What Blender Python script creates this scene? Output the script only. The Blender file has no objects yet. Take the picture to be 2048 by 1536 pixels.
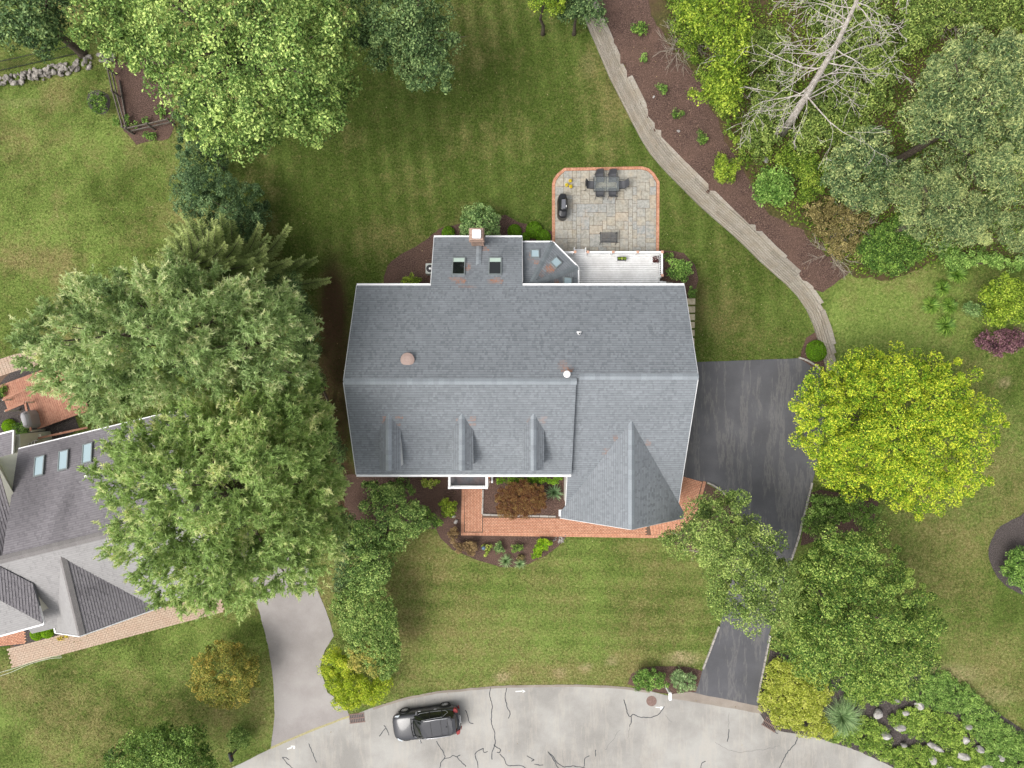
import bpy, bmesh, math, random
import numpy as np
from mathutils import Vector, Matrix
from mathutils.geometry import delaunay_2d_cdt

# ---------------------------------------------------------------- camera, sky, sun, exposure
H = 49.0                      # drone height in metres
F = 1421.0                    # focal length in photo pixels (2048 wide)
scene = bpy.context.scene
col = scene.collection
cam = bpy.data.cameras.new('camera'); cam_ob = bpy.data.objects.new('camera', cam); col.objects.link(cam_ob)
cam_ob.location = (0, 0, H); cam_ob.rotation_euler = (0, 0, 0)
cam.sensor_width = 36; cam.lens = F / 2048 * 36; cam.clip_start = 0.5; cam.clip_end = 3000
scene.camera = cam_ob
SUN_EL, SUN_AZ = math.radians(58), math.radians(238)      # azimuth clockwise from north (+Y): from the south-west
world = bpy.data.worlds.new('World'); scene.world = world; world.use_nodes = True
wn = world.node_tree; wn.nodes.clear()
wo = wn.nodes.new('ShaderNodeOutputWorld'); wb = wn.nodes.new('ShaderNodeBackground')
sky = wn.nodes.new('ShaderNodeTexSky'); sky.sky_type = 'NISHITA'; sky.sun_disc = False
sky.sun_elevation = SUN_EL; sky.sun_rotation = SUN_AZ; sky.dust_density = 6.0; sky.air_density = 1.0; sky.ozone_density = 1.0
hs = wn.nodes.new('ShaderNodeHueSaturation'); hs.inputs['Saturation'].default_value = 0.22   # cloud veil: nearly white sky
wn.links.new(sky.outputs[0], hs.inputs['Color']); wn.links.new(hs.outputs[0], wb.inputs['Color'])
wb.inputs['Strength'].default_value = 0.145
wn.links.new(wb.outputs[0], wo.inputs['Surface'])
sun = bpy.data.lights.new('sun', 'SUN'); sun.energy = 1.0; sun.angle = math.radians(26); sun.color = (1.0, 0.96, 0.9)
sun_ob = bpy.data.objects.new('sun', sun); col.objects.link(sun_ob)
sd = Vector((math.sin(SUN_AZ) * math.cos(SUN_EL), math.cos(SUN_AZ) * math.cos(SUN_EL), math.sin(SUN_EL)))
sun_ob.rotation_euler = sd.to_track_quat('Z', 'Y').to_euler(); sun_ob.location = sd * 120
scene.view_settings.view_transform = 'Standard'; scene.view_settings.look = 'None'
scene.view_settings.gamma = 1.0; scene.view_settings.use_curve_mapping = False
scene.view_settings.exposure = 0.45

# ---------------------------------------------------------------- helpers
RNG = np.random.default_rng(7)
random.seed(7)
def P(px, py, z=0.0):
    s = (H - z) / F
    return ((px - 1024) * s, (768 - py) * s)
def PP(pts, z=0.0): return [P(x, y, z) for x, y in pts]
def hexc(h):
    h = h.lstrip('#'); c = [int(h[i:i + 2], 16) / 255 for i in (0, 2, 4)]
    return tuple(((v / 12.92) if v <= 0.04045 else ((v + 0.055) / 1.055) ** 2.4) for v in c)

def tag(o, label=None, cat=None, group=None, kind=None):
    if label: o['label'] = label
    if cat: o['category'] = cat
    if group: o['group'] = group
    if kind: o['kind'] = kind
    return o
ORG = {}
def empty(name, loc=(0, 0, 0), rz=0.0, label=None, cat=None, group=None):
    o = bpy.data.objects.new(name, None); col.objects.link(o)
    o.empty_display_size = 0.3
    o.location = loc; o.rotation_euler = (0, 0, rz); ORG[o.name] = Vector(loc)
    tag(o, label, cat, group); return o
def link_mesh(me, name, m=None, parent=None, local=False):
    o = bpy.data.objects.new(name, me); col.objects.link(o)
    if m is not None and not me.materials: me.materials.append(m)
    if parent is not None:
        o.parent = parent
        ORG[o.name] = ORG.get(parent.name, Vector((0, 0, 0)))
        if not local: o.location = -ORG[parent.name] if parent.type == 'EMPTY' else Vector((0, 0, 0))
    else: ORG[o.name] = Vector((0, 0, 0))
    return o
def mesh_np(name, v, faces_flat, fsize, attr=None, smooth=False):
    """fast mesh: v Nx3, faces_flat int array of loops, fsize verts per face (int) or array"""
    me = bpy.data.meshes.new(name)
    v = np.asarray(v, np.float32).reshape(-1, 3); ff = np.asarray(faces_flat, np.int32).ravel()
    nf = len(ff) // fsize if isinstance(fsize, int) else len(fsize)
    tot = np.full(nf, fsize, np.int32) if isinstance(fsize, int) else np.asarray(fsize, np.int32)
    start = np.concatenate([[0], np.cumsum(tot)[:-1]]).astype(np.int32)
    me.vertices.add(len(v)); me.vertices.foreach_set('co', v.ravel())
    me.loops.add(len(ff)); me.loops.foreach_set('vertex_index', ff)
    me.polygons.add(nf); me.polygons.foreach_set('loop_start', start); me.polygons.foreach_set('loop_total', tot)
    if attr is not None:
        for k, (dom, arr) in attr.items():
            a = me.attributes.new(k, 'FLOAT', dom); a.data.foreach_set('value', np.asarray(arr, np.float32))
    me.polygons.foreach_set('use_smooth', np.full(nf, smooth, bool))
    me.update(calc_edges=True); me.validate(); return me

class MB:
    """collects simple shapes into ONE mesh"""
    def __init__(s): s.v = []; s.f = []
    def add(s, v, f):
        b = len(s.v); s.v += [tuple(p) for p in v]; s.f += [tuple(i + b for i in q) for q in f]; return s
    def box(s, x0, x1, y0, y1, z0, z1):
        return s.add([(x0, y0, z0), (x1, y0, z0), (x1, y1, z0), (x0, y1, z0), (x0, y0, z1), (x1, y0, z1), (x1, y1, z1), (x0, y1, z1)],
                     [(3, 2, 1, 0), (4, 5, 6, 7), (0, 1, 5, 4), (1, 2, 6, 5), (2, 3, 7, 6), (3, 0, 4, 7)])
    def bar(s, a, b, w, h, up=(0, 0, 1)):
        a, b = Vector(a), Vector(b); d = (b - a).normalized(); u = Vector(up)
        x = d.cross(u)
        if x.length < 1e-4: x = d.cross(Vector((0, 1, 0)))
        x.normalize(); u = x.cross(d).normalized()
        c = []
        for p in (a, b):
            for sx, su in ((-1, -1), (1, -1), (1, 1), (-1, 1)): c.append(p + x * sx * w / 2 + u * su * h / 2)
        return s.add(c, [(0, 1, 2, 3), (7, 6, 5, 4), (0, 4, 5, 1), (1, 5, 6, 2), (2, 6, 7, 3), (3, 7, 4, 0)])
    def tube(s, pts, radii, n=6, cap=True):
        pts = [Vector(p) for p in pts]; rings = []
        if not hasattr(radii, '__len__'): radii = [radii] * len(pts)
        v = []; f = []
        for i, p in enumerate(pts):
            d = (pts[min(i + 1, len(pts) - 1)] - pts[max(i - 1, 0)]).normalized()
            x = d.orthogonal().normalized() if i == 0 else (px - d * px.dot(d)).normalized()
            px = x; y = d.cross(x)
            for k in range(n):
                a = 2 * math.pi * k / n; v.append(p + (x * math.cos(a) + y * math.sin(a)) * radii[i])
        for i in range(len(pts) - 1):
            for k in range(n):
                f.append((i * n + k, i * n + (k + 1) % n, (i + 1) * n + (k + 1) % n, (i + 1) * n + k))
        if cap: f.append(tuple(range(n - 1, -1, -1))); f.append(tuple((len(pts) - 1) * n + k for k in range(n)))
        return s.add(v, f)
    def lathe(s, prof, n=16, c=(0, 0, 0)):
        v = []; f = []
        for r, z in prof:
            for k in range(n):
                a = 2 * math.pi * k / n; v.append((c[0] + r * math.cos(a), c[1] + r * math.sin(a), c[2] + z))
        m = len(prof)
        for i in range(m - 1):
            for k in range(n): f.append((i * n + k, i * n + (k + 1) % n, (i + 1) * n + (k + 1) % n, (i + 1) * n + k))
        f.append(tuple(range(n - 1, -1, -1))); f.append(tuple((m - 1) * n + k for k in range(n)))
        return s.add(v, f)
    def prism(s, poly, z0, z1):
        n = len(poly)
        z0 = z0 if hasattr(z0, '__len__') else [z0] * n; z1 = z1 if hasattr(z1, '__len__') else [z1] * n
        v = [(x, y, z0[i]) for i, (x, y) in enumerate(poly)] + [(x, y, z1[i]) for i, (x, y) in enumerate(poly)]
        return s.add(v, [tuple(range(n - 1, -1, -1)), tuple(range(n, 2 * n))] + [(i, (i + 1) % n, n + (i + 1) % n, n + i) for i in range(n)])
    def mesh(s, name, smooth=False, bevel=0.0, seg=1):
        me = bpy.data.meshes.new(name); me.from_pydata(s.v, [], s.f)
        if bevel > 0:
            bm = bmesh.new(); bm.from_mesh(me); bmesh.ops.recalc_face_normals(bm, faces=bm.faces)
            bmesh.ops.bevel(bm, geom=bm.edges[:], offset=bevel, segments=seg, affect='EDGES', clamp_overlap=True)
            bm.to_mesh(me); bm.free()
        if smooth: me.polygons.foreach_set('use_smooth', np.ones(len(me.polygons), bool))
        me.update(); return me
    def build(s, name, m, parent=None, local=False, smooth=False, bevel=0.0, seg=1):
        return link_mesh(s.mesh(name, smooth, bevel, seg), name, m, parent, local)

# ---- numpy value noise
def _h(ix, iy, seed):
    n = (ix.astype(np.int64) * 374761393 + iy.astype(np.int64) * 668265263 + seed * 1442695041) & 0x7fffffff
    n = ((n ^ (n >> 13)) * 1274126177) & 0x7fffffff
    return ((n ^ (n >> 16)) & 0xffff) / 65535.0
def vnoise(x, y, seed=0):
    x = np.asarray(x, float); y = np.asarray(y, float)
    ix = np.floor(x).astype(np.int64); iy = np.floor(y).astype(np.int64); fx = x - ix; fy = y - iy
    fx = fx * fx * (3 - 2 * fx); fy = fy * fy * (3 - 2 * fy)
    a = _h(ix, iy, seed); b = _h(ix + 1, iy, seed); c = _h(ix, iy + 1, seed); d = _h(ix + 1, iy + 1, seed)
    return (a * (1 - fx) + b * fx) * (1 - fy) + (c * (1 - fx) + d * fx) * fy
def fbm(x, y, seed=0, oct=4):
    t = 0; amp = 1; tot = 0
    for o in range(oct):
        t = t + amp * vnoise(x * 2 ** o, y * 2 ** o, seed + o * 17); tot += amp; amp *= 0.55
    return t / tot
def sstep(a, b, x):
    t = np.clip((np.asarray(x, float) - a) / (b - a), 0, 1); return t * t * (3 - 2 * t)

# ---- polygons
def inpoly(px, py, poly):
    px = np.asarray(px, float); py = np.asarray(py, float); r = np.zeros(px.shape, bool); n = len(poly)
    for i in range(n):
        x0, y0 = poly[i]; x1, y1 = poly[(i + 1) % n]
        if y0 == y1: continue
        c = ((y0 > py) != (y1 > py)) & (px < (x1 - x0) * (py - y0) / (y1 - y0) + x0); r ^= c
    return r
def segdist(px, py, pts, closed=False):
    """distance, side (+ = left of travel) and parameter along a polyline"""
    px = np.asarray(px, float); py = np.asarray(py, float)
    best = np.full(px.shape, 1e18); side = np.zeros(px.shape); par = np.zeros(px.shape)
    n = len(pts) if closed else len(pts) - 1; m = len(pts)
    for i in range(n):
        x0, y0 = pts[i]; x1, y1 = pts[(i + 1) % m]; dx, dy = x1 - x0, y1 - y0; L2 = dx * dx + dy * dy
        if L2 == 0: continue
        t = np.clip(((px - x0) * dx + (py - y0) * dy) / L2, 0, 1)
        qx, qy = px - (x0 + t * dx), py - (y0 + t * dy); d = qx * qx + qy * qy
        k = d < best; best = np.where(k, d, best); side = np.where(k, dx * qy - dy * qx, side); par = np.where(k, i + t, par)
    return np.sqrt(best), side, par
def clip_convex(poly, clip):
    """Sutherland-Hodgman, clip polygon counter-clockwise"""
    out = poly; n = len(clip)
    for i in range(n):
        ax, ay = clip[i]; bx, by = clip[(i + 1) % n]; inp = out; out = []
        if not inp: break
        def sd(p): return (bx - ax) * (p[1] - ay) - (by - ay) * (p[0] - ax)
        for j in range(len(inp)):
            p, q = inp[j], inp[(j + 1) % len(inp)]; sp, sq = sd(p), sd(q)
            if sp >= 0: out.append(p)
            if (sp >= 0) != (sq >= 0):
                t = sp / (sp - sq); out.append((p[0] + t * (q[0] - p[0]), p[1] + t * (q[1] - p[1])))
    return out
def smooth_curve(pts, step=0.35, closed=False):
    """Catmull-Rom resample"""
    n = len(pts); out = []
    for i in range(n if closed else n - 1):
        g = (lambda k: pts[k % n]) if closed else (lambda k: pts[min(max(k, 0), n - 1)])
        p0, p1, p2, p3 = g(i - 1), g(i), g(i + 1), g(i + 2)
        m = max(1, int(math.dist(p1, p2) / step))
        for j in range(m):
            t = j / m
            out.append(tuple(0.5 * ((2 * b) + (-a + c) * t + (2 * a - 5 * b + 4 * c - d) * t * t + (-a + 3 * b - 3 * c + d) * t ** 3) for a, b, c, d in zip(p0, p1, p2, p3)))
    if not closed: out.append(tuple(pts[-1]))
    return out

# ---- terrain: flat plot, raised bank behind the curved timber wall
WALL_PX = [(1100, -200), (1150, -20), (1170, 45), (1190, 90), (1215, 150), (1235, 190), (1255, 230), (1275, 270), (1300, 310), (1330, 345), (1360, 375), (1400, 415),
           (1440, 450), (1480, 485), (1520, 525), (1560, 560), (1590, 590), (1612, 622), (1626, 655), (1636, 690), (1648, 730), (1656, 770), (1662, 830), (1664, 880)]
WALL_H = [1.2, 1.3, 1.35, 1.4, 1.5, 1.55, 1.6, 1.65, 1.7, 1.7, 1.7, 1.7, 1.7, 1.65, 1.55, 1.4, 1.3, 1.15, 1.0, 0.9, 0.75, 0.55, 0.3, 0.0]
WALL = PP(WALL_PX)
def gz(x, y):
    x = np.asarray(x, float); y = np.asarray(y, float)
    d, s, t = segdist(x, y, WALL)
    h = np.interp(t, np.arange(len(WALL)), WALL_H)
    fade = sstep(-7.0, 1.5, y)
    z = (h * sstep(0.3, 0.65, d) + 0.085 * np.clip(d - 0.8, 0, 22) * fade) * (s > 0)
    z = z + 0.10 * (fbm(x * 0.25, y * 0.25, 3, 2) - 0.5) * sstep(1, 5, d) * (s > 0)
    return z
def Gv(K):
    K = np.asarray(K, float); z = np.zeros(len(K))
    for _ in range(8):
        s = (H - z) / F; x = (K[:, 0] - 1024) * s; y = (768 - K[:, 1]) * s; z = 0.5 * z + 0.5 * gz(x, y)
    return np.stack([x, y, gz(x, y)], 1)
def G(px, py):
    z = 0.0
    for _ in range(8):
        x, y = P(px, py, z); z = 0.5 * z + 0.5 * float(gz(x, y))
    return (x, y, float(gz(x, y)))
# ---------------------------------------------------------------- materials
def newmat(name):
    m = bpy.data.materials.new(name); m.use_nodes = True; nt = m.node_tree; nt.nodes.clear()
    out = nt.nodes.new('ShaderNodeOutputMaterial'); b = nt.nodes.new('ShaderNodeBsdfPrincipled')
    nt.links.new(b.outputs[0], out.inputs['Surface']); return m, nt, b, out
def N(nt, t, **kw):
    n = nt.nodes.new(t)
    for k, v in kw.items():
        if k.startswith('i_'): n.inputs[k[2:].replace('_', ' ')].default_value = v
        else: setattr(n, k, v)
    return n
def ramp(nt, src, stops):
    r = nt.nodes.new('ShaderNodeValToRGB'); e = r.color_ramp.elements
    while len(e) < len(stops): e.new(0.5)
    for i, (p, c) in enumerate(stops): e[i].position = p; e[i].color = (*c[:3], 1)
    nt.links.new(src, r.inputs[0]); return r
def pos(nt): return nt.nodes.new('ShaderNodeNewGeometry').outputs['Position']
def noise(nt, scale, detail=4, rough=0.6, vec=None):
    n = nt.nodes.new('ShaderNodeTexNoise'); n.inputs['Scale'].default_value = scale; n.inputs['Detail'].default_value = detail; n.inputs['Roughness'].default_value = rough
    nt.links.new(vec if vec is not None else pos(nt), n.inputs['Vector']); return n
def mixc(nt, fac, a, b, mode='MIX'):
    m = nt.nodes.new('ShaderNodeMix'); m.data_type = 'RGBA'; m.blend_type = mode
    for k, v in ((0, fac), (6, a), (7, b)):
        if isinstance(v, (int, float)): m.inputs[k].default_value = v
        elif isinstance(v, tuple): m.inputs[k].default_value = (*v[:3], 1)
        else: nt.links.new(v, m.inputs[k])
    return m.outputs[2]
def mth(nt, op, a, b=0.0, clamp=False):
    m = nt.nodes.new('ShaderNodeMath'); m.operation = op; m.use_clamp = clamp
    for k, v in ((0, a), (1, b)):
        if isinstance(v, (int, float)): m.inputs[k].default_value = v
        else: nt.links.new(v, m.inputs[k])
    return m.outputs[0]
def attr(nt, name): a = nt.nodes.new('ShaderNodeAttribute'); a.attribute_name = name; return a.outputs['Fac']
def bump(nt, b, h, strength=0.5, dist=0.02):
    n = nt.nodes.new('ShaderNodeBump'); n.inputs['Strength'].default_value = strength; n.inputs['Distance'].default_value = dist
    nt.links.new(h, n.inputs['Height']); nt.links.new(n.outputs[0], b.inputs['Normal'])
def speck(name, stops, scale=8, rough=0.85, detail=5, bs=0.4, bd=0.02, big=None, metal=0.0, objrand=0.0):
    """noise-coloured material; big = (scale, colour, amount) a second, larger stain"""
    m, nt, b, o = newmat(name); n = noise(nt, scale, detail); r = ramp(nt, n.outputs[0], stops); c = r.outputs[0]
    if big:
        n2 = noise(nt, big[0], 3); r2 = ramp(nt, n2.outputs[0], [(0.42, (0, 0, 0)), (0.66, (1, 1, 1))])
        c = mixc(nt, mth(nt, 'MULTIPLY', r2.outputs[0], big[2]), c, big[1])
    if objrand:
        oi = nt.nodes.new('ShaderNodeObjectInfo'); hv = N(nt, 'ShaderNodeHueSaturation')
        v = mth(nt, 'ADD', mth(nt, 'MULTIPLY', oi.outputs['Random'], 2 * objrand), 1 - objrand)
        nt.links.new(v, hv.inputs['Value']); nt.links.new(c, hv.inputs['Color']); c = hv.outputs[0]
    nt.links.new(c, b.inputs['Base Color']); b.inputs['Roughness'].default_value = rough; b.inputs['Metallic'].default_value = metal
    if bs: bump(nt, b, n.outputs[0], bs, bd)
    return m
def plain(name, c, rough=0.5, metal=0.0, coat=0.0, var=0.06):
    d = tuple(v * (1 - var) for v in c); e = tuple(min(1, v * (1 + var)) for v in c)
    m = speck(name, [(0.3, d), (0.7, e)], 3, rough, 3, 0, 0, None, metal)
    if coat: m.node_tree.nodes['Principled BSDF'].inputs['Coat Weight'].default_value = coat
    return m
def leafmat(name, dark, mid, light, tr=0.2, rough=0.55):
    """foliage: colour by the per-leaf tone attribute, part of the light comes through"""
    m, nt, b, o = newmat(name)
    t = attr(nt, 'tone'); r = ramp(nt, t, [(0.0, dark), (0.5, mid), (1.0, light)])
    nt.links.new(r.outputs[0], b.inputs['Base Color']); b.inputs['Roughness'].default_value = rough
    b.inputs['Specular IOR Level'].default_value = 0.3
    tl = nt.nodes.new('ShaderNodeBsdfTranslucent'); nt.links.new(mixc(nt, 0.35, r.outputs[0], light), tl.inputs['Color'])
    mx = nt.nodes.new('ShaderNodeMixShader'); mx.inputs[0].default_value = tr
    nt.links.new(b.outputs[0], mx.inputs[1]); nt.links.new(tl.outputs[0], mx.inputs[2]); nt.links.new(mx.outputs[0], o.inputs['Surface'])
    return m

def lawn_mat():
    m, nt, b, o = newmat('lawn_grass')
    n1 = noise(nt, 7.0, 7, 0.78); n2 = noise(nt, 1.1, 6, 0.7); n3 = noise(nt, 26.0, 4, 0.75); n4 = noise(nt, 3.1, 4, 0.7)
    dry = attr(nt, 'dry'); lush = attr(nt, 'lush'); dirt = attr(nt, 'dirt'); pale = attr(nt, 'pale')
    mixn = mth(nt, 'ADD', mth(nt, 'MULTIPLY', n1.outputs[0], 0.55), mth(nt, 'MULTIPLY', n3.outputs[0], 0.45))
    fine = ramp(nt, mixn, [(0.40, hexc('#2c3b14')), (0.5, hexc('#4a5d22')), (0.60, hexc('#6c7b3b'))]).outputs[0]
    bright = ramp(nt, mixn, [(0.40, hexc('#51692a')), (0.5, hexc('#788d44')), (0.60, hexc('#a2ae62'))]).outputs[0]
    straw = ramp(nt, mixn, [(0.40, hexc('#5e5a32')), (0.5, hexc('#867e4e')), (0.60, hexc('#b0a374'))]).outputs[0]
    soil = ramp(nt, mixn, [(0.3, hexc('#34271c')), (0.55, hexc('#54402f')), (0.75, hexc('#6d5642'))]).outputs[0]
    d0 = mth(nt, 'ADD', dry, mth(nt, 'MULTIPLY', mth(nt, 'SUBTRACT', n2.outputs[0], 0.5), 1.3))
    d0 = mth(nt, 'ADD', d0, mth(nt, 'MULTIPLY', mth(nt, 'SUBTRACT', n4.outputs[0], 0.5), 1.5))
    d0 = mth(nt, 'ADD', d0, mth(nt, 'MULTIPLY', mth(nt, 'SUBTRACT', n3.outputs[0], 0.5), 1.0), True)
    l0 = mth(nt, 'ADD', lush, mth(nt, 'MULTIPLY', mth(nt, 'SUBTRACT', n4.outputs[0], 0.5), -1.0), True)
    c = mixc(nt, l0, fine, bright); c = mixc(nt, d0, c, straw)
    dd = mth(nt, 'ADD', dirt, mth(nt, 'MULTIPLY', mth(nt, 'SUBTRACT', n1.outputs[0], 0.5), mth(nt, 'MULTIPLY', dirt, 2.4)), True)
    c = mixc(nt, dd, c, soil); c = mixc(nt, mth(nt, 'MULTIPLY', pale, ramp(nt, n1.outputs[0], [(0.35, (0, 0, 0)), (0.62, (1, 1, 1))]).outputs[0], True), c, hexc('#c4ab8c'))
    nt.links.new(c, b.inputs['Base Color']); b.inputs['Roughness'].default_value = 0.9; b.inputs['Specular IOR Level'].default_value = 0.15
    bump(nt, b, mth(nt, 'ADD', n1.outputs[0], mth(nt, 'MULTIPLY', n3.outputs[0], 0.7)), 0.9, 0.08)
    return m
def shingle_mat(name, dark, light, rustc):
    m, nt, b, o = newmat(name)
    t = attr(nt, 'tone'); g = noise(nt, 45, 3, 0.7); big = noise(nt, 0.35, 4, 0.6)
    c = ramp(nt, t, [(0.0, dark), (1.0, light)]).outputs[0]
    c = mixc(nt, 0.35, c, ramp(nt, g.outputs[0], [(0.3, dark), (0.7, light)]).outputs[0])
    v = N(nt, 'ShaderNodeHueSaturation'); nt.links.new(c, v.inputs['Color'])
    nt.links.new(mth(nt, 'ADD', mth(nt, 'MULTIPLY', big.outputs[0], 0.3), 0.85), v.inputs['Value'])
    rn = noise(nt, 7, 4, 0.7); ru = mth(nt, 'MULTIPLY', attr(nt, 'rust'), ramp(nt, rn.outputs[0], [(0.38, (0, 0, 0)), (0.6, (1, 1, 1))]).outputs[0])
    c = mixc(nt, ru, v.outputs[0], rustc)
    st = mth(nt, 'MULTIPLY', attr(nt, 'stain'), ramp(nt, big.outputs[0], [(0.3, (0.4,) * 3), (0.7, (1, 1, 1))]).outputs[0])
    c = mixc(nt, st, c, tuple(v * 0.45 for v in dark))
    nt.links.new(c, b.inputs['Base Color']); b.inputs['Roughness'].default_value = 0.85; b.inputs['Specular IOR Level'].default_value = 0.3
    bump(nt, b, g.outputs[0], 0.4, 0.01); return m
def asphalt_mat(name, dark, mid, light, streak=None, scale=60, big=0.4):
    """aggregate + large blotches; streak = (colour, amount, angle) pale scuff trails"""
    m, nt, b, o = newmat(name); n1 = noise(nt, scale, 3, 0.75); n2 = noise(nt, big, 5, 0.62)
    c = ramp(nt, n1.outputs[0], [(0.35, dark), (0.5, mid), (0.65, light)]).outputs[0]
    c2 = ramp(nt, n2.outputs[0], [(0.36, dark), (0.5, mid), (0.64, light)]).outputs[0]; c = mixc(nt, 0.55, c, c2)
    if streak:
        mp = N(nt, 'ShaderNodeMapping'); mp.inputs['Rotation'].default_value = (0, 0, streak[2]); mp.inputs['Scale'].default_value = (0.8, 0.12, 1)
        nt.links.new(pos(nt), mp.inputs['Vector']); n3 = noise(nt, 1.0, 8, 0.72, mp.outputs[0])
        f = ramp(nt, n3.outputs[0], [(0.505, (0, 0, 0)), (0.545, (1, 1, 1)), (0.575, (0.15,) * 3), (0.64, (0, 0, 0))]).outputs[0]
        n4 = noise(nt, 5, 5, 0.8); f = mth(nt, 'MULTIPLY', f, mth(nt, 'MULTIPLY', n4.outputs[0], streak[1]), True)
        c = mixc(nt, f, c, streak[0])
    nt.links.new(c, b.inputs['Base Color']); b.inputs['Roughness'].default_value = 0.85
    bump(nt, b, n1.outputs[0], 0.35, 0.01); return m

M = {}
M['lawn'] = lawn_mat()
M['mulch'] = speck('bark_mulch', [(0.36, hexc('#35261f')), (0.5, hexc('#533f37')), (0.64, hexc('#7a6257'))], 16, 0.95, 6, 0.9, 0.05, (0.5, hexc('#6b5347'), 0.5))
M['dark_mulch'] = speck('dark_mulch', [(0.35, hexc('#302b29')), (0.5, hexc('#4a4341')), (0.65, hexc('#675e5b'))], 16, 0.95, 6, 0.9, 0.05)
M['litter'] = speck('needle_litter', [(0.25, hexc('#35261a')), (0.5, hexc('#553f2b')), (0.75, hexc('#7a6144'))], 10, 0.95, 6, 0.9, 0.05, (0.8, hexc('#4b4a22'), 0.6))
M['woodfloor'] = speck('forest_floor', [(0.25, hexc('#2b2a12')), (0.5, hexc('#4c4a22')), (0.75, hexc('#6c6438'))], 7, 0.95, 6, 0.9, 0.08, (0.6, hexc('#54402e'), 0.8))
M['road'] = asphalt_mat('road_asphalt', hexc('#817e79'), hexc('#9c9994'), hexc('#b2b0ab'), (hexc('#b8b0a4'), 0.6, math.radians(85)), 55, 0.25)
M['drive'] = asphalt_mat('driveway_sealed_asphalt', hexc('#4a4a4d'), hexc('#555559'), hexc('#626266'), (hexc('#8e8a84'), 0.55, math.radians(-12)), 60, 0.35)
M['drive_old'] = asphalt_mat('driveway_old_asphalt', hexc('#837d7a'), hexc('#98928f'), hexc('#aaa5a2'), None, 50, 0.3)
M['apron'] = asphalt_mat('apron_asphalt', hexc('#7c7268'), hexc('#8f857b'), hexc('#a0978d'), None, 50, 0.6)
M['tar'] = plain('crack_sealant', hexc('#3a3c42'), 0.6)
M['roadpaint'] = plain('white_road_paint', hexc('#e8e8e6'), 0.7)
M['shingle'] = shingle_mat('grey_asphalt_shingles', hexc('#4a4f54'), hexc('#989da2'), hexc('#a8714e'))
M['hip'] = speck('hip_cap_shingle', [(0.3, hexc('#5d6468')), (0.7, hexc('#7d8488'))], 40, 0.85, 3, 0.3, 0.01, None, 0, 0.12)
M['ridge'] = speck('ridge_cap_shingle', [(0.3, hexc('#7e858b')), (0.7, hexc('#9ba1a6'))], 40, 0.85, 3, 0.3, 0.01, None, 0, 0.10)
M['shingle_shaded'] = shingle_mat('weathered_brown_grey_shingles_shaded', hexc('#615d62'), hexc('#959194'), hexc('#8a5a40'))  # neighbour's slopes turned from the sun, shade put into the colour
M['shingle_sunlit'] = shingle_mat('pale_grey_shingles_sunlit', hexc('#838181'), hexc('#a9a7a6'), hexc('#8a5a40'))  # same roof on its sunward slopes, sunlight put into the colour
M['white'] = plain('white_trim_paint', hexc('#eeeeee'), 0.5)
M['siding'] = plain('white_siding', hexc('#dedcd6'), 0.6)
M['cream'] = plain('cream_siding', hexc('#d9d6c6'), 0.6)
M['brick'] = speck('red_paving_brick', [(0.3, hexc('#b07258')), (0.5, hexc('#cd9678')), (0.72, hexc('#e2b79c'))], 14, 0.85, 5, 0.3, 0.01, (3.5, hexc('#a86a50'), 0.5))
M['joint'] = speck('joint_sand', [(0.3, hexc('#564339')), (0.7, hexc('#75604f'))], 20, 0.95)
M['chimney_brick'] = speck('chimney_brick', [(0.3, hexc('#93776a')), (0.7, hexc('#b79f90'))], 12, 0.9, 5, 0.4, 0.01)
M['paver'] = speck('beige_paver', [(0.3, hexc('#a58f7c')), (0.7, hexc('#c4b09d'))], 9, 0.9, 5, 0.3, 0.01, (2.0, hexc('#b59a86'), 0.6))
M['flag'] = None
M['timber'] = speck('weathered_timber', [(0.3, hexc('#7d766c')), (0.55, hexc('#9d968b')), (0.78, hexc('#b5aea4'))], 11, 0.9, 6, 0.6, 0.02, (1.2, hexc('#8d8272'), 0.6), 0, 0.14)
M['oldtimber'] = speck('dark_timber_rail', [(0.3, hexc('#4a443e')), (0.7, hexc('#7c736a'))], 10, 0.9, 5, 0.5, 0.02, None, 0, 0.1)
M['stone'] = speck('field_stone', [(0.3, hexc('#7b756f')), (0.55, hexc('#a09a93')), (0.78, hexc('#c4bfb8'))], 4, 0.9, 6, 0.6, 0.04, (1.5, hexc('#6c655e'), 0.6), 0, 0.25)
M['boulder'] = speck('pale_boulder', [(0.3, hexc('#8c8884')), (0.55, hexc('#b4b0ac')), (0.78, hexc('#d8d5d1'))], 3.5, 0.9, 6, 0.6, 0.05, (2, hexc('#77706a'), 0.5), 0, 0.14)
M['kerbstone'] = speck('granite_kerb', [(0.3, hexc('#8f8a83')), (0.7, hexc('#bcb6ae'))], 12, 0.9, 5, 0.3, 0.01, None, 0, 0.1)
M['deck'] = speck('pale_deck_board', [(0.3, hexc('#dcdcdc')), (0.7, hexc('#eeeeee'))], 6, 0.8, 5, 0.2, 0.01, (0.9, hexc('#bcbab8'), 0.4), 0, 0.05)
M['reddeck'] = speck('red_stained_deck', [(0.3, hexc('#97644f')), (0.7, hexc('#b5866e'))], 7, 0.8, 5, 0.3, 0.01, None, 0, 0.08)
M['bark'] = speck('tree_bark', [(0.3, hexc('#3c332b')), (0.7, hexc('#6a5e52'))], 9, 0.95, 6, 0.8, 0.05)
M['pale_bark'] = speck('grey_twig_bark', [(0.3, hexc('#8d8375')), (0.7, hexc('#b3aa9c'))], 9, 0.95, 5, 0.5, 0.02)
M['deadwood'] = speck('dead_wood', [(0.3, hexc('#9a9088')), (0.5, hexc('#bcb3ab')), (0.72, hexc('#e0dad4'))], 5, 0.95, 6, 0.6, 0.03)
M['black'] = plain('black_powder_coat', hexc('#26272a'), 0.45)
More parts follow.
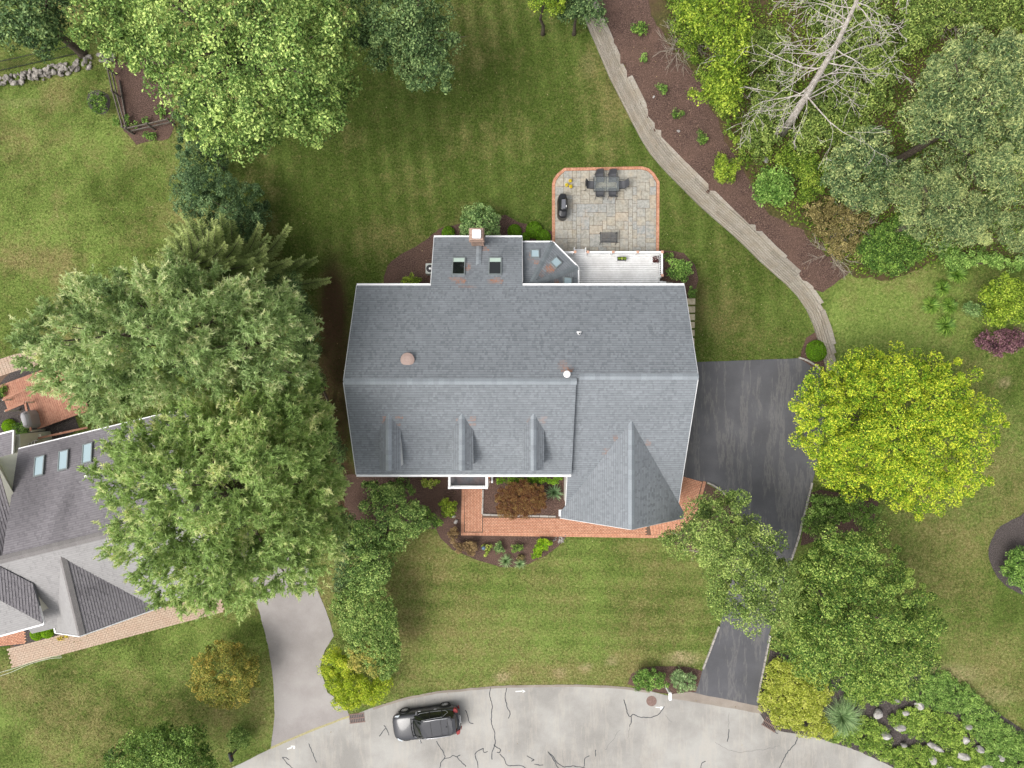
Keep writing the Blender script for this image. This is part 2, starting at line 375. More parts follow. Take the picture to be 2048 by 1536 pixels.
M['mesh'] = plain('charcoal_sling_mesh', hexc('#4e4f53'), 0.7)
M['cover'] = plain('black_vinyl_cover', hexc('#232428'), 0.38)
M['greycover'] = plain('grey_vinyl_cover', hexc('#a09ea0'), 0.55)
M['copper'] = plain('weathered_copper', hexc('#a38d84'), 0.6, 0.0)
M['rustiron'] = speck('rusty_cast_iron', [(0.3, hexc('#6d5751')), (0.7, hexc('#917970'))], 15, 0.85)
M['lead'] = plain('dark_membrane', hexc('#5b5d61'), 0.7)
M['terracotta'] = plain('terracotta', hexc('#8a4b39'), 0.8)
def glassmat(name, c, rough=0.04, spec=0.8):
    m, nt, b, o = newmat(name); b.inputs['Base Color'].default_value = (*c, 1); b.inputs['Roughness'].default_value = rough; b.inputs['Specular IOR Level'].default_value = spec
    return m
M['glass_dark'] = glassmat('dark_window_glass', hexc('#1c1f1f'))
M['glass_blue'] = glassmat('pale_skylight_glass', hexc('#a8bdc4'), 0.08)
M['clear'] = None
def flag_mat():
    m, nt, b, o = newmat('bluestone_flag'); oi = nt.nodes.new('ShaderNodeObjectInfo'); n = noise(nt, 6, 6, 0.65); n2 = noise(nt, 1.5, 3)
    c = ramp(nt, oi.outputs['Random'], [(0.0, hexc('#9c9a90')), (0.25, hexc('#a8a190')), (0.45, hexc('#989b99')), (0.65, hexc('#aca799')), (0.82, hexc('#92989a')), (0.93, hexc('#b9b4a6')), (1.0, hexc('#a99a86'))]).outputs[0]
    c = mixc(nt, 0.4, c, ramp(nt, n.outputs[0], [(0.38, hexc('#6f6a60')), (0.62, hexc('#b9b5ab'))]).outputs[0])
    c = mixc(nt, mth(nt, 'MULTIPLY', ramp(nt, n2.outputs[0], [(0.5, (0, 0, 0)), (0.7, (1, 1, 1))]).outputs[0], 0.35), c, hexc('#b29d80'))
    nt.links.new(c, b.inputs['Base Color']); b.inputs['Roughness'].default_value = 0.8; bump(nt, b, n.outputs[0], 0.3, 0.01); return m
M['flag'] = flag_mat()
def clear_mat():
    m, nt, b, o = newmat('clear_glass_top'); b.inputs['Base Color'].default_value = (0.8, 0.85, 0.85, 1); b.inputs['Roughness'].default_value = 0.03
    t = nt.nodes.new('ShaderNodeBsdfTransparent'); t.inputs[0].default_value = (0.88, 0.9, 0.9, 1); mx = nt.nodes.new('ShaderNodeMixShader'); mx.inputs[0].default_value = 0.06
    nt.links.new(t.outputs[0], mx.inputs[1]); nt.links.new(b.outputs[0], mx.inputs[2]); nt.links.new(mx.outputs[0], o.inputs['Surface']); return m
M['clear'] = clear_mat()
# ---------------------------------------------------------------- ground sheet
def axis(lo, hi, step, far):
    a = list(np.arange(lo, hi + step / 2, step)); d = step; l = lo; r = hi; L = []; R = []
    while r < far:
        d *= 1.5; l -= d; r += d; L.append(l); R.append(r)
    return np.array(L[::-1] + a + R)
gx = axis(-38.4, 38.4, 0.3, 900); gy = axis(-30, 30, 0.3, 900)
X, Y = np.meshgrid(gx, gy); X = X.ravel(); Y = Y.ravel(); Z = gz(X, Y)
Q = F / (H - Z); px_ = 1024 + X * Q; py_ = 768 - Y * Q
def spot(cx, cy, rx, ry=None, soft=0.6):
    ry = ry or rx; d = np.sqrt(((px_ - cx) / rx) ** 2 + ((py_ - cy) / ry) ** 2); return 1 - sstep(1 - soft, 1 + soft, d)
n_a = fbm(X * 0.35, Y * 0.35, 11, 4); n_b = fbm(X * 0.9, Y * 0.9, 23, 4); n_c = fbm(X * 0.12, Y * 0.12, 31, 3); n_d = fbm(X * 0.22 + 5, Y * 0.22, 57, 3)
back = (py_ < 760) & (px_ > 480) & (px_ < 1660)
front = (py_ >= 760) & (px_ > 660) & (px_ < 1660)
left = px_ <= 560
dry = np.where(back, 0.02, np.where(front, 0.15, np.where(left, 0.2, 0.2)))
lush = np.where(back, 0.10, np.where(front, 0.55, np.where(left, 0.50, 0.34)))
# mowing stripes: up and down behind the house, along the street in front
ang = math.radians(7); u = X * math.cos(ang) + Y * math.sin(ang) + 0.35 * (n_a - 0.5)
stripe = np.sin(u * 2 * math.pi / 1.38 + 2.2 * (n_d - 0.5)) * np.clip(0.35 + 1.8 * (n_a - 0.3), 0.1, 1.2) * back * sstep(700, 560, py_)
v = Y + 0.03 * X + 0.3 * (n_a - 0.5); stripe2 = np.sin(v * 2 * math.pi / 1.25) * (0.4 + n_b) * front
lush = lush + 0.26 * stripe + 0.16 * stripe2 + np.where(left, 1.3, 0.7) * (n_b - 0.5) + np.where(left, 1.3, 0.7) * (n_d - 0.5) - 0.02
dry = dry + 0.10 * stripe + 0.13 * stripe2 + np.where(left, 1.9, 1.2) * (n_a - 0.5) + 0.6 * (n_c - 0.5)
dry -= 0.3 * spot(1780, 630, 150, 90); lush += 0.8 * spot(1780, 630, 150, 90) + 0.5 * spot(1185, 296, 22, 14) + 0.45 * spot(130, 480, 120, 60) + 0.3 * spot(300, 300, 140, 50) + 0.35 * spot(490, 1420, 60, 90) + 0.3 * spot(150, 1150, 60, 20) + 0.25 * spot(100, 1500, 60, 40) + 0.3 * spot(1000, 1300, 250, 70)
lush -= 0.15 * spot(850, 350, 250, 200) + 0.35 * spot(330, 1430, 120, 60)
dry += 0.35 * spot(1180, 130, 26, 40) + 0.25 * spot(1250, 180, 60, 120) + 0.3 * spot(150, 330, 120, 60) + 0.3 * spot(90, 520, 80, 40) + 0.3 * spot(860, 1110, 60, 60) + 0.25 * spot(810, 1200, 40, 90) + 0.3 * spot(1900, 1320, 160, 60) + 0.3 * spot(1890, 1100, 80, 60) + 0.3 * spot(1100, 1350, 260, 30) + 0.25 * spot(1480, 640, 60, 60) + 0.3 * spot(760, 490, 60, 50) + 0.3 * spot(1230, 1340, 150, 40)
dirt = 0.85 * spot(668, 790, 40, 240, 0.5) * (px_ > 560) + 0.5 * spot(665, 600, 25, 70) + 0.9 * spot(700, 985, 40, 50)
dirt += 0.5 * spot(1230, 470, 15, 10) + 0.4 * spot(1400, 600, 14, 60)
pale = 1.0 * spot(1172, 1335, 11, 7) + 1.0 * spot(1224, 1322, 12, 7) + 0.9 * spot(1004, 1354, 14, 9) + 0.6 * spot(1120, 1346, 14, 6) + 0.8 * spot(1368, 1318, 34, 12) + 0.9 * spot(1360, 1310, 8, 6)
pale = pale * (0.25 + 1.2 * n_b); pale += 0.5 * spot(1178, 128, 14, 22) * n_b + 0.6 * n_b * spot(1990, 1390, 45, 16) + 0.5 * spot(1900, 1350, 60, 20) + 0.6 * spot(2010, 765, 12, 9) + 0.25 * n_b * spot(20, 205, 90, 8)
dw_, sw_, _ = segdist(X, Y, WALL); Z = Z - 0.14 * ((sw_ > 0) & (dw_ < 3.5) & (py_ < 575) & (py_ > -300))
ni = len(gx); nj = len(gy); ii, jj = np.meshgrid(np.arange(ni - 1), np.arange(nj - 1)); k0 = (jj * ni + ii).ravel()
quads = np.stack([k0, k0 + 1, k0 + 1 + ni, k0 + ni], 1)
Z = Z + 0.012 * (n_b - 0.5) * (np.abs(X) < 38) - 0.012
me = mesh_np('lawn', np.stack([X, Y, Z], 1), quads, 4, {'dry': ('POINT', np.clip(dry, 0, 1)), 'lush': ('POINT', np.clip(lush, 0, 1)), 'dirt': ('POINT', np.clip(dirt, 0, 1)), 'pale': ('POINT', np.clip(pale, 0, 1.3))}, True)
tag(link_mesh(me, 'lawn', M['lawn']), kind='structure')
LAWN = {k: np.clip(a, 0, 1.3).reshape(nj, ni) for k, a in (('dry', dry), ('lush', lush), ('dirt', dirt), ('pale', pale))}

SHEETS = []
def sheet_xy(name, poly, m, dz=0.004, jit=0.0, step=0.3, res=None, zf=None, seed=1, smooth=False, thick=0.0):
    """polygon sheet laid on the terrain, boundary densified and roughened"""
    if smooth: poly = smooth_curve(poly, step, True)
    SHEETS.append((name, poly))
    out = []
    for i in range(len(poly)):
        a, b = poly[i], poly[(i + 1) % len(poly)]; n = max(1, int(math.dist(a, b) / step))
        for k in range(n): t = k / n; out.append((a[0] + t * (b[0] - a[0]), a[1] + t * (b[1] - a[1])))
    A = np.array(out)
    if jit:
        A = A + jit * 2 * np.stack([fbm(A[:, 0] * 1.7, A[:, 1] * 1.7, seed, 3) - 0.5, fbm(A[:, 0] * 1.7 + 40, A[:, 1] * 1.7 + 9, seed + 5, 3) - 0.5], 1)
    pts = [Vector((float(x), float(y))) for x, y in A]; nb = len(pts)
    if res:
        xs = np.arange(A[:, 0].min(), A[:, 0].max(), res); ys = np.arange(A[:, 1].min(), A[:, 1].max(), res)
        gxx, gyy = np.meshgrid(xs, ys); gxx = gxx.ravel(); gyy = gyy.ravel(); k = inpoly(gxx, gyy, [tuple(p) for p in A])
        gxx, gyy = gxx[k], gyy[k]; d, _, _ = segdist(gxx, gyy, [tuple(p) for p in A], True); k = d > res * 0.45
        pts += [Vector((float(a), float(b))) for a, b in zip(gxx[k], gyy[k])]
    vv, ee, ffc, *_ = delaunay_2d_cdt(pts, [], [list(range(nb))], 1, 1e-5)
    B = np.array([(p.x, p.y) for p in vv]); zz = (gz(B[:, 0], B[:, 1]) if zf is None else zf(B[:, 0], B[:, 1])) + dz
    me = bpy.data.meshes.new(name); me.from_pydata(np.column_stack([B, zz]).tolist(), [], [list(f) for f in ffc])
    bm = bmesh.new(); bm.from_mesh(me); bmesh.ops.recalc_face_normals(bm, faces=bm.faces)
    if sum(f.normal.z for f in bm.faces) < 0: bmesh.ops.reverse_faces(bm, faces=bm.faces)
    bm.to_mesh(me); bm.free()
    return tag(link_mesh(me, name, m), kind='structure')
def sheet(name, pxs, m, dz=0.004, **kw): return sheet_xy(name, [tuple(p[:2]) for p in Gv(pxs)], m, dz, **kw)

# ---------------------------------------------------------------- road, driveways, beds
ROAD_TOP = [(-420, 1900), (200, 1660), (463, 1536), (541, 1497), (620, 1463), (700, 1433), (745, 1415), (790, 1401), (850, 1387), (920, 1378), (980, 1373), (1060, 1370), (1140, 1369), (1200, 1371), (1250, 1374),
            (1300, 1382), (1340, 1392), (1400, 1401), (1460, 1412), (1518, 1424), (1532, 1444), (1562, 1460), (1600, 1468), (1645, 1476), (1700, 1494), (1765, 1522), (1830, 1556), (2000, 1660), (2300, 1900)]
rt = smooth_curve(PP(ROAD_TOP), 0.4)
def offset_line(pts, d):
    o = []
    for i, p in enumerate(pts):
        a = pts[max(i - 1, 0)]; b = pts[min(i + 1, len(pts) - 1)]; L = math.dist(a, b) or 1; o.append((p[0] + (b[1] - a[1]) / L * d, p[1] - (b[0] - a[0]) / L * d))
    return o
bot = PP([(-250, 2150), (250, 1890), (600, 1730), (900, 1660), (1150, 1640), (1400, 1670), (1600, 1720), (1800, 1810), (2150, 2100)])
sheet_xy('road', rt + smooth_curve(bot, 1.0)[::-1], M['road'], 0.004, jit=0.05, step=0.4)
DRIVE = [(1310, 724), (1392, 724), (1590, 717), (1602, 716), (1640, 742), (1652, 800), (1640, 900), (1622, 980), (1598, 1075), (1562, 1180), (1538, 1270), (1515, 1413), (1384, 1385), (1404, 1343), (1440, 1250), (1465, 1150), (1476, 1060), (1452, 990), (1412, 964), (1310, 955)]
eo = offset_line(rt, 0.0); e0 = [i for i, p in enumerate(rt) if p[0] > P(735, 0)[0]][0]; e1 = [i for i, p in enumerate(rt) if p[0] < P(1320, 0)[0]][-1]
sheet_xy('road_edge_strip', rt[e0:e1] + offset_line(rt, 0.16)[e0:e1][::-1], M['apron'], 0.009, jit=0.05)  # dark ribbon added as the shadow line between lawn and road
sheet('driveway', DRIVE, M['drive'], 0.008, jit=0.03)
sheet('driveway_apron', [(1380, 1384), (1516, 1412), (1524, 1428), (1460, 1416), (1340, 1396), (1345, 1388)], M['apron'], 0.012, jit=0.04)
sheet('neighbour_driveway', [(500, 1160), (523, 1240), (536, 1290), (546, 1350), (550, 1430), (542, 1497), (620, 1463), (700, 1433), (690, 1410), (655, 1385), (640, 1335), (650, 1300), (668, 1272), (655, 1230), (635, 1180), (600, 1100)], M['drive_old'], 0.008, jit=0.04)
sheet('driveway_seam', [(541, 1494), (620, 1460), (700, 1430), (700, 1434), (620, 1464.5), (541, 1498.5)], speck('seam_moss', [(0.3, hexc('#8f8a5c')), (0.7, hexc('#b5aa86'))], 12), 0.012, jit=0.03)
sheet('mulch_bed', [(690, 950), (930, 950), (930, 1060), (1000, 1066), (1136, 1070), (1118, 1092), (1085, 1115), (1040, 1133), (1000, 1133), (950, 1119), (905, 1100), (882, 1076), (872, 1056), (800, 1060), (720, 1060), (690, 1010)], M['mulch'], 0.006, jit=0.10)
sheet('mulch_bed', [(955, 945), (1145, 945), (1145, 1040), (955, 1034)], M['mulch'], 0.010)
sheet('mulch_bed', [(890, 580), (768, 578), (768, 555), (775, 532), (800, 508), (832, 492), (880, 458), (925, 446), (985, 436), (1010, 430), (1040, 446), (1075, 455), (1104, 464), (1106, 500), (1050, 580)], M['mulch'], 0.006, jit=0.10)
sheet('mulch_bed', [(1318, 500), (1330, 500), (1368, 506), (1390, 530), (1397, 560), (1390, 590), (1380, 600), (1318, 600)], M['mulch'], 0.006, jit=0.10)
sheet('mulch_bed', [(1600, 718), (1603, 700), (1612, 675), (1630, 664), (1645, 685), (1655, 740), (1640, 742)], M['mulch'], 0.010, jit=0.06)
sheet('mulch_bed', [(1255, 1368), (1262, 1348), (1285, 1334), (1330, 1332), (1380, 1334), (1404, 1342), (1392, 1384), (1350, 1391), (1290, 1380)], M['mulch'], 0.010, jit=0.06)
sheet('mulch_bed', [(1412, 966), (1452, 992), (1476, 1062), (1466, 1150), (1400, 1110), (1340, 1085), (1376, 1046), (1396, 1010)], M['mulch'], 0.006, jit=0.08)
sheet('mulch_bed', [(2080, 1020), (2040, 1032), (2000, 1055), (1978, 1090), (1982, 1130), (2010, 1170), (2060, 1195), (2100, 1200)], M['dark_mulch'], 0.006, jit=0.08, smooth=True)
sheet('mulch_bed', [(1620, 985), (1640, 980), (1760, 1000), (1740, 1060), (1600, 1090)], M['mulch'], 0.006, jit=0.1)
sheet('mulch_bed', [(176, 187), (195, 180), (217, 190), (221, 210), (210, 228), (188, 224), (176, 208)], M['dark_mulch'], 0.006, jit=0.05, smooth=True)
sheet('mulch_bed', [(225, 120), (335, 120), (350, 250), (338, 278), (272, 288), (248, 262)], M['mulch'], 0.006, jit=0.1)
# hillside mulch behind the timber wall, and the wood beyond it
sheet('mulch_slope', [(1172, -60), (1209, 93), (1237, 159), (1265, 221), (1295, 272), (1329, 313), (1364, 352), (1400, 387), (1447, 428), (1497, 471), (1540, 508), (1576, 535), (1616, 576), (1645, 585), (1700, 545), (1650, 505), (1600, 450), (1540, 420), (1500, 360), (1440, 250), (1400, 150), (1340, 90), (1310, 30), (1330, -60)], M['mulch'], 0.035, jit=0.08, res=0.45)
sheet('forest_floor', [(1310, -80), (1300, 30), (1340, 100), (1400, 160), (1440, 260), (1500, 370), (1540, 430), (1600, 460), (1650, 515), (1700, 555), (1780, 560), (1880, 520), (1960, 520), (2100, 520), (2160, -80)], M['woodfloor'], 0.06, jit=0.35, res=0.5)
sheet('rockery_soil', [(1515, 1420), (1540, 1300), (1640, 1330), (1760, 1360), (1880, 1345), (1960, 1400), (2060, 1470), (2120, 1560), (2120, 1640), (1830, 1560), (1765, 1524), (1700, 1496), (1645, 1478), (1600, 1470), (1560, 1462), (1532, 1446)], M['dark_mulch'], 0.006, jit=0.08)
sheet('neighbour_terrace', [(-60, 770), (-60, 735), (0, 718), (40, 708), (75, 735), (130, 770), (160, 860), (60, 900), (-60, 930)], M['dark_mulch'], 0.006, jit=0.06)
sheet('neighbour_bed', [(-40, 1300), (-40, 1240), (60, 1240), (140, 1240), (150, 1290), (60, 1302), (32, 1320), (25, 1290)], M['dark_mulch'], 0.006, jit=0.05)
# crack sealant lines and painted marks on the asphalt
def ribbon(mb, pts, w, z):
    for j in range(len(pts) - 1):
        a, b = pts[j], pts[j + 1]; L = math.dist(a, b)
        if L < 1e-4: continue
        nx, ny = -(b[1] - a[1]) / L, (b[0] - a[0]) / L; w0 = w * (0.7 + 0.6 * random.random())
        mb.add([(a[0] + nx * w0 / 2, a[1] + ny * w0 / 2, z), (a[0] - nx * w0 / 2, a[1] - ny * w0 / 2, z), (b[0] - nx * w / 2, b[1] - ny * w / 2, z), (b[0] + nx * w / 2, b[1] + ny * w / 2, z)], [(0, 1, 2, 3)])
CR = [[(981, 1374), (980, 1390), (984, 1412), (983, 1445), (989, 1465), (990, 1485), (986, 1500), (983, 1512), (985, 1519)], [(1013, 1376), (1011, 1395), (1015, 1415), (1021, 1428), (1017, 1436)], [(931, 1421), (938, 1440), (941, 1447), (947, 1448)],
      [(987, 1490), (1001, 1500), (999, 1505), (993, 1504)], [(1000, 1508), (1009, 1519), (1016, 1531), (1040, 1530), (1052, 1537)], [(955, 1540), (956, 1530), (950, 1508), (960, 1500), (966, 1497), (968, 1504), (975, 1503)],
      [(873, 1482), (882, 1497), (890, 1512), (889, 1517), (901, 1514), (905, 1510), (913, 1513), (920, 1509)], [(889, 1517), (882, 1526), (880, 1540)], [(913, 1513), (920, 1520), (932, 1533)],
      [(1095, 1503), (1106, 1512), (1115, 1525), (1128, 1534), (1145, 1532), (1170, 1536)], [(1096, 1504), (1108, 1520), (1118, 1540)], [(1168, 1533), (1170, 1518), (1178, 1511)], [(1192, 1500), (1190, 1513)], [(1054, 1512), (1068, 1519), (1062, 1522)], [(1068, 1529), (1086, 1530)],
      [(1247, 1399), (1252, 1412), (1255, 1428), (1262, 1433), (1266, 1428), (1276, 1433), (1300, 1435), (1318, 1428), (1329, 1412)], [(1262, 1433), (1263, 1442), (1259, 1453)], [(1458, 1458), (1456, 1472), (1455, 1484)], [(1534, 1450), (1540, 1458), (1555, 1467)],
      [(1594, 1473), (1590, 1488), (1574, 1505), (1562, 1530), (1559, 1540)], [(1402, 1540), (1404, 1526), (1412, 1522)], [(758, 1473), (765, 1463), (772, 1456), (778, 1470)], [(768, 1450), (772, 1456)], [(617, 1487), (622, 1497), (633, 1524)], [(579, 1519), (565, 1514), (576, 1528), (588, 1538)]]
mb = MB()
for c in CR: ribbon(mb, [(x + 0.03 * random.uniform(-1, 1), y + 0.03 * random.uniform(-1, 1)) for x, y in smooth_curve(PP(c), 0.12)], 0.055, 0.010)
tag(mb.build('crack_sealant', M['tar']), kind='structure')
mb = MB()
for c in [[(1458, 1425), (1457, 1455)], [(1430, 1400 + 85), (1470, 1503), (1520, 1500), (1560, 1492)], [(1240, 1460), (1225, 1480), (1210, 1500)], [(1259, 1453), (1256, 1475)], [(1330, 1430), (1345, 1445)]]:
    ribbon(mb, [(x + 0.05 * random.uniform(-1, 1), y + 0.05 * random.uniform(-1, 1)) for x, y in smooth_curve(PP(c), 0.15)], 0.012, 0.009)
tag(mb.build('road_crack', M['tar']), kind='structure')
def paint(pxpolys, label):
    mb = MB()
    for p in pxpolys: mb.add([(*P(x, y), 0.010) for x, y in p], [tuple(range(len(p)))])
    return tag(mb.build('road_paint', M['roadpaint']), label, 'road marking')
paint([[(1031, 1382), (1044, 1381), (1044, 1383), (1031, 1384)], [(1044, 1379), (1051, 1382.5), (1045, 1385.5), (1046, 1382.5)]], 'small white painted arrow pointing along the road by the lawn edge')
paint([[(1311, 1413.5), (1321, 1414), (1321, 1416), (1311, 1415)], [(1320, 1412.5), (1327, 1413.5), (1322, 1419.5), (1319.5, 1418), (1322, 1415)]], 'small white painted arrow beside the round manhole cover')
paint([[(574, 1497), (583, 1493.5), (584, 1496), (575, 1499)], [(582, 1491), (590, 1491.5), (590, 1497), (587, 1498), (586, 1494), (582, 1494)]], 'white painted hook mark below the neighbouring driveway')
# ---------------------------------------------------------------- timber retaining wall
wall = empty('retaining_wall', (*P(1300, 310), 0), label='long curved grey timber retaining wall stepping between the lawn and the mulched bank', cat='retaining wall')
wc = smooth_curve(WALL[1:-1], 0.2); wl = [0]
for i in range(1, len(wc)): wl.append(wl[-1] + math.dist(wc[i - 1], wc[i]))
wx = np.array([p[0] for p in wc]); wy = np.array([p[1] for p in wc]); wl = np.array(wl)
def wpt(s, off):
    x = np.interp(s, wl, wx); y = np.interp(s, wl, wy); x2 = np.interp(s + 0.2, wl, wx) - np.interp(s - 0.2, wl, wx); y2 = np.interp(s + 0.2, wl, wy) - np.interp(s - 0.2, wl, wy)
    L = math.hypot(x2, y2) or 1; return (x - y2 / L * off, y + x2 / L * off)
def whgt(s):
    x, y = wpt(s, 0); _, _, t = segdist(np.array([x]), np.array([y]), WALL); return float(np.interp(t[0], np.arange(len(WALL)), WALL_H))
TL = 2.35
for k in range(10):
    s = -random.random() * TL
    while s < wl[-1]:
        a, b = max(s, 0), min(s + TL - 0.015, wl[-1]); s += TL
        if b - a < 0.4 or whgt(0.5 * (a + b)) < k * 0.185 + 0.05: continue
        off = 0.05 + k * 0.075 + random.uniform(-0.012, 0.012); w = 0.24 if whgt(0.5 * (a + b)) > (k + 1) * 0.185 + 0.05 else 0.30
        p = [wpt(a, off), wpt((a + b) / 2, off), wpt(b, off)]; q = [wpt(b, off + w), wpt((a + b) / 2, off + w), wpt(a, off + w)]
        MB().prism(p + q, k * 0.185 - 0.03 * (k == 0), k * 0.185 + 0.178 + random.uniform(-0.006, 0.004)).build('timber', M['timber'], wall)

# ---------------------------------------------------------------- kerbs
def kerb(pxs, label, L=0.42, w=0.11, h=0.12, z0=0.0):
    pts = smooth_curve(PP(pxs), 0.1); root = empty('kerb', (*pts[0], 0), label=label, cat='kerb')
    acc = 0; st = pts[0]; run = [pts[0]]
    for i in range(1, len(pts)):
        acc += math.dist(pts[i - 1], pts[i])
        if acc >= L:
            a = Vector((*st, 0)); b = Vector((*pts[i], 0)); d = (b - a).normalized() * 0.012
            zj = random.uniform(-0.015, 0.015); wj = w * random.uniform(0.88, 1.1)
            c0, c1 = a + d, b - d; c0.z = c1.z = h / 2 - 0.02 + zj
            MB().bar(c0, c1, wj, h + 0.04).build('kerb_stone', M['kerbstone'], root, bevel=0.012); st = pts[i]; acc = 0
kerb([(1597, 715), (1612, 720), (1628, 729), (1641, 741)], 'pale kerb stones curving round the bed of the ball shrub')
kerb([(1624, 965), (1618, 990), (1611, 1018), (1603, 1048), (1596, 1078), (1575, 1140)], 'pale kerb stones along the dark holly hedge side of the driveway')
kerb([(1414, 965), (1430, 972), (1446, 985), (1460, 1005), (1472, 1035)], 'pale kerb stones curving from the end of the brick walk')
kerb([(1438, 1252), (1426, 1284), (1414, 1316), (1403, 1344)], 'pale kerb stones between front lawn and lower driveway')
kerb([(1540, 1270), (1530, 1320), (1520, 1370), (1513, 1412)], 'grey kerb stones between lower driveway and golden groundcover')
kerb([(966, 979), (965.5, 1000), (964.5, 1028)], 'white edging stones beside the brick path to the door', 0.5, 0.12, 0.10)
kerb([(965, 1029), (1000, 1030), (1060, 1031.5), (1122, 1033)], 'white edging stones between the brick walk and red maple bed', 0.5, 0.12, 0.10)

# ---------------------------------------------------------------- dry stone wall top-left
sw = empty('dry_stone_wall', (*P(100, 150), 0), label='low dry stone wall of grey fieldstones at the lawn edge', cat='stone wall')
def rock_mesh(name, r, seed, squash=0.7, sub=2):
    bm = bmesh.new(); bmesh.ops.create_icosphere(bm, subdivisions=sub, radius=1); rg = random.Random(seed)
    pl = [(Vector((rg.gauss(0, 1), rg.gauss(0, 1), rg.gauss(0, 1))).normalized(), rg.uniform(0.6, 0.92)) for _ in range(9)]
    for v in bm.verts:
        for n, d in pl:
            t = v.co.dot(n)
            if t > d: v.co -= n * (t - d)
        v.co *= 1 + rg.uniform(-0.04, 0.04); v.co.z *= squash
    bmesh.ops.scale(bm, vec=(r, r, r), verts=bm.verts)
    me = bpy.data.meshes.new(name); bm.to_mesh(me); bm.free(); return me
RK = [rock_mesh('rock_shape', 1, i, 0.62, 1) for i in range(8)]
for i in range(150):
    t = random.random(); a = P(-30 + 260 * t, 176 - 62 * t - 0 * t); off = random.uniform(-0.42, 0.42); lay = random.choice([0, 0, 1, 1])
    r = random.uniform(0.13, 0.28) * (0.9 if lay else 1.05)
    o = link_mesh(RK[i % 8], 'stone', M['stone'], sw)
    o.location = Vector((a[0] + random.uniform(-0.1, 0.1), a[1] + off * (0.75 if lay else 1), 0.09 + lay * 0.2)) - ORG[sw.name]
    o.rotation_euler = (random.uniform(-0.3, 0.3), random.uniform(-0.3, 0.3), random.uniform(0, 6.28)); o.scale = (r, r * random.uniform(0.6, 1), r * random.uniform(0.7, 1))

# ---------------------------------------------------------------- dark picket fence behind it
fe = empty('metal_fence', (*P(60, 110), 0), label='black metal picket fence in the shade of the trees behind the stone wall', cat='fence')
fa, fb = P(-40, 152), P(160, 108)
for zz in (0.15, 1.15): MB().bar((*fa, zz), (*fb, zz), 0.03, 0.035).build('rail', M['black'], fe)
pm = MB().box(-0.009, 0.009, -0.009, 0.009, 0.02, 1.3).mesh('picket_shape'); n = 52
for i in range(n):
    t = i / (n - 1); o = link_mesh(pm, 'picket', M['black'], fe); o.location = Vector((fa[0] + t * (fb[0] - fa[0]), fa[1] + t * (fb[1] - fa[1]), 0)) - ORG[fe.name]

# ---------------------------------------------------------------- kitchen garden rail fence
def railfence(pts, label, posts):
    z = 0.0; root = empty('rail_fence', (*pts[0], 0), label=label, cat='fence')
    for i in range(len(pts) - 1):
        for zz in (0.55, 1.05):
            MB().bar((*pts[i], zz), (*pts[i + 1], zz), 0.07, 0.13).build('rail', M['oldtimber'], root, bevel=0.01)
    for p in pts: MB().box(p[0] - 0.06, p[0] + 0.06, p[1] - 0.06, p[1] + 0.06, 0, 1.2).build('post', M['oldtimber'], root, bevel=0.01)
railfence([P(232, 150), P(242, 195), P(262, 265)], 'grey timber rail fence along the side of the vegetable bed', 3)
railfence([P(268, 268), P(310, 259), P(350, 250)], 'grey timber rail fence across the lower end of the vegetable bed', 3)
gb = empty('garden_bed_edging', (*P(250, 190), 0), label='thin timber edging board inside the vegetable bed', cat='edging')
MB().bar((*P(240, 162), 0.08), (*P(257, 262), 0.08), 0.06, 0.18).build('board', M['oldtimber'], gb)
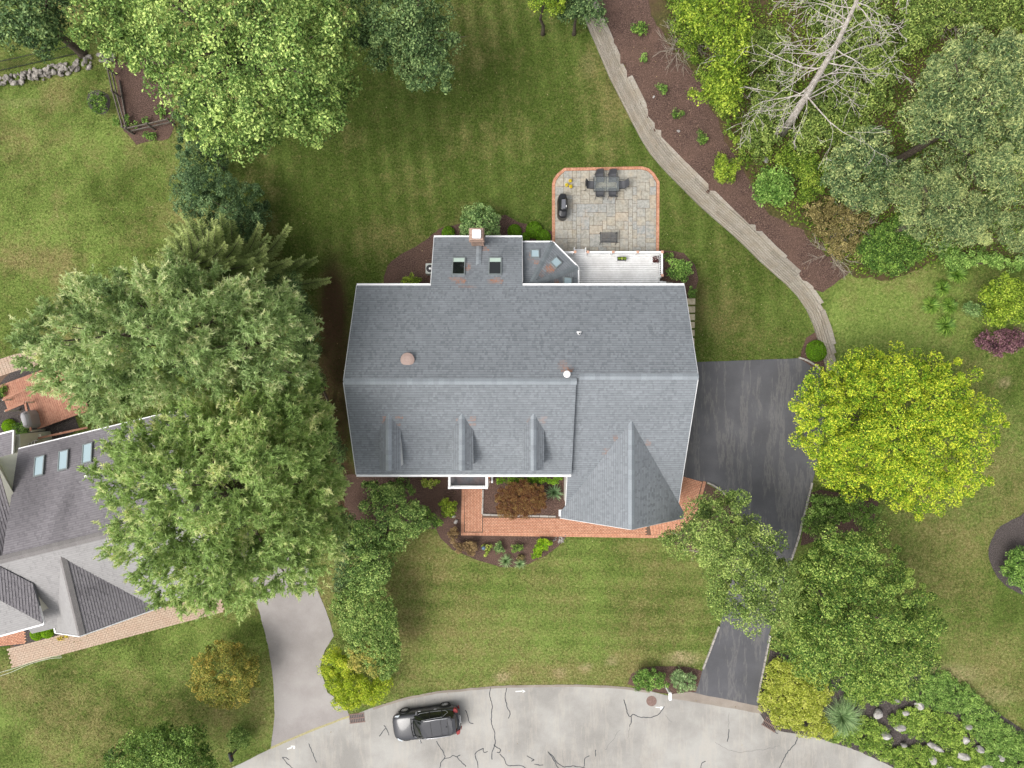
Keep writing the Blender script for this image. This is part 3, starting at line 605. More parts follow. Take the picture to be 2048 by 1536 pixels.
# ---------------------------------------------------------------- shingled roof planes
class Roof:
    """real shingle tabs in courses, joined into one part"""
    def __init__(s, seed=1): s.v = []; s.f = []; s.fs = []; s.tone = []; s.rust = []; s.stain = []; s.r = random.Random(seed)
    def plane(s, poly3, org, a, b, course=0.165, rust=(), stain=(), tonef=0.0):
        """poly3 convex; org a point of the plane; a = along the eave, b = up the slope (unit, both in the plane)"""
        org, a, b = Vector(org), Vector(a).normalized(), Vector(b).normalized(); n = a.cross(b)
        if n.z < 0: n = -n
        P2 = [((Vector(p) - org).dot(a), (Vector(p) - org).dot(b)) for p in poly3]
        ar = sum(P2[i][0] * P2[(i + 1) % len(P2)][1] - P2[(i + 1) % len(P2)][0] * P2[i][1] for i in range(len(P2)))
        if ar < 0: P2 = P2[::-1]
        a0, a1 = min(p[0] for p in P2), max(p[0] for p in P2); b0, b1 = min(p[1] for p in P2), max(p[1] for p in P2)
        k = math.floor(b0 / course)
        while k * course < b1:
            lo, hi = k * course, (k + 1) * course; k += 1
            x = a0 - s.r.random() * 0.3
            alt = False
            while x < a1:
                alt = not alt; w = s.r.choice((0.1, 0.16, 0.28)) * s.r.uniform(0.8, 1.2) if alt else s.r.choice((0.12, 0.22, 0.4)) * s.r.uniform(0.8, 1.2); x0 = x; x += w
                q = clip_convex([(x0, lo), (x, lo), (x, hi), (x0, hi)], P2)
                if len(q) < 3: continue
                tone = (0.42 + 0.17 * s.r.random()) if alt else (0.52 + 0.2 * s.r.random())
                lift = 0.014 + (0.012 if tone > 0.5 else 0.0) + 0.004 * s.r.random()
                def pt(p, z=None):
                    f = (p[1] - lo) / (hi - lo); return org + a * p[0] + b * p[1] + n * ((lift * (1 - f) + 0.002) if z is None else z)
                c = pt(q[0]); ru = max([0.0] + [m * max(0, 1 - math.hypot((c.x - rx) / rr, (c.y - ry) / rs) ** 2) ** 0.5 for rx, ry, rr, rs, m in rust]); st = max([0.0] + [m * max(0, 1 - math.hypot((c.x - rx) / rr, (c.y - ry) / rs)) for rx, ry, rr, rs, m in stain])
                cut = lo + (hi - lo) * 0.72  # dark upper band: shadow line of the next course put into the tone
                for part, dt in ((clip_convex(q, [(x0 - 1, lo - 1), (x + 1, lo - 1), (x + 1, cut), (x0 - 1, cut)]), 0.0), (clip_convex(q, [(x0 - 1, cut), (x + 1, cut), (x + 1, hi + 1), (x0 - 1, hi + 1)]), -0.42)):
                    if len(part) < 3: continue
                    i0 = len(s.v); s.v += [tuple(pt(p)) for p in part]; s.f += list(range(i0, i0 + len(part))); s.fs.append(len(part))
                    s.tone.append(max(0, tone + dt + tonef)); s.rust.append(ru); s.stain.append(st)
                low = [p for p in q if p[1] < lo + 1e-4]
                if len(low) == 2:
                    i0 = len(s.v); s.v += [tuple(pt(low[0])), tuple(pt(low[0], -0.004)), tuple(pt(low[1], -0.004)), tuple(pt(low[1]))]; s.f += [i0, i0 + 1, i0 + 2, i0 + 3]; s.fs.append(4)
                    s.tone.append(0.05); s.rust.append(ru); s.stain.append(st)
    def build(s, parent, m, name='shingle_field'):
        me = mesh_np(name, s.v, s.f, s.fs, {'tone': ('FACE', s.tone), 'rust': ('FACE', s.rust), 'stain': ('FACE', s.stain)})
        o = link_mesh(me, name, m, parent); o['kind'] = 'stuff'; return o
def slab(mb, poly3, t=0.14):
    """roof deck under the shingles"""
    n = len(poly3); v = [(x, y, z - 0.02) for x, y, z in poly3] + [(x, y, z - 0.02 - t) for x, y, z in poly3]
    return mb.add(v, [tuple(range(n)), tuple(range(2 * n - 1, n - 1, -1))] + [(i, n + i, n + (i + 1) % n, (i + 1) % n) for i in range(n)])
CAPM = {}
def ridge_caps(p, q, parent, m, L=0.3, w=0.36, slope=0.55):
    """overlapping bent cap shingles along a ridge or hip"""
    p, q = Vector(p), Vector(q); d = (q - p); n = max(1, round(d.length / L)); d.normalize(); x = d.cross(Vector((0, 0, 1))).normalized(); u = x.cross(d)
    for i in range(n):
        a = p + (q - p) * (i / n); b = p + (q - p) * ((i + 1.12) / n); c = []
        for pt, lift in ((a, 0.05), (b, 0.025)):
            c += [pt + x * w / 2 + u * (lift - w / 2 * slope), pt + u * (lift + 0.012), pt - x * w / 2 + u * (lift - w / 2 * slope)]
        MB().add(c + [v - u * 0.03 for v in c[:3]], [(0, 3, 4, 1), (1, 4, 5, 2), (0, 1, 7, 6), (1, 2, 8, 7)]).build('ridge_cap', m, parent)

# ---------------------------------------------------------------- the grey house
house = empty('house', (0, 0, 0), label='large grey shingled house with white gutters, three dormers and a front garage gable', cat='house')
def zb(y): return 8.30 - 0.58 * (y - 0.14)        # back slope (shared with the rear wing)
def zf(y): return 8.30 + 0.58 * (y - 0.14)        # front slope, left block
def zr(y): return 8.13 + 0.60 * (y - 0.43)        # front slope, garage block
XL, XS, XR = -9.65, 3.68, 10.71
roofp = MB()
bk1 = [(XL, 0.14, zb(0.14)), (XL, 6.12, zb(6.12)), (XS, 6.12, zb(6.12)), (XS, 0.14, zb(0.14))]
bk2 = [(XS, 0.43, zb(0.43)), (XS, 6.12, zb(6.12)), (XR, 6.12, zb(6.12)), (XR, 0.43, zb(0.43))]
wing = [(-5.05, 6.12, zb(6.12)), (-5.05, 9.52, zb(9.52)), (0.64, 9.52, zb(9.52)), (0.64, 6.12, zb(6.12))]
fl = [(XL, -5.6, zf(-5.6)), (XS, -5.6, zf(-5.6)), (XS, 0.14, zf(0.14)), (XL, 0.14, zf(0.14))]
fr = [(3.48, -8.29, zr(-8.29)), (XR, -8.29, zr(-8.29)), (XR, 0.43, zr(0.43)), (3.48, 0.43, zr(0.43))]
GR, GE, GX, GH = 6.55, 2.9, 7.15, 3.98             # garage gable ridge/eave heights, axis, half width
gyv = 0.43 + (GR - 8.13) / 0.6
gl = [(GX, gyv, GR), (GX, -8.7, GR), (GX - GH, -8.7, GE), (GX - GH, -8.29, GE)]
gr = [(GX, gyv, GR), (GX + GH, -8.29, GE), (GX + GH, -8.7, GE), (GX, -8.7, GR)]
for p in (bk1, bk2, wing, fl, fr): slab(roofp, p)
slab(roofp, [(GX, gyv, GR), (GX, -8.7, GR), (GX - GH, -8.7, GE), (GX - GH, -8.29, GE)][::-1]); slab(roofp, gr)
roof = roofp.build('roof', M['lead'], house)
R1 = Roof(3); cb = 1 / math.hypot(1, 0.58)
sk_rust = [(*P(915, 558, 5.0), 0.5, 0.22, 1.0), (*P(988, 558, 5.0), 0.55, 0.2, 0.9), (*P(932, 530, 4.6), 0.2, 0.3, 0.7), (*P(900, 553, 5), 0.2, 0.15, .7), (*P(925, 570, 5), 0.6, 0.1, 0.4), (*P(1132, 738, 8), 0.4, 0.16, 1.0), (*P(1122, 728, 8), 0.3, 0.4, 0.35), (*P(966, 494, 3.6), 0.22, 0.22, 0.8)]
up, al = (0, -cb, 0.58 * cb), (1, 0, 0)
dirty = [(*P(905, 500, 3.6), 1.6, 0.8, 0.35), (*P(1015, 500, 3.6), 1.4, 0.9, 0.35)]
for p in (bk1, bk2, wing): R1.plane(p, (0, 9.52, zb(9.52)), al, up, rust=sk_rust, stain=dirty)
dr_rust = [(*P(x + dx, 845, 7), 0.16, 0.35, m) for x, m in ((778, 0.8), (924, 0.6), (1067, 0.3)) for dx in (-12, 14)]
R1.plane(fl, (0, -5.6, zf(-5.6)), al, (0, cb, 0.58 * cb), rust=dr_rust, tonef=0.05)  # front slopes toned lighter: the sun on them put into the tone
c6 = 1 / math.hypot(1, 0.6); R1.plane(fr, (0, -8.29, zr(-8.29)), al, (0, c6, 0.6 * c6), rust=[(*P(1208, 906, 5), 0.25, 0.3, 0.6), (*P(1225, 880, 5.5), 0.15, 0.3, 0.4), (*P(1290, 890, 5.5), 0.12, 0.3, .4)], tonef=0.05)
sg = (GR - GE) / GH; cg = 1 / math.hypot(1, sg)
R1.plane(gl, (GX - GH, -8.7, GE), (0, 1, 0), (cg, 0, sg * cg), tonef=0.12); R1.plane(gr, (GX + GH, -8.7, GE), (0, 1, 0), (-cg, 0, sg * cg), tonef=0.12)  # gable slopes toned lighter to offset their shading: light put into tone
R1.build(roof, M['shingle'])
ridge_caps((XL, 0.14, zb(0.14)), (XS, 0.14, zb(0.14)), roof, M['ridge']); ridge_caps((XS + 0.2, 0.43, zb(0.43)), (XR, 0.43, zb(0.43)), roof, M['ridge'])
ridge_caps((GX, -8.7, GR), (GX, gyv + 0.05, GR), roof, M['ridge'], slope=0.85)
ridge_caps((-2.12, 7.55, zb(7.55) + 0.06), (-2.12, 8.85, zb(8.85) + 0.16), roof, M['ridge'], 0.3, 0.34, 0.3)
# step in the roof between the two blocks
MB().add([(XS, -5.6, zf(-5.6) - 0.17), (XS, 0.14, zf(0.14) - 0.17), (XS, 0.14, zr(0.14) - 0.03), (XS, -5.6, zr(-5.6) - 0.03)], [(0, 1, 2, 3)]).build('step_wall', M['lead'], house)
# gutters and rake boards
def gutter(a, b, w=0.13, h=0.12): return MB().bar(a, b, w, h).build('gutter', M['white'], house)
gutter((XL, 6.19, zb(6.12) - 0.07), (-5.06, 6.19, zb(6.12) - 0.07)); gutter((0.66, 6.19, zb(6.12) - 0.07), (XR, 6.19, zb(6.12) - 0.07))
gutter((-5.07, 9.585, zb(9.52) - 0.07), (-2.66, 9.585, zb(9.52) - 0.07)); gutter((-1.72, 9.585, zb(9.52) - 0.07), (0.66, 9.585, zb(9.52) - 0.07)); gutter((XL, -5.675, zf(-5.6) - 0.07), (XS - 0.02, -5.675, zf(-5.6) - 0.07), 0.15)
gutter((3.2, -8.36, 2.74), (3.2, -8.66, 2.74), 0.1)
def rake(a, b): return MB().bar(a, b, 0.035, 0.2).build('rake_board', M['white'], house)
for x in (XL - 0.02, XR + 0.02):
    rake((x, 6.1, zb(6.12) - 0.12), (x, 0.43 if x > 0 else 0.14, zb(0.43 if x > 0 else 0.14) - 0.12))
rake((XL - 0.02, 0.12, zf(0.14) - 0.12), (XL - 0.02, -5.58, zf(-5.6) - 0.12)); rake((XR + 0.02, 0.41, zr(0.43) - 0.12), (XR + 0.02, -8.27, zr(-8.29) - 0.12))
rake((-5.07, 6.15, zb(6.12) - 0.12), (-5.07, 9.5, zb(9.52) - 0.12)); rake((0.66, 6.3, zb(6.3) - 0.12), (0.66, 9.5, zb(9.52) - 0.12)); rake((3.46, -5.62, zr(-5.6) - 0.12), (3.46, -8.27, zr(-8.29) - 0.12))
rake((GX, -8.715, GR - 0.16), (GX - GH, -8.715, GE - 0.14)); rake((GX, -8.715, GR - 0.16), (GX + GH, -8.715, GE - 0.14))
# walls
def wallprism(x0, x1, prof):
    """prof: list of (y,z) going round the gable"""
    n = len(prof); v = [(x0, y, z) for y, z in prof] + [(x1, y, z) for y, z in prof]
    return MB().add(v, [tuple(range(n)), tuple(range(2 * n - 1, n - 1, -1))] + [(i, n + i, n + (i + 1) % n, (i + 1) % n) for i in range(n)])
d_ = 0.22
wallprism(XL + 0.3, XS - 0.1, [(-5.25, 0), (5.8, 0), (5.8, zb(5.8) - d_), (0.14, 8.3 - d_), (-5.25, zf(-5.25) - d_)]).build('wall', M['siding'], house)
wallprism(XS - 0.098, XR - 0.25, [(-7.95, 0), (5.8, 0), (5.8, zb(5.8) - d_), (0.43, 8.13 - d_), (-7.95, zr(-7.95) - d_)]).build('wall', M['siding'], house)
wallprism(-4.8, 0.4, [(5.802, 0), (9.25, 0), (9.25, zb(9.25) - d_), (5.802, zb(5.802) - d_)]).build('wall', M['siding'], house)
MB().add([(GX - 3.4, -8.35, 0), (GX + 3.4, -8.35, 0), (GX + 3.4, -8.35, GE + 0.25), (GX, -8.35, GR - 0.3), (GX - 3.4, -8.35, GE + 0.25), (GX - 3.4, -7.952, 0), (GX + 3.4, -7.952, 0), (GX + 3.4, -7.952, GE + 0.25), (GX, -7.952, GR - 0.3), (GX - 3.4, -7.952, GE + 0.25)],
         [(0, 1, 2, 3, 4), (9, 8, 7, 6, 5), (0, 5, 6, 1), (1, 6, 7, 2), (2, 7, 8, 3), (3, 8, 9, 4), (4, 9, 5, 0)]).build('wall', M['siding'], house)
def window(cx, cy, cz, w, h, nrm, parent=house, bars=True):
    """wall window: frame, pane and glazing bars"""
    nx, ny = nrm; tx, ty = -ny, nx
    def bxs(m, u0, u1, z0, z1, d0, d1):
        p = [(cx + tx * u0 + nx * d0, cy + ty * u0 + ny * d0), (cx + tx * u1 + nx * d0, cy + ty * u1 + ny * d0), (cx + tx * u1 + nx * d1, cy + ty * u1 + ny * d1), (cx + tx * u0 + nx * d1, cy + ty * u0 + ny * d1)]
        m.prism(p, z0, z1)
    fm = MB(); t = 0.09
    bxs(fm, -w / 2 - t, w / 2 + t, cz + h / 2, cz + h / 2 + t, 0.005, 0.07); bxs(fm, -w / 2 - t, w / 2 + t, cz - h / 2 - t, cz - h / 2, 0.005, 0.09)
    bxs(fm, -w / 2 - t, -w / 2, cz - h / 2, cz + h / 2, 0.005, 0.07); bxs(fm, w / 2, w / 2 + t, cz - h / 2, cz + h / 2, 0.005, 0.07)
    if bars: bxs(fm, -0.015, 0.015, cz - h / 2, cz + h / 2, 0.01, 0.04); bxs(fm, -w / 2, w / 2, cz - 0.015, cz + 0.015, 0.012, 0.038)
    fo = fm.build('window', M['white'], parent); pm_ = MB(); bxs(pm_, -w / 2, w / 2, cz - h / 2, cz + h / 2, 0.003, 0.012); pm_.build('pane', M['glass_dark'], fo if parent is house else parent)
for x in (-8.2, -6.2, -0.4, 1.4): window(x, -5.25, 1.75, 0.95, 1.5, (0, -1))
for x in (-8.0, -6.2, 6.0, 8.5): window(x, 5.8, 3.4 if x > 0 else 2.0, 1.0, 1.4, (0, 1))
window(-3.9, 9.25, 1.5, 0.9, 1.4, (0, 1)); window(-0.6, 9.25, 1.5, 0.9, 1.4, (0, 1)); window(GX, -8.35, 4.6, 1.0, 1.1, (0, -1)); window(GX - 1.5, -8.35, 1.6, 0.9, 1.4, (0, -1)); window(GX + 1.5, -8.35, 1.6, 0.9, 1.4, (0, -1))
window(XL + 0.3, 2.2, 2.0, 1.0, 1.4, (-1, 0)); window(XL + 0.3, -2.2, 2.0, 1.0, 1.4, (-1, 0)); window(XL + 0.3, 0.0, 5.6, 1.0, 1.4, (-1, 0))
for y in (-1.2, -4.4):
    g = MB().box(XR - 0.247, XR - 0.2, y - 1.3, y + 1.3, 0.02, 2.2).build('garage_door', M['white'], house)
    for k in range(4): MB().box(XR - 0.198, XR - 0.185, y - 1.22, y + 1.22, 0.06 + k * 0.54, 0.52 + k * 0.54).build('door_panel', M['white'], g)
dr = MB().box(-3.25, -2.35, -5.29, -5.253, 0.42, 2.5).build('door', plain('dark_red_door', hexc('#5a2420'), 0.4), house); MB().lathe([(0.035, 0), (0.035, 0.05)], 8, (-2.45, -5.31, 1.4)).build('handle', M['copper'], dr)

# dormers
for cx in (-7.26, -2.95, 1.27):
    ry0 = 0.14 - (8.3 - 7.2) / 0.58; re = 6.65; hw = 0.62; ye = 0.14 - (8.3 - re) / 0.58; yf = -5.1
    dm = MB()
    L_ = [(cx, ry0, 7.2), (cx, yf, 7.2), (cx - hw, yf, re), (cx - hw, ye, re)]; R_ = [(cx, ry0, 7.2), (cx + hw, ye, re), (cx + hw, yf, re), (cx, yf, 7.2)]
    slab(dm, L_[::-1], 0.06); slab(dm, R_, 0.06); do = dm.build('dormer', M['lead'], house)
    RD = Roof(int(cx * 10) + 90); s_ = (7.2 - re) / hw; c_ = 1 / math.hypot(1, s_)
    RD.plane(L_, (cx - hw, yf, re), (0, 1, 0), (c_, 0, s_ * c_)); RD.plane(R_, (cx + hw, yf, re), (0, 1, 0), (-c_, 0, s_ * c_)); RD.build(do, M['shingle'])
    wf = -4.9; MB().add([(cx - 0.6, wf, zf(wf) - 0.1), (cx + 0.6, wf, zf(wf) - 0.1), (cx + 0.6, wf, re), (cx, wf, 7.1), (cx - 0.6, wf, re), (cx - 0.6, ye, re - 0.02), (cx + 0.6, ye, re - 0.02)],
                        [(0, 1, 2, 3, 4), (4, 5, 0), (1, 6, 2)]).build('dormer_wall', M['white'], do)
    MB().box(cx - 0.3, cx + 0.3, wf - 0.02, wf - 0.004, zf(wf) + 0.25, re - 0.1).build('pane', M['glass_dark'], do)
    ridge_caps((cx, yf, 7.2), (cx, ry0, 7.2), do, M['ridge'], 0.3, 0.34, 0.75)

# sunroom with a facetted roof
ze, za = 2.6, 4.3
A0, A1, A2, A3 = (0.66, 9.24, ze), (2.64, 9.24, ze), (4.28, 7.61, ze), (4.30, 5.9, ze); ap, ap0 = (1.15, 6.2, za), (0.66, 6.2, za)
sr = MB(); slab(sr, [A0, A1, ap, ap0][::-1], 0.1); slab(sr, [A1, A2, ap][::-1], 0.1); slab(sr, [A2, A3, (4.3, 6.0, ze), ap][::-1], 0.1); so = sr.build('sunroom_roof', M['lead'], house)
RS = Roof(44)
def facet(poly, e0, e1, **k):
    e0, e1 = Vector(e0), Vector(e1); a = (e1 - e0).normalized(); c = Vector(poly[-1]) - e0 if poly[-1] is not e0 else Vector(poly[2]) - e0
    b = (c - a * c.dot(a)).normalized(); RS.plane(poly, e0, a, b, **k)
srust = [(*P(1072, 526, 3), 0.32, 0.16, 0.9), (*P(1058, 513, 3), 0.14, 0.3, 0.8), (*P(1098, 535, 3.2), 0.35, 0.35, 1.0), (*P(1116, 566, 3.2), 0.2, 0.3, 0.8), (*P(1080, 545, 3.2), .3, .3, .4)]
sst = [(*P(1075, 560, 4), 2.2, 0.9, 0.9), (*P(1050, 530, 3.5), 0.5, 1.2, 0.6), (*P(1120, 555, 3.3), 1.2, 0.7, 0.6)]
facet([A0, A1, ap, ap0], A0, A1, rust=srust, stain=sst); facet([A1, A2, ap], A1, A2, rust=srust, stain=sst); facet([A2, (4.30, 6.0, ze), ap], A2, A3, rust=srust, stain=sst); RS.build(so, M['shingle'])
ridge_caps(A1, ap, so, M['hip'], 0.3, 0.34, 0.2); ridge_caps(A2, ap, so, M['hip'], 0.3, 0.34, 0.2)
for a, b in ((A0, A1), (A1, A2), (A2, A3)):
    a, b = Vector(a), Vector(b); o = (b - a).normalized().cross(Vector((0, 0, 1))) * -0.06; gutter(a + o - Vector((0, 0, 0.06)), b + o - Vector((0, 0, 0.06)), 0.1, 0.12)
MB().prism([(0.402, 9.0), (2.55, 9.0), (4.05, 7.5), (4.05, 5.802), (0.402, 5.802)], 0, 2.52).build('wall', M['siding'], house)
window(1.5, 9.0, 1.45, 1.4, 1.4, (0, 1)); window(3.3, 8.25, 1.45, 1.4, 1.4, (0.707, 0.707))

# skylights
def skylight(c, u, v, w, h, glass, blind=False, parent=roof):
    """c centre on the roof, u = across, v = up the slope"""
    c, u, v = Vector(c), Vector(u).normalized(), Vector(v).normalized(); n = u.cross(v)
    if n.z < 0: n = -n
    f = MB()
    def slabuv(m, u0, u1, v0, v1, z0, z1):
        q = [c + u * a + v * b + n * z for z in (z0, z1) for a, b in ((u0, v0), (u1, v0), (u1, v1), (u0, v1))]; m.add(q, [(3, 2, 1, 0), (4, 5, 6, 7), (0, 1, 5, 4), (1, 2, 6, 5), (2, 3, 7, 6), (3, 0, 4, 7)])
    t = 0.06
    slabuv(f, -w / 2, w / 2, -h / 2, -h / 2 + t, 0, 0.12); slabuv(f, -w / 2, w / 2, h / 2 - t, h / 2, 0, 0.12); slabuv(f, -w / 2, -w / 2 + t, -h / 2 + t, h / 2 - t, 0, 0.12); slabuv(f, w / 2 - t, w / 2, -h / 2 + t, h / 2 - t, 0, 0.12)
    s = f.build('skylight', plain('grey_aluminium_' + str(random.random())[2:5], hexc('#8d9494'), 0.45, 0.3), parent)
    g = MB(); slabuv(g, -w / 2 + t, w / 2 - t, -h / 2 + t, h / 2 - t, 0.03, 0.09); g.build('pane', glass, s)
    if blind: g = MB(); slabuv(g, -w / 2 + t, w / 2 - t, -h / 2 + t, -h / 2 + t + 0.3, 0.091, 0.098); g.build('blind', plain('pale_green_blind', hexc('#b9ccc0'), 0.6), s)
for sx in (917, 990):
    x, y = P(sx, 532.5, 4.3); skylight((x, y, zb(y)), (1, 0, 0), up, 0.82, 1.38, M['glass_dark'], True)
def onfacet(px, py, p0, p1, p2):
    """where the sight line of a photo pixel meets the plane of three points"""
    p0 = Vector(p0); n = (Vector(p1) - p0).cross(Vector(p2) - p0); c = Vector((0, 0, H)); d = Vector((*P(px, py, 0), 0)) - c
    return c + d * ((p0 - c).dot(n) / d.dot(n))
def upv(p0, p1, p2):
    a = (Vector(p1) - Vector(p0)).normalized(); c = Vector(p2) - Vector(p0); return a, (c - a * c.dot(a)).normalized()
for (px, py, f3, w, h) in ((1070, 509, (A0, A1, ap), 0.58, 0.66), (1111, 526, (A1, A2, ap), 0.6, 0.68), (1134, 563, (A2, A3, ap), 0.56, 0.66)):
    a, b = upv(*f3); skylight(onfacet(px, py, *f3), a, b, w, h, M['glass_blue'], False, so)

# chimney
ch = MB().box(-2.58, -1.80, 8.88, 9.56, 0, 5.0).build('chimney', M['chimney_brick'], house)
MB().box(-2.66, -1.72, 8.82, 9.64, 4.75, 5.02).build('corbel', M['chimney_brick'], ch); MB().box(-2.60, -1.78, 8.86, 9.60, 5.02, 5.28).build('crown', M['chimney_brick'], ch)
for k in range(20):
    for j in range(4):
        x = -2.585 + (k % 2) * 0.09 + j * 0.2
        if x + 0.19 < -1.79: MB().box(x, x + 0.185, 8.868, 8.885, 3.3 + k * 0.073, 3.3 + k * 0.073 + 0.06).build('brick', M['chimney_brick'], ch)
MB().box(-2.44, -1.90, 8.93, 9.46, 5.28, 5.55).build('flue_cap', M['white'], ch, bevel=0.03, seg=2)
# roof vents
x, y = P(814, 719, 7.9); z = zb(y)
MB().lathe([(0.30, -0.25), (0.30, 0.1), (0.40, 0.12), (0.41, 0.15), (0.37, 0.18), (0.36, 0.175), (0.24, 0.22), (0.15, 0.235), (0.14, 0.225), (0.02, 0.235)], 24, (x, y, z)).build('attic_vent', M['copper'], roof, smooth=False)
x, y = P(1135, 748, 8.8); z = zb(y)
fp = MB().lathe([(0.12, -0.2), (0.12, 0.4)], 14, (x, y, z)).build('flue_pipe', M['white'], roof); MB().lathe([(0.20, 0.4), (0.21, 0.46), (0.16, 0.5), (0.02, 0.52)], 20, (x, y, z)).build('rain_cap', M['white'], fp, smooth=True)
x, y = P(1158, 668, 6.6); z = zb(y); MB().bar((x - 0.14, y + 0.11, z - 0.01), (x + 0.14, y + 0.11, z - 0.01), 0.07, 0.05).build('vent_flashing', M['white'], roof); MB().lathe([(0.1, -0.05), (0.1, 0.02), (0.07, 0.05), (0.07, 0.25)], 14, (x, y, z)).build('vent_pipe', M['white'], roof); MB().lathe([(0.055, 0.25), (0.055, 0.256)], 12, (x, y, z)).build('vent_opening', M['black'], roof)
# small debris lying on the shingles: twigs, feathers
x, y = P(1267, 762, 8); 
# entry portico with a railed flat roof
pt = MB().box(-4.05, -1.55, -6.62, -5.252, 2.75, 3.05).build('portico', M['white'], house)
MB().box(-3.98, -1.62, -6.55, -5.3, 3.052, 3.07).build('portico_membrane', speck('grey_membrane_with_rust', [(0.3, hexc('#55575c')), (0.7, hexc('#6a6c70'))], 5, 0.7, 4, 0.1, 0.01, (1.1, hexc('#8a4f32'), 0.25)), pt)
for x in (-3.98, -1.62):
    MB().box(x - 0.09, x + 0.09, -6.68, -6.5, 0.35, 2.75).build('column', M['white'], pt); MB().box(x - 0.08, x + 0.08, -6.66, -6.5, 3.07, 3.95).build('post', M['white'], pt)
    MB().box(x - 0.07, x + 0.07, -6.5, -5.4, 3.82, 3.9).build('handrail', M['white'], pt)
MB().box(-3.9, -1.7, -6.65, -6.51, 3.82, 3.9).build('handrail', M['white'], pt); MB().box(-3.9, -1.7, -6.62, -6.54, 3.14, 3.2).build('bottom_rail', M['white'], pt)
bm_ = MB().box(-0.02, 0.02, -0.02, 0.02, 3.2, 3.82).mesh('baluster_shape')
for k in range(17): o = link_mesh(bm_, 'baluster', M['white'], pt); o.location = (-3.83 + k * 0.129, -6.58, 0)
MB().box(-4.1, -1.5, -6.75, -5.252, 0, 0.38).build('porch_step', M['brick'], house)
MB().box(-1.42, -1.3, -6.7, -5.3, 0, 0.9).build('porch_rail', M['white'], house)
# corner post of the low wall by the garage, air conditioner beside the wing
MB().box(3.05, 3.6, -8.62, -8.2, 2.55, 2.72).build('eave_return', M['white'], house)
ac = empty('air_conditioner', (*P(857, 537), 0), label='pale outdoor air conditioning unit against the rear wing wall', cat='air conditioner')
x, y = P(857, 537, 0.8); MB().box(x - 0.2, x + 0.42, y - 0.36, y + 0.36, 0, 0.8).build('casing', plain('ac_grey', hexc('#b9bdb8'), 0.5), ac, bevel=0.03); MB().lathe([(0.26, 0), (0.26, 0.012)], 20, (x + 0.1, y, 0.8)).build('fan_grille', M['black'], ac); MB().lathe([(0.08, 0.013), (0.08, 0.03)], 12, (x + 0.1, y, 0.8)).build('fan_hub', M['white'], ac)
# ---------------------------------------------------------------- brick paving: real bricks joined into one part per path
def bricks(mb, org, a, n_a, n_b, bl=0.2, bw=0.1, bond=True, clip=None, z=0.02, gap=0.011):
    a = Vector((a[0], a[1])).normalized(); b = Vector((-a.y, a.x)); o = Vector(org)
    for j in range(n_b):
        for i in range(-1, n_a):
            x0 = i * bl + (bl / 2 if (bond and j % 2) else 0); q = [(x0 + gap, j * bw + gap), (x0 + bl - gap, j * bw + gap), (x0 + bl - gap, j * bw + bw - gap), (x0 + gap, j * bw + bw - gap)]
            W = [o + a * p[0] + b * p[1] for p in q]; W = [(p.x, p.y) for p in W]
            if clip:
                W = clip_convex(W, clip)
                if len(W) < 3: continue
            zz = z + random.uniform(-0.006, 0.006); n = len(W); mb.add([(x, y, zz) for x, y in W] + [(x, y, z - 0.05) for x, y in W], [tuple(range(n))] + [(i2, n + i2, n + (i2 + 1) % n, (i2 + 1) % n) for i2 in range(n)])
def soldier(mb, pts, w=0.2, bw=0.1, z=0.024, side=1):
    L = [0]
    for i in range(1, len(pts)): L.append(L[-1] + math.dist(pts[i - 1], pts[i]))
    xs, ys = [p[0] for p in pts], [p[1] for p in pts]; s = 0
    def at(s): return np.interp(s, L, xs), np.interp(s, L, ys)
    while s < L[-1]:
        a, b = at(s + 0.010), at(min(s + bw - 0.010, L[-1])); d = math.dist(a, b) or 1; nx, ny = -(b[1] - a[1]) / d * side, (b[0] - a[0]) / d * side
        W = [a, b, (b[0] + nx * w, b[1] + ny * w), (a[0] + nx * w, a[1] + ny * w)]
        if side < 0: W = W[::-1]
        zz = z + random.uniform(-0.006, 0.006); mb.add([(*p, zz) for p in W] + [(*p, z - 0.05) for p in W], [(0, 1, 2, 3), (0, 4, 5, 1), (1, 5, 6, 2), (2, 6, 7, 3), (3, 7, 4, 0)]); s += bw
walk = sheet('brick_walk', [(923, 958), (966, 958), (965, 1032), (1124, 1035), (1260, 1030), (1330, 1030), (1362, 1000), (1364, 957), (1413, 963), (1398, 1012), (1376, 1048), (1344, 1069), (1310, 1076), (1130, 1073), (921, 1070)], M['joint'], 0.012)
mb = MB()
x0, y0 = P(929, 1069); x1, y1 = P(965, 958)
bricks(mb, (x1 - 0.02, y0 + 0.2), (0, 1), int((y1 - y0) / 0.2) + 1, int((x1 - x0) / 0.1), clip=[(x0, y0 + 0.2), (x1, y0 + 0.2), (x1, y1), (x0, y1)])
a0 = P(966, 1067); bricks(mb, (a0[0], a0[1]), (1, -0.012), 56, 11, clip=[(a0[0], a0[1] - 0.3), (P(1300, 1070)[0], a0[1] - 0.35), (P(1300, 1070)[0], P(0, 1034)[1]), (a0[0], P(0, 1033)[1])])
soldier(mb, [P(922, 1070.5), P(1130, 1073.5), P(1306, 1076)], 0.2, 0.1); soldier(mb, [P(924, 958), P(922, 1064)], 0.2, 0.1)
# the sweep round the garage corner, in arcs
arc = smooth_curve([P(1302, 1070), P(1342, 1063), P(1370, 1043), P(1390, 1010), P(1404, 964)], 0.1)
for k in range(13): soldier(mb, offset_line(arc, -k * 0.105 - 0.001), 0.095, 0.2, 0.02 + 0.0008 * k)
soldier(mb, smooth_curve([P(1306, 1076), P(1345, 1069), P(1376, 1047), P(1398, 1011), P(1412, 964)], 0.1), 0.2, 0.1)
o = mb.build('brick', M['brick'], walk); o['kind'] = 'stuff'

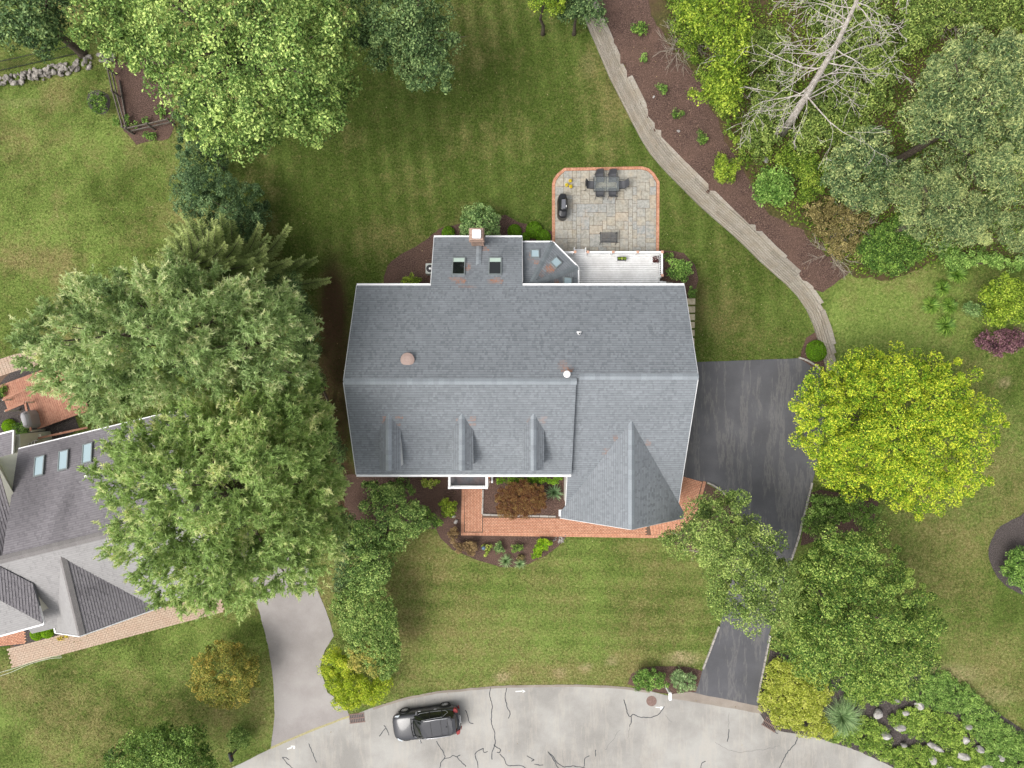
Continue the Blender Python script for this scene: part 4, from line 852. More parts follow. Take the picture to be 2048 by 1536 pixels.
# ---------------------------------------------------------------- flagstone patio
PAT = [(1104, 505), (1104, 368), (1107, 358), (1114, 348), (1128, 336), (1284, 333), (1298, 337), (1309, 347), (1319, 364), (1318, 505)]
patio = sheet('patio', PAT, M['joint'], 0.012)
pw = PP(PAT); inner = [P(1110, 505), P(1110.5, 369), P(1113, 361), P(1119, 353), P(1130, 342.5), P(1283, 339.5), P(1295, 343), P(1304, 351), P(1312, 366), P(1311.5, 505)][::-1]
cs = 0.297; X0 = inner[-1][0]; Y1 = P(0, 339)[1]; nx, ny = 24, 20; occ = np.zeros((ny, nx), bool); rg = random.Random(12)
ar = sum(inner[i][0] * inner[(i + 1) % len(inner)][1] - inner[(i + 1) % len(inner)][0] * inner[i][1] for i in range(len(inner)))
if ar < 0: inner = inner[::-1]
for j in range(ny):
    for i in range(nx):
        if occ[j, i]: continue
        opts = [(2, 2), (2, 3), (3, 2), (3, 2), (1, 2), (2, 1), (2, 2), (3, 3), (2, 2)]; rg.shuffle(opts); opts += [(1, 1)]
        for w, h in opts:
            if i + w <= nx and j + h <= ny and not occ[j:j + h, i:i + w].any(): break
        occ[j:j + h, i:i + w] = True; g = 0.011
        q = [(X0 + i * cs + g, Y1 - (j + h) * cs + g), (X0 + (i + w) * cs - g, Y1 - (j + h) * cs + g), (X0 + (i + w) * cs - g, Y1 - j * cs - g), (X0 + i * cs + g, Y1 - j * cs - g)]
        q = [(x + rg.uniform(-0.006, 0.006), y + rg.uniform(-0.006, 0.006)) for x, y in q]; q = clip_convex(q, inner)
        if len(q) < 3: continue
        n = len(q); zt = 0.034 + rg.uniform(-0.004, 0.005); m_ = MB().add([(x, y, zt) for x, y in q] + [(x, y, 0.0) for x, y in q], [tuple(range(n))] + [(k, n + k, n + (k + 1) % n, (k + 1) % n) for k in range(n)])
        m_.build('flagstone', M['flag'], patio)
mb = MB(); soldier(mb, [tuple(np.array(a) * (1 - t) + np.array(b) * t) for a, b in zip(pw[:-1], pw[1:]) for t in np.linspace(0, 1, 12)[:-1]] + [pw[-1]], 0.2, 0.1, 0.036, -1); o = mb.build('brick_border', M['brick'], patio); o['kind'] = 'stuff'

# ---------------------------------------------------------------- deck
DZ = 0.9
deck = empty('deck', (6.0, 7.4, 0), label='white railed timber deck between the sunroom and the patio', cat='deck')
y = 5.85; k = 0
while y < 8.78:
    xl = 4.1 if y < 7.5 else 4.1 - (y - 7.5); MB().box(xl, 9.93, y, y + 0.130, DZ - 0.04, DZ).build('deck_board', M['deck'], deck); y += 0.146
MB().box(3.2, 9.95, 8.80, 8.84, 0.05, DZ + 0.003).build('fascia', M['white'], deck); MB().box(9.952, 9.99, 6.9, 8.84, 0.05, DZ + 0.003).build('fascia', M['white'], deck)
def post(x, y): o = MB().box(x - 0.06, x + 0.06, y - 0.06, y + 0.06, 0.0, DZ + 1.0).build('post', M['white'], deck); MB().box(x - 0.085, x + 0.085, y - 0.085, y + 0.085, DZ + 1.0, DZ + 1.05).build('post_cap', plain('copper_cap' + str(int(x * 100)), hexc('#c99d86'), 0.5), o)
bal = MB().box(-0.018, 0.018, -0.018, 0.018, DZ + 0.12, DZ + 0.88).mesh('baluster_shape')
def rail(a, b):
    d = Vector((b[0] - a[0], b[1] - a[1], 0)); L = d.length; d.normalize()
    MB().bar((*a, DZ + 0.91), (*b, DZ + 0.91), 0.13, 0.05).build('handrail', M['white'], deck); MB().bar((*a, DZ + 0.1), (*b, DZ + 0.1), 0.06, 0.06).build('bottom_rail', M['white'], deck)
    n = int(L / 0.13)
    for i in range(1, n): o = link_mesh(bal, 'baluster', M['white'], deck); o.location = Vector((a[0] + d.x * L * i / n, a[1] + d.y * L * i / n, 0)) - ORG[deck.name]
RY = 8.75; xs = [P(p, 505, 1.85)[0] for p in (1150, 1175.5, 1226, 1275, 1324)]
for x in xs: post(x, RY)
rail((3.25, RY), (xs[0] - 0.06, RY)); 
for i in (1, 2, 3): rail((xs[i] + 0.06, RY), (xs[i + 1] - 0.06, RY))
post(xs[4], P(0, 551, 1.85)[1]); rail((xs[4], RY - 0.06), (xs[4], P(0, 551, 1.85)[1] + 0.06))
for i in range(4): MB().box(xs[0] + 0.07, xs[1] - 0.07, 8.842 + i * 0.11, 8.842 + (i + 1) * 0.11 + (0.0), 0, 0.72 - i * 0.2).build('step', M['deck'], deck) if 0.72 - i * 0.2 > 0.1 else None
for x in (xs[0] + 0.04, xs[1] - 0.04): MB().box(x - 0.02, x + 0.02, 8.843, 9.25, 0, 0.95).build('stair_rail', M['white'], deck)
for i in range(4): MB().box(9.995 + i * 0.26, 9.995 + (i + 1) * 0.26, 6.0, 7.0, 0, 0.72 - i * 0.19).build('step', M['deck'] if i < 2 else M['stone'], deck)
# stepping slabs beside the house
st = empty('slab_path', (*P(1388, 640), 0), label='row of square sandstone stepping slabs beside the house wall', cat='path')
sandm = speck('sandstone_slab', [(0.3, hexc('#a3977f')), (0.7, hexc('#c6baa2'))], 8, 0.9, 5, 0.3, 0.01, None, 0, 0.12)
for i, yy in enumerate((603, 619, 634.5, 650, 666, 682.5, 698)):
    x, y = P(1384, yy); MB().box(x - 0.35, x + 0.22 - 0.012 * i, y - 0.21, y + 0.21, 0, 0.05).build('slab', sandm, st, bevel=0.012)

# ---------------------------------------------------------------- patio furniture
def copy_tree(o, parent=None):
    c = o.copy(); col.objects.link(c); c.parent = parent
    for ch in list(o.children): copy_tree(ch, c)
    return c
def patio_chair():
    """reclined sling chair facing +y, origin on the ground"""
    r = empty('patio_chair', (0, 0, 0)); N_ = 7; v = []; f = []
    prof = [(0.30, 0.42), (0.26, 0.44), (0.0, 0.40), (-0.22, 0.39), (-0.28, 0.48), (-0.36, 0.75), (-0.43, 0.95), (-0.44, 0.98)]
    for i, (y, z) in enumerate(prof):
        for k in range(N_): t = k / (N_ - 1) * 2 - 1; v.append((0.25 * t * (1 - 0.05 * (i > 5)), y + 0.03 * t * t * (i > 4), z + 0.02 * t * t - (0.05 * t * t if i > 5 else 0)))
    for i in range(len(prof) - 1):
        for k in range(N_ - 1): a = i * N_ + k; f.append((a, a + 1, a + N_ + 1, a + N_))
    MB().add(v, f).build('sling', M['mesh'], r, local=True, smooth=True)
    for s in (-1, 1):
        MB().tube([(s * 0.26, y, z) for y, z in prof], 0.014, 6).build('side_frame', M['black'], r, local=True)
        MB().tube([(s * 0.29, 0.24, 0.0), (s * 0.28, 0.22, 0.4), (s * 0.29, 0.2, 0.64), (s * 0.31, 0.0, 0.66), (s * 0.30, -0.33, 0.62)], 0.014, 6).build('arm', M['black'], r, local=True)
        MB().tube([(s * 0.27, -0.22, 0.38), (s * 0.3, -0.40, 0.0)], 0.014, 6).build('leg', M['black'], r, local=True)
    MB().tube([(-0.25, -0.435, 0.98), (0, -0.47, 0.96), (0.25, -0.435, 0.98)], 0.014, 6).build('top_bar', M['black'], r, local=True); return r
ch0 = patio_chair(); tc = P(1210, 374)
seat = [(-0.42, 0.50, 180, 'left chair on the lawn side of the patio table'), (0.46, 0.50, 180, ''), (-0.42, -0.50, 0, ''), (0.46, -0.50, 0, ''), (-1.0, 0.02, -90, ''), (1.04, 0.02, 90, '')]
lb = ['dark mesh patio chair on the lawn side of the table, by the grill end', 'dark mesh patio chair on the lawn side of the table, by the wall end', 'dark mesh patio chair on the house side of the table, by the grill end', 'dark mesh patio chair on the house side of the table, by the wall end', 'dark mesh armchair at the table end facing away from the grill', 'dark mesh armchair at the table end nearest the timber wall']
for i, (dx, dy, a, _) in enumerate(seat):
    c = ch0 if i == 0 else copy_tree(ch0); c.location = (tc[0] + dx, tc[1] + dy, 0.036); c.rotation_euler = (0, 0, math.radians(a + random.uniform(-6, 6))); tag(c, lb[i], 'chair', 'dark mesh chairs round the patio table')
tb = empty('patio_table', (*tc, 0.036), label='glass topped patio table with a thin black frame among the chairs', cat='table')
MB().box(-0.85, 0.85, -0.48, 0.48, 0.705, 0.715).build('glass_top', M['clear'], tb, local=True)
fr_ = MB()
for a, b in (((-0.86, -0.49), (0.86, -0.49)), ((0.86, -0.49), (0.86, 0.49)), ((0.86, 0.49), (-0.86, 0.49)), ((-0.86, 0.49), (-0.86, -0.49)), ((0, -0.49), (0, 0.49))): fr_.bar((*a, 0.69), (*b, 0.69), 0.035, 0.025)
fr_.build('frame', M['black'], tb, local=True)
for sx in (-1, 1):
    for sy in (-1, 1): MB().tube([(sx * 0.8, sy * 0.43, 0.69), (sx * 0.76, sy * 0.38, 0)], 0.018, 6).build('leg', M['black'], tb, local=True)
# covered grill
gr_ = empty('barbecue', (*P(1124, 417), 0.036), label='black vinyl covered barbecue grill standing on the patio', cat='barbecue')
v = []; f = []; lv = [(0.0, 0.36, 0.86, 0), (0.35, 0.35, 0.85, 0), (0.72, 0.345, 0.84, 0), (0.86, 0.33, 0.76, 0), (0.98, 0.26, 0.46, 0.02), (1.14, 0.19, 0.36, 0.03), (1.17, 0.12, 0.3, 0.04)]; n = 28; rg = random.Random(4)
fold = [1 + 0.06 * math.sin(5 * 2 * math.pi * k / n + 1) + rg.uniform(-0.03, 0.03) for k in range(n)]
for z, hx, hy, sh in lv:
    for k in range(n):
        a = 2 * math.pi * k / n; e = 0.45 if z > 0.9 else 0.55; cx, sy = math.cos(a), math.sin(a)
        v.append((hx * math.copysign(abs(cx) ** e, cx) * fold[k] + sh, hy * math.copysign(abs(sy) ** (e + 0.25), sy) * (0.99 + 0.01 * fold[k]), z))
for i in range(len(lv) - 1):
    for k in range(n): f.append((i * n + k, i * n + (k + 1) % n, (i + 1) * n + (k + 1) % n, (i + 1) * n + k))
f.append(tuple((len(lv) - 1) * n + k for k in range(n))); MB().add(v, f).build('cover', M['cover'], gr_, local=True)
MB().box(-0.10, 0.16, -0.30, 0.32, 1.172, 1.182).build('top_panel', plain('grey_panel', hexc('#63646a'), 0.6), gr_, local=True); MB().box(0.19, 0.22, -0.2, -0.06, 1.13, 1.165).build('label_patch', M['white'], gr_, local=True)
# bench
be = empty('garden_bench', (*P(1215, 478), 0.036), label='black slatted metal bench on the patio facing away from the deck', cat='bench')
for i in range(7): MB().bar((-0.55, 0.32 - i * 0.085, 0.43), (0.55, 0.32 - i * 0.085, 0.43), 0.05, 0.014).build('slat', M['mesh'], be, local=True)
for i in range(6): MB().bar((-0.55, -0.27 - i * 0.03, 0.5 + i * 0.085), (0.55, -0.27 - i * 0.03, 0.5 + i * 0.085), 0.014, 0.05).build('back_slat', M['mesh'], be, local=True)
for s in (-1, 1):
    MB().tube([(s * 0.56, 0.36, 0), (s * 0.56, 0.34, 0.62), (s * 0.56, 0.2, 0.66), (s * 0.56, -0.32, 0.64)], 0.022, 6).build('arm', M['black'], be, local=True); MB().tube([(s * 0.54, -0.42, 0), (s * 0.54, -0.26, 0.42), (s * 0.54, -0.45, 1.0)], 0.022, 6).build('leg', M['black'], be, local=True)
    MB().tube([(s * 0.54, 0.34, 0.41), (s * 0.54, -0.27, 0.41)], 0.018, 6).build('seat_rail', M['black'], be, local=True)
# ---------------------------------------------------------------- vegetation
def unit(a): return a / np.maximum(np.linalg.norm(a, axis=1, keepdims=True), 1e-9)
def leaf_mesh(name, c, n, size, tone, aspect, rg, fold=0.28):
    """rhombic folded leaves"""
    Nn = len(c); n = unit(n); t = unit(np.cross(n, rg.normal(size=(Nn, 3)))); b = np.cross(n, t)
    L = (size * rg.uniform(0.65, 1.35, Nn))[:, None]; w = L * aspect
    v = np.stack([c - t * L / 2, c + b * w / 2 + n * w * fold, c + t * L / 2, c - b * w / 2 + n * w * fold], 1).reshape(-1, 3)
    return mesh_np(name, v, np.arange(4 * Nn), 4, {'tone': ('FACE', np.clip(tone, 0, 1))})
def needle_mesh(name, c, d, L, w, tone, rg):
    """thin triangular needles from c along d"""
    Nn = len(c); d = unit(d); s = unit(np.cross(d, rg.normal(0, 0.55, size=(Nn, 3)) + np.array([0, 0, 1.0]))); L = np.asarray(L).reshape(-1, 1); w = np.asarray(w).reshape(-1, 1)
    v = np.stack([c - s * w / 2, c + s * w / 2, c + d * L], 1).reshape(-1, 3)
    return mesh_np(name, v, np.arange(3 * Nn), 3, {'tone': ('FACE', np.clip(tone, 0, 1))})
def scatter(poly, sp, rg, cap=900):
    """roughly even random points in a pixel polygon"""
    A = np.array(poly, float); lo, hi = A.min(0), A.max(0); m = int(min(12000, 9 * (hi - lo).prod() / sp ** 2 + 40))
    C = rg.uniform(lo, hi, (m, 2)); C = C[inpoly(C[:, 0], C[:, 1], poly)]; out = []
    if len(C) == 0: return A.mean(0)[None]
    K = np.empty((0, 2))
    for p in C:
        if len(K) == 0 or ((K - p) ** 2).sum(1).min() > sp * sp: K = np.vstack([K, p])
        if len(K) >= cap: break
    return K
def crown_points(poly, z0, z1, r, rg, dome=0.5, gap=0.0, ground=False, lower=True, lean=0.0, zn=0.15):
    """clump centres: an uneven dome over the outline. gives world centres and a 0..1 edge distance"""
    zm = 0.6 * z1 + 0.4 * z0; sp = r * 1.2 * F / (H - zm)
    inset = []
    K = scatter(poly, sp, rg); d, _, _ = segdist(K[:, 0], K[:, 1], poly, True); ok = d > 0.45 * sp
    if ok.sum() > 2: K, d = K[ok], d[ok]
    dn = np.clip(d / max(d.max(), 1e-6), 0, 1); hh = (1 - (1 - dn) ** 2) ** dome
    if lean:                                            # tall narrow crown seen from the side: the part nearest the point below the drone is its foot
        q = np.hypot(K[:, 0] - 1024, K[:, 1] - 768); t = (q - q.min()) / max(1e-6, q.max() - q.min()); hh = hh * (1 - lean) + lean * t ** 0.8
    z = z0 + (z1 - z0) * hh + rg.normal(0, zn * (z1 - z0), len(K)) * (0.4 + 0.6 * dn); z = np.minimum(z, z1 + 0.3)
    if gap:
        keep = vnoise(K[:, 0] / (sp * 2.6), K[:, 1] / (sp * 2.6), int(rg.integers(99))) > gap; K, z, dn = K[keep], z[keep], dn[keep]
    gzv = Gv(K)[:, 2] if ground else 0.0
    z = z + gzv; s = (H - z) / F; W = np.stack([(K[:, 0] - 1024) * s, (768 - K[:, 1]) * s, z], 1)
    if lower:                                           # the flank and underside, so that the crown has body from the side
        k2 = rg.random(len(W)) < 0.85; W2 = W[k2].copy(); W2[:, 2] -= (0.3 + 0.6 * rg.random(k2.sum())) * np.maximum(r * 1.2, (z1 - z0) * 0.55 * (0.3 + dn[k2])); W2[:, :2] *= 1.0
        W2[:, :2] = W2[:, :2].mean(0) + (W2[:, :2] - W2[:, :2].mean(0)) * 0.9
        lowest = (gzv[k2] if ground else 0) + r * 0.5; W2[:, 2] = np.maximum(W2[:, 2], lowest); return np.vstack([W, W2]), np.concatenate([dn, dn[k2]])
    return W, dn
def fill_leaves(W, r, leaf, dens, rg, flat=0.75, aspect=0.5, tip_shade=0.12, cvar=0.14, lvar=0.17, up=0.55):
    per = max(10, int(dens * 2.1 * math.pi * r * r / (leaf * leaf * aspect * 0.5))); k = len(W)
    rr = r * rg.uniform(0.45, 1.5, k); ct = rg.normal(0, cvar, k)
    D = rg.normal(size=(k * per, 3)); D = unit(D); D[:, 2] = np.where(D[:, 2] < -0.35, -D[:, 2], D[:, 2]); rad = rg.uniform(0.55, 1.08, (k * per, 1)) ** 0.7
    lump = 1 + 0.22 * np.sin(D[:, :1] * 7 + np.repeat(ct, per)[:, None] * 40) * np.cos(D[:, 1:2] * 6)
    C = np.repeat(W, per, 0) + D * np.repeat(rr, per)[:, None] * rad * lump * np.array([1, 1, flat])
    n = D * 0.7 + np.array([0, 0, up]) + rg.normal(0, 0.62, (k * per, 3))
    tone = 0.45 + np.repeat(ct, per) + rg.normal(0, lvar, k * per) + tip_shade * (rad[:, 0] - 0.8) * 4  # outer leaves paler as tip growth; clump depth shading put into tone too
    return C, n, tone
def limbs(W, base, rg, m, parent, name='trunk', tr=0.22, n=9, split=0.4):
    """tapered trunk with limbs reaching into the crown"""
    base = Vector(base); c = Vector(W.mean(0)); top = Vector((c.x, c.y, W[:, 2].max() - 0.6)); mb = MB()
    fork = base.lerp(c, split); fork.x += rg.normal(0, 0.1)
    mb.tube([base - Vector((0, 0, 0.1)), base + Vector((0, 0, 0.25)), base.lerp(fork, 0.5) + Vector((rg.normal(0, 0.06), rg.normal(0, 0.06), 0)), fork, fork.lerp(top, 0.5), top], [tr * 1.5, tr * 1.05, tr * 0.92, tr * 0.8, tr * 0.45, tr * 0.1], 9)
    o = mb.build(name, m, parent, smooth=True); mb = MB()
    for i in rg.choice(len(W), min(n, len(W)), replace=False):
        e = Vector(W[i]); a = fork.lerp(top, rg.uniform(0, 0.6)); mid = a.lerp(e, 0.5) + Vector((rg.normal(0, 0.15), rg.normal(0, 0.15), rg.uniform(0.0, 0.3)))
        mb.tube([a, mid, e], [tr * 0.4, tr * 0.25, tr * 0.07], 6)
        for _ in range(2):
            e2 = mid.lerp(e, 0.5) + Vector((rg.normal(0, 0.6), rg.normal(0, 0.6), rg.normal(0.2, 0.3))); mb.tube([mid, e2], [tr * 0.16, tr * 0.04], 5)
    if mb.v: mb.build('limb', m, parent, smooth=True)
    return o
LM = {}
def lm(key, *a, **k):
    if key not in LM: LM[key] = leafmat('foliage_' + key, *[tuple(min(0.85, v * g * s) for v, s in zip(hexc(x), (0.99, 1.0, 0.84))) for x, g in zip(a, (0.62, 1.12, 1.4))], **k)
    return LM[key]
lm('oak', '#3c5426', '#739450', '#bccc84'); lm('deep', '#30482c', '#56724a', '#90a472')
lm('golden_maple', '#44701e', '#84a82e', '#cbd64a', tr=0.25); lm('linden', '#2c4a1c', '#567a34', '#a4b464'); lm('greytree', '#445c2e', '#78924e', '#b4c078'); lm('cherry', '#3c5a2e', '#6c8c4c', '#acbe78')
lm('pine_blue', '#5f7e4c', '#9fba80', '#d6e2ac', tr=0.4); lm('pine_green', '#5f8044', '#9ebb74', '#d4e0a2', tr=0.4); lm('arbor', '#30482f', '#557250', '#879f76'); lm('spruce', '#4e6036', '#80925c', '#bac28c', tr=0.4)
lm('hedge', '#446432', '#74944e', '#b2c07a'); lm('hedge_rust', '#5f7030', '#9aa054', '#cdbb74'); lm('gold', '#6b8a20', '#a6be34', '#dde25c', tr=0.35); lm('goldcover', '#7a9236', '#b4be50', '#dfdf80', tr=0.35); lm('juniper', '#4a6c28', '#80a048', '#b6c66c'); lm('juniper_blue', '#4a6c32', '#769a4e', '#a8c072')
lm('box', '#3a5a10', '#5f8a1c', '#92b437'); lm('shrub', '#30501e', '#567a36', '#92ac58'); lm('rhodo', '#3a5c30', '#6b8c56', '#a8bd86'); lm('orange', '#5c6c2c', '#8a9248', '#c4ac62'); lm('copperleaf', '#5a352a', '#84573f', '#8c7a4a'); lm('brownleaf', '#5c4a3a', '#8c7256', '#ac9672'); lm('limecol', '#5c7a26', '#98b048', '#cbd67e'); lm('holly', '#3a5828', '#64843e', '#9ab268'); lm('lime', '#4f8018', '#86b420', '#b6d640', tr=0.35)
lm('bright', '#4a6c20', '#7e9a34', '#b6c254', tr=0.3); lm('wood', '#3c5224', '#708844', '#aab66c'); lm('wood_grey', '#3e563c', '#66805a', '#b2b884'); lm('lily', '#2b4c14', '#557a2c', '#9cb45c'); lm('plum', '#402838', '#6e4a5c', '#9c7684'); lm('grass', '#3d5c1c', '#6d8c3a', '#aab862'); lm('bluegrass', '#4c6a44', '#7c9a6c', '#b2c49a'); lm('yucca', '#3d5a3c', '#6b8a66', '#a3b898'); lm('weed', '#3a5418', '#66842c', '#a0ae50'); lm('flower', '#a08a18', '#d8b82c', '#f2dc60'); lm('brush', '#5a5032', '#857a50', '#a99c72'); lm('bush2', '#3c6224', '#668c42', '#9cb868')

def plant(name, poly, z0, z1, mk, label, cat, group=None, r=0.3, leaf=0.12, dens=1.0, seed=0, ground=False, gap=0.0, flat=0.75, aspect=0.5, dome=0.5, trunk=0.0, base=None, lean=0.0, zn=0.15, bark='bark', tip_shade=0.12, cvar=0.12, lvar=0.27, nl=9, part='foliage', up=0.55):
    """a tree or bush: pixel outline gives where the crown shows, z0..z1 its rim and top height"""
    rg = np.random.default_rng(seed + 100); W, dn = crown_points(poly, z0, z1, r, rg, dome, gap, ground, True, lean, zn)
    c = W.mean(0) if not lean else W[W[:, 2] <= np.percentile(W[:, 2], 20)].mean(0); bx, by = (c[0], c[1]) if base is None else base; bz = float(gz(bx, by)); root = empty(name, (bx, by, bz), label=label, cat=cat, group=group)
    C, n, t = fill_leaves(W, r, leaf, dens, rg, flat, aspect, tip_shade, cvar, lvar, up); k = C[:, 2] > bz + 0.03; C, n, t = C[k], n[k], t[k]
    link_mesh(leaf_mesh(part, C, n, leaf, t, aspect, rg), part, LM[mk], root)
    if trunk: limbs(W, (bx, by, bz), rg, M[bark], root, 'trunk', trunk, nl)
    else:
        mb = MB()
        for _ in range(4): e = W[rg.integers(len(W))]; mb.tube([(bx, by, bz - 0.05), ((bx + e[0]) / 2, (by + e[1]) / 2, (bz + e[2]) / 2 + 0.05), tuple(e)], [0.03, 0.02, 0.008], 5)
        mb.build('stem', M['bark'], root)
    return root
def blob(cx, cy, rx, ry=None, n=14, wob=0.14, seed=0):
    ry = ry or rx; r = random.Random(seed * 7 + int(cx)); return [(cx + rx * math.cos(2 * math.pi * i / n) * (1 + r.uniform(-wob, wob)), cy + ry * math.sin(2 * math.pi * i / n) * (1 + r.uniform(-wob, wob))) for i in range(n)]

# ---- big broadleaf trees
CT = 'tree'
plant('oak_tree', [(135, 95), (118, 60), (140, 0), (140, -70), (480, -150), (700, -120), (740, -40), (735, 60), (715, 110), (720, 170), (722, 220), (690, 262), (650, 300), (600, 296), (560, 290), (545, 312), (500, 325), (468, 352), (430, 350), (400, 300), (355, 268), (335, 215), (310, 190), (280, 178), (240, 142), (215, 125), (190, 122), (160, 132)],
      6.5, 14.0, 'oak', 'tall pale green oak with lobed leaf sprays above the vegetable bed', CT, r=0.55, leaf=0.175, dens=0.66, seed=1, trunk=0.4, base=P(545, 190)[:2], gap=0.2, tip_shade=0.16, cvar=0.16, aspect=0.55, nl=14)
plant('shade_tree', [(700, -60), (880, -80), (892, 10), (925, 60), (915, 108), (934, 165), (905, 198), (858, 182), (810, 202), (785, 150), (765, 130), (735, 150), (700, 120), (690, 40)],
      5.0, 10.0, 'deep', 'dark green broadleaf tree beside the pale oak over the back lawn', CT, r=0.55, leaf=0.16, dens=0.8, seed=2, trunk=0.3, base=P(850, 90)[:2], gap=0.17)
plant('shade_tree', [(-60, -70), (145, -60), (128, 40), (118, 80), (95, 110), (68, 146), (45, 120), (30, 95), (-60, 95)], 2.5, 6.5, 'deep', 'dark green broadleaf tree over the black picket fence', CT, r=0.6, leaf=0.22, dens=0.8, seed=3, trunk=0.28, gap=0.25)
plant('golden_maple', [(1562, 820), (1592, 770), (1602, 738), (1655, 722), (1700, 692), (1760, 690), (1830, 690), (1872, 702), (1920, 716), (1958, 738), (1972, 772), (2000, 802), (2038, 860), (2008, 890), (1994, 922), (1985, 970), (1940, 1004), (1890, 1020), (1845, 1046), (1800, 1020), (1748, 1012), (1700, 1000), (1640, 972), (1618, 930), (1582, 902), (1588, 868)],
      2.2, 8.2, 'golden_maple', 'round golden yellow maple beside the upper driveway', CT, r=0.40, leaf=0.125, dens=0.75, seed=4, trunk=0.2, tip_shade=0.3, cvar=0.11, lvar=0.3, gap=0.1)
plant('linden_tree', [(1600, 1080), (1650, 1042), (1740, 1040), (1800, 1088), (1832, 1142), (1882, 1200), (1896, 1262), (1880, 1330), (1832, 1382), (1765, 1402), (1690, 1390), (1625, 1382), (1562, 1332), (1542, 1282), (1570, 1240), (1585, 1150)],
      3.0, 8.8, 'linden', 'dense mid green tree with pale leaf tips at the right of the lower driveway', CT, r=0.42, leaf=0.125, dens=0.8, seed=5, trunk=0.22, tip_shade=0.26, cvar=0.10, lvar=0.3, gap=0.1)
plant('birch_tree', [(1310, 1062), (1360, 1042), (1372, 1000), (1440, 985), (1478, 968), (1502, 988), (1492, 1030), (1528, 1032), (1575, 1024), (1592, 1040), (1560, 1090), (1600, 1130), (1622, 1180), (1610, 1235), (1545, 1272), (1492, 1262), (1440, 1246), (1412, 1205), (1388, 1150), (1345, 1102)],
      4.5, 8.6, 'greytree', 'loose grey green tree hanging over the driveway near the garage gable', CT, r=0.5, leaf=0.125, dens=0.8, seed=6, trunk=0.16, gap=0.13, bark='pale_bark', nl=26, base=P(1405, 1075)[:2])
plant('cherry_tree', [(700, 1010), (722, 985), (748, 962), (792, 960), (825, 985), (850, 1008), (866, 1048), (825, 1082), (796, 1100), (788, 1130), (780, 1170), (745, 1190), (700, 1190), (688, 1130), (695, 1060)],
      2.5, 5.0, 'cherry', 'bushy green cherry tree at the front left corner of the house', CT, r=0.40, leaf=0.14, dens=0.85, seed=7, trunk=0.14, gap=0.1)
plant('dark_undertree', [(655, 1020), (700, 990), (720, 1060), (712, 1190), (690, 1220), (660, 1190)], 0.6, 3.0, 'deep', 'dark green understory shrub between the pines and the cherry', 'shrub', r=0.4, leaf=0.15, dens=0.8, seed=8)

# ---- conifers
def pine(name, poly, z0, z1, mk, label, seed, r=0.62, base=None, trunk=0.3, candle=0.12, dens=1.0):
    """soft-needled pine: fans of shoots pointing out from the trunk, each shoot a brush of needles"""
    rg = np.random.default_rng(seed); W, dn = crown_points(poly, z0, z1, r, rg, 0.6, 0.04, False, True, 0.4); ax = W[:, :2].mean(0); bx, by = ax if base is None else base
    root = empty(name, (bx, by, 0), label=label, cat='tree'); k = len(W)
    rad = np.zeros((k, 3)); rad[:, :2] = W[:, :2] - np.array([bx, by]); rad = unit(rad + 1e-4); ax_ = unit(rad * 0.75 + np.array([0, 0, 0.30]) + rg.normal(0, 0.28, (k, 3)))
    S = int(26 * dens); c = []; d = []; tn = []; Ls = []
    ct = rg.normal(0, 0.12, k)
    for j in range(S):
        sh = unit(ax_ + rg.normal(0, 0.62, (k, 3)) * np.array([1, 1, 0.55])); st = W + ax_ * (rg.uniform(-0.5, 0.35, (k, 1)) * r) + rg.normal(0, 0.36 * r, (k, 3)); Lg = r * rg.uniform(0.45, 0.9, (k, 1)); pale = rg.random(k) < candle
        for q in range(5):                                              # needle brushes along the shoot
            p = st + sh * Lg * (q / 4)
            for e in range(4):
                dd = unit(sh * (0.55 if q < 4 else 1.1) + rg.normal(0, 0.62, (k, 3))); c.append(p); d.append(dd); Ls.append(rg.uniform(0.15, 0.27, k)); tn.append(0.42 + ct + rg.normal(0, 0.13, k) + 0.07 * (q - 2) + 0.35 * pale)
    c = np.vstack(c); d = np.vstack(d); Ls = np.concatenate(Ls); tn = np.concatenate(tn)
    link_mesh(needle_mesh('foliage', c, d, Ls, np.full(len(c), 0.068), tn, rg), 'foliage', LM[mk], root)
    limbs(W, (bx, by, 0), rg, M['bark'], root, 'trunk', trunk, 22, 0.6); return root
pine('white_pine', [(12, 655), (60, 620), (118, 562), (220, 532), (300, 520), (372, 502), (470, 540), (560, 545), (606, 582), (620, 615), (640, 690), (645, 775), (600, 825), (470, 815), (380, 810), (285, 835), (175, 850), (112, 812), (72, 770), (22, 705)],
     7.0, 16.5, 'pine_blue', 'tall blue green white pine with pale shoots behind the neighbouring deck', 21, 0.54, base=P(500, 695)[:2], candle=0.12, dens=1.0)
pine('white_pine', [(285, 825), (400, 765), (520, 750), (640, 745), (668, 850), (690, 920), (702, 950), (690, 1010), (700, 1060), (690, 1120), (640, 1182), (560, 1202), (500, 1232), (432, 1250), (352, 1216), (292, 1202), (232, 1142), (206, 1082), (195, 1000), (168, 945), (205, 890), (240, 850)],
     7.0, 17.0, 'pine_green', 'tall yellow green white pine overhanging the neighbouring roof', 22, 0.52, base=P(580, 935)[:2], candle=0.10, dens=1.0)
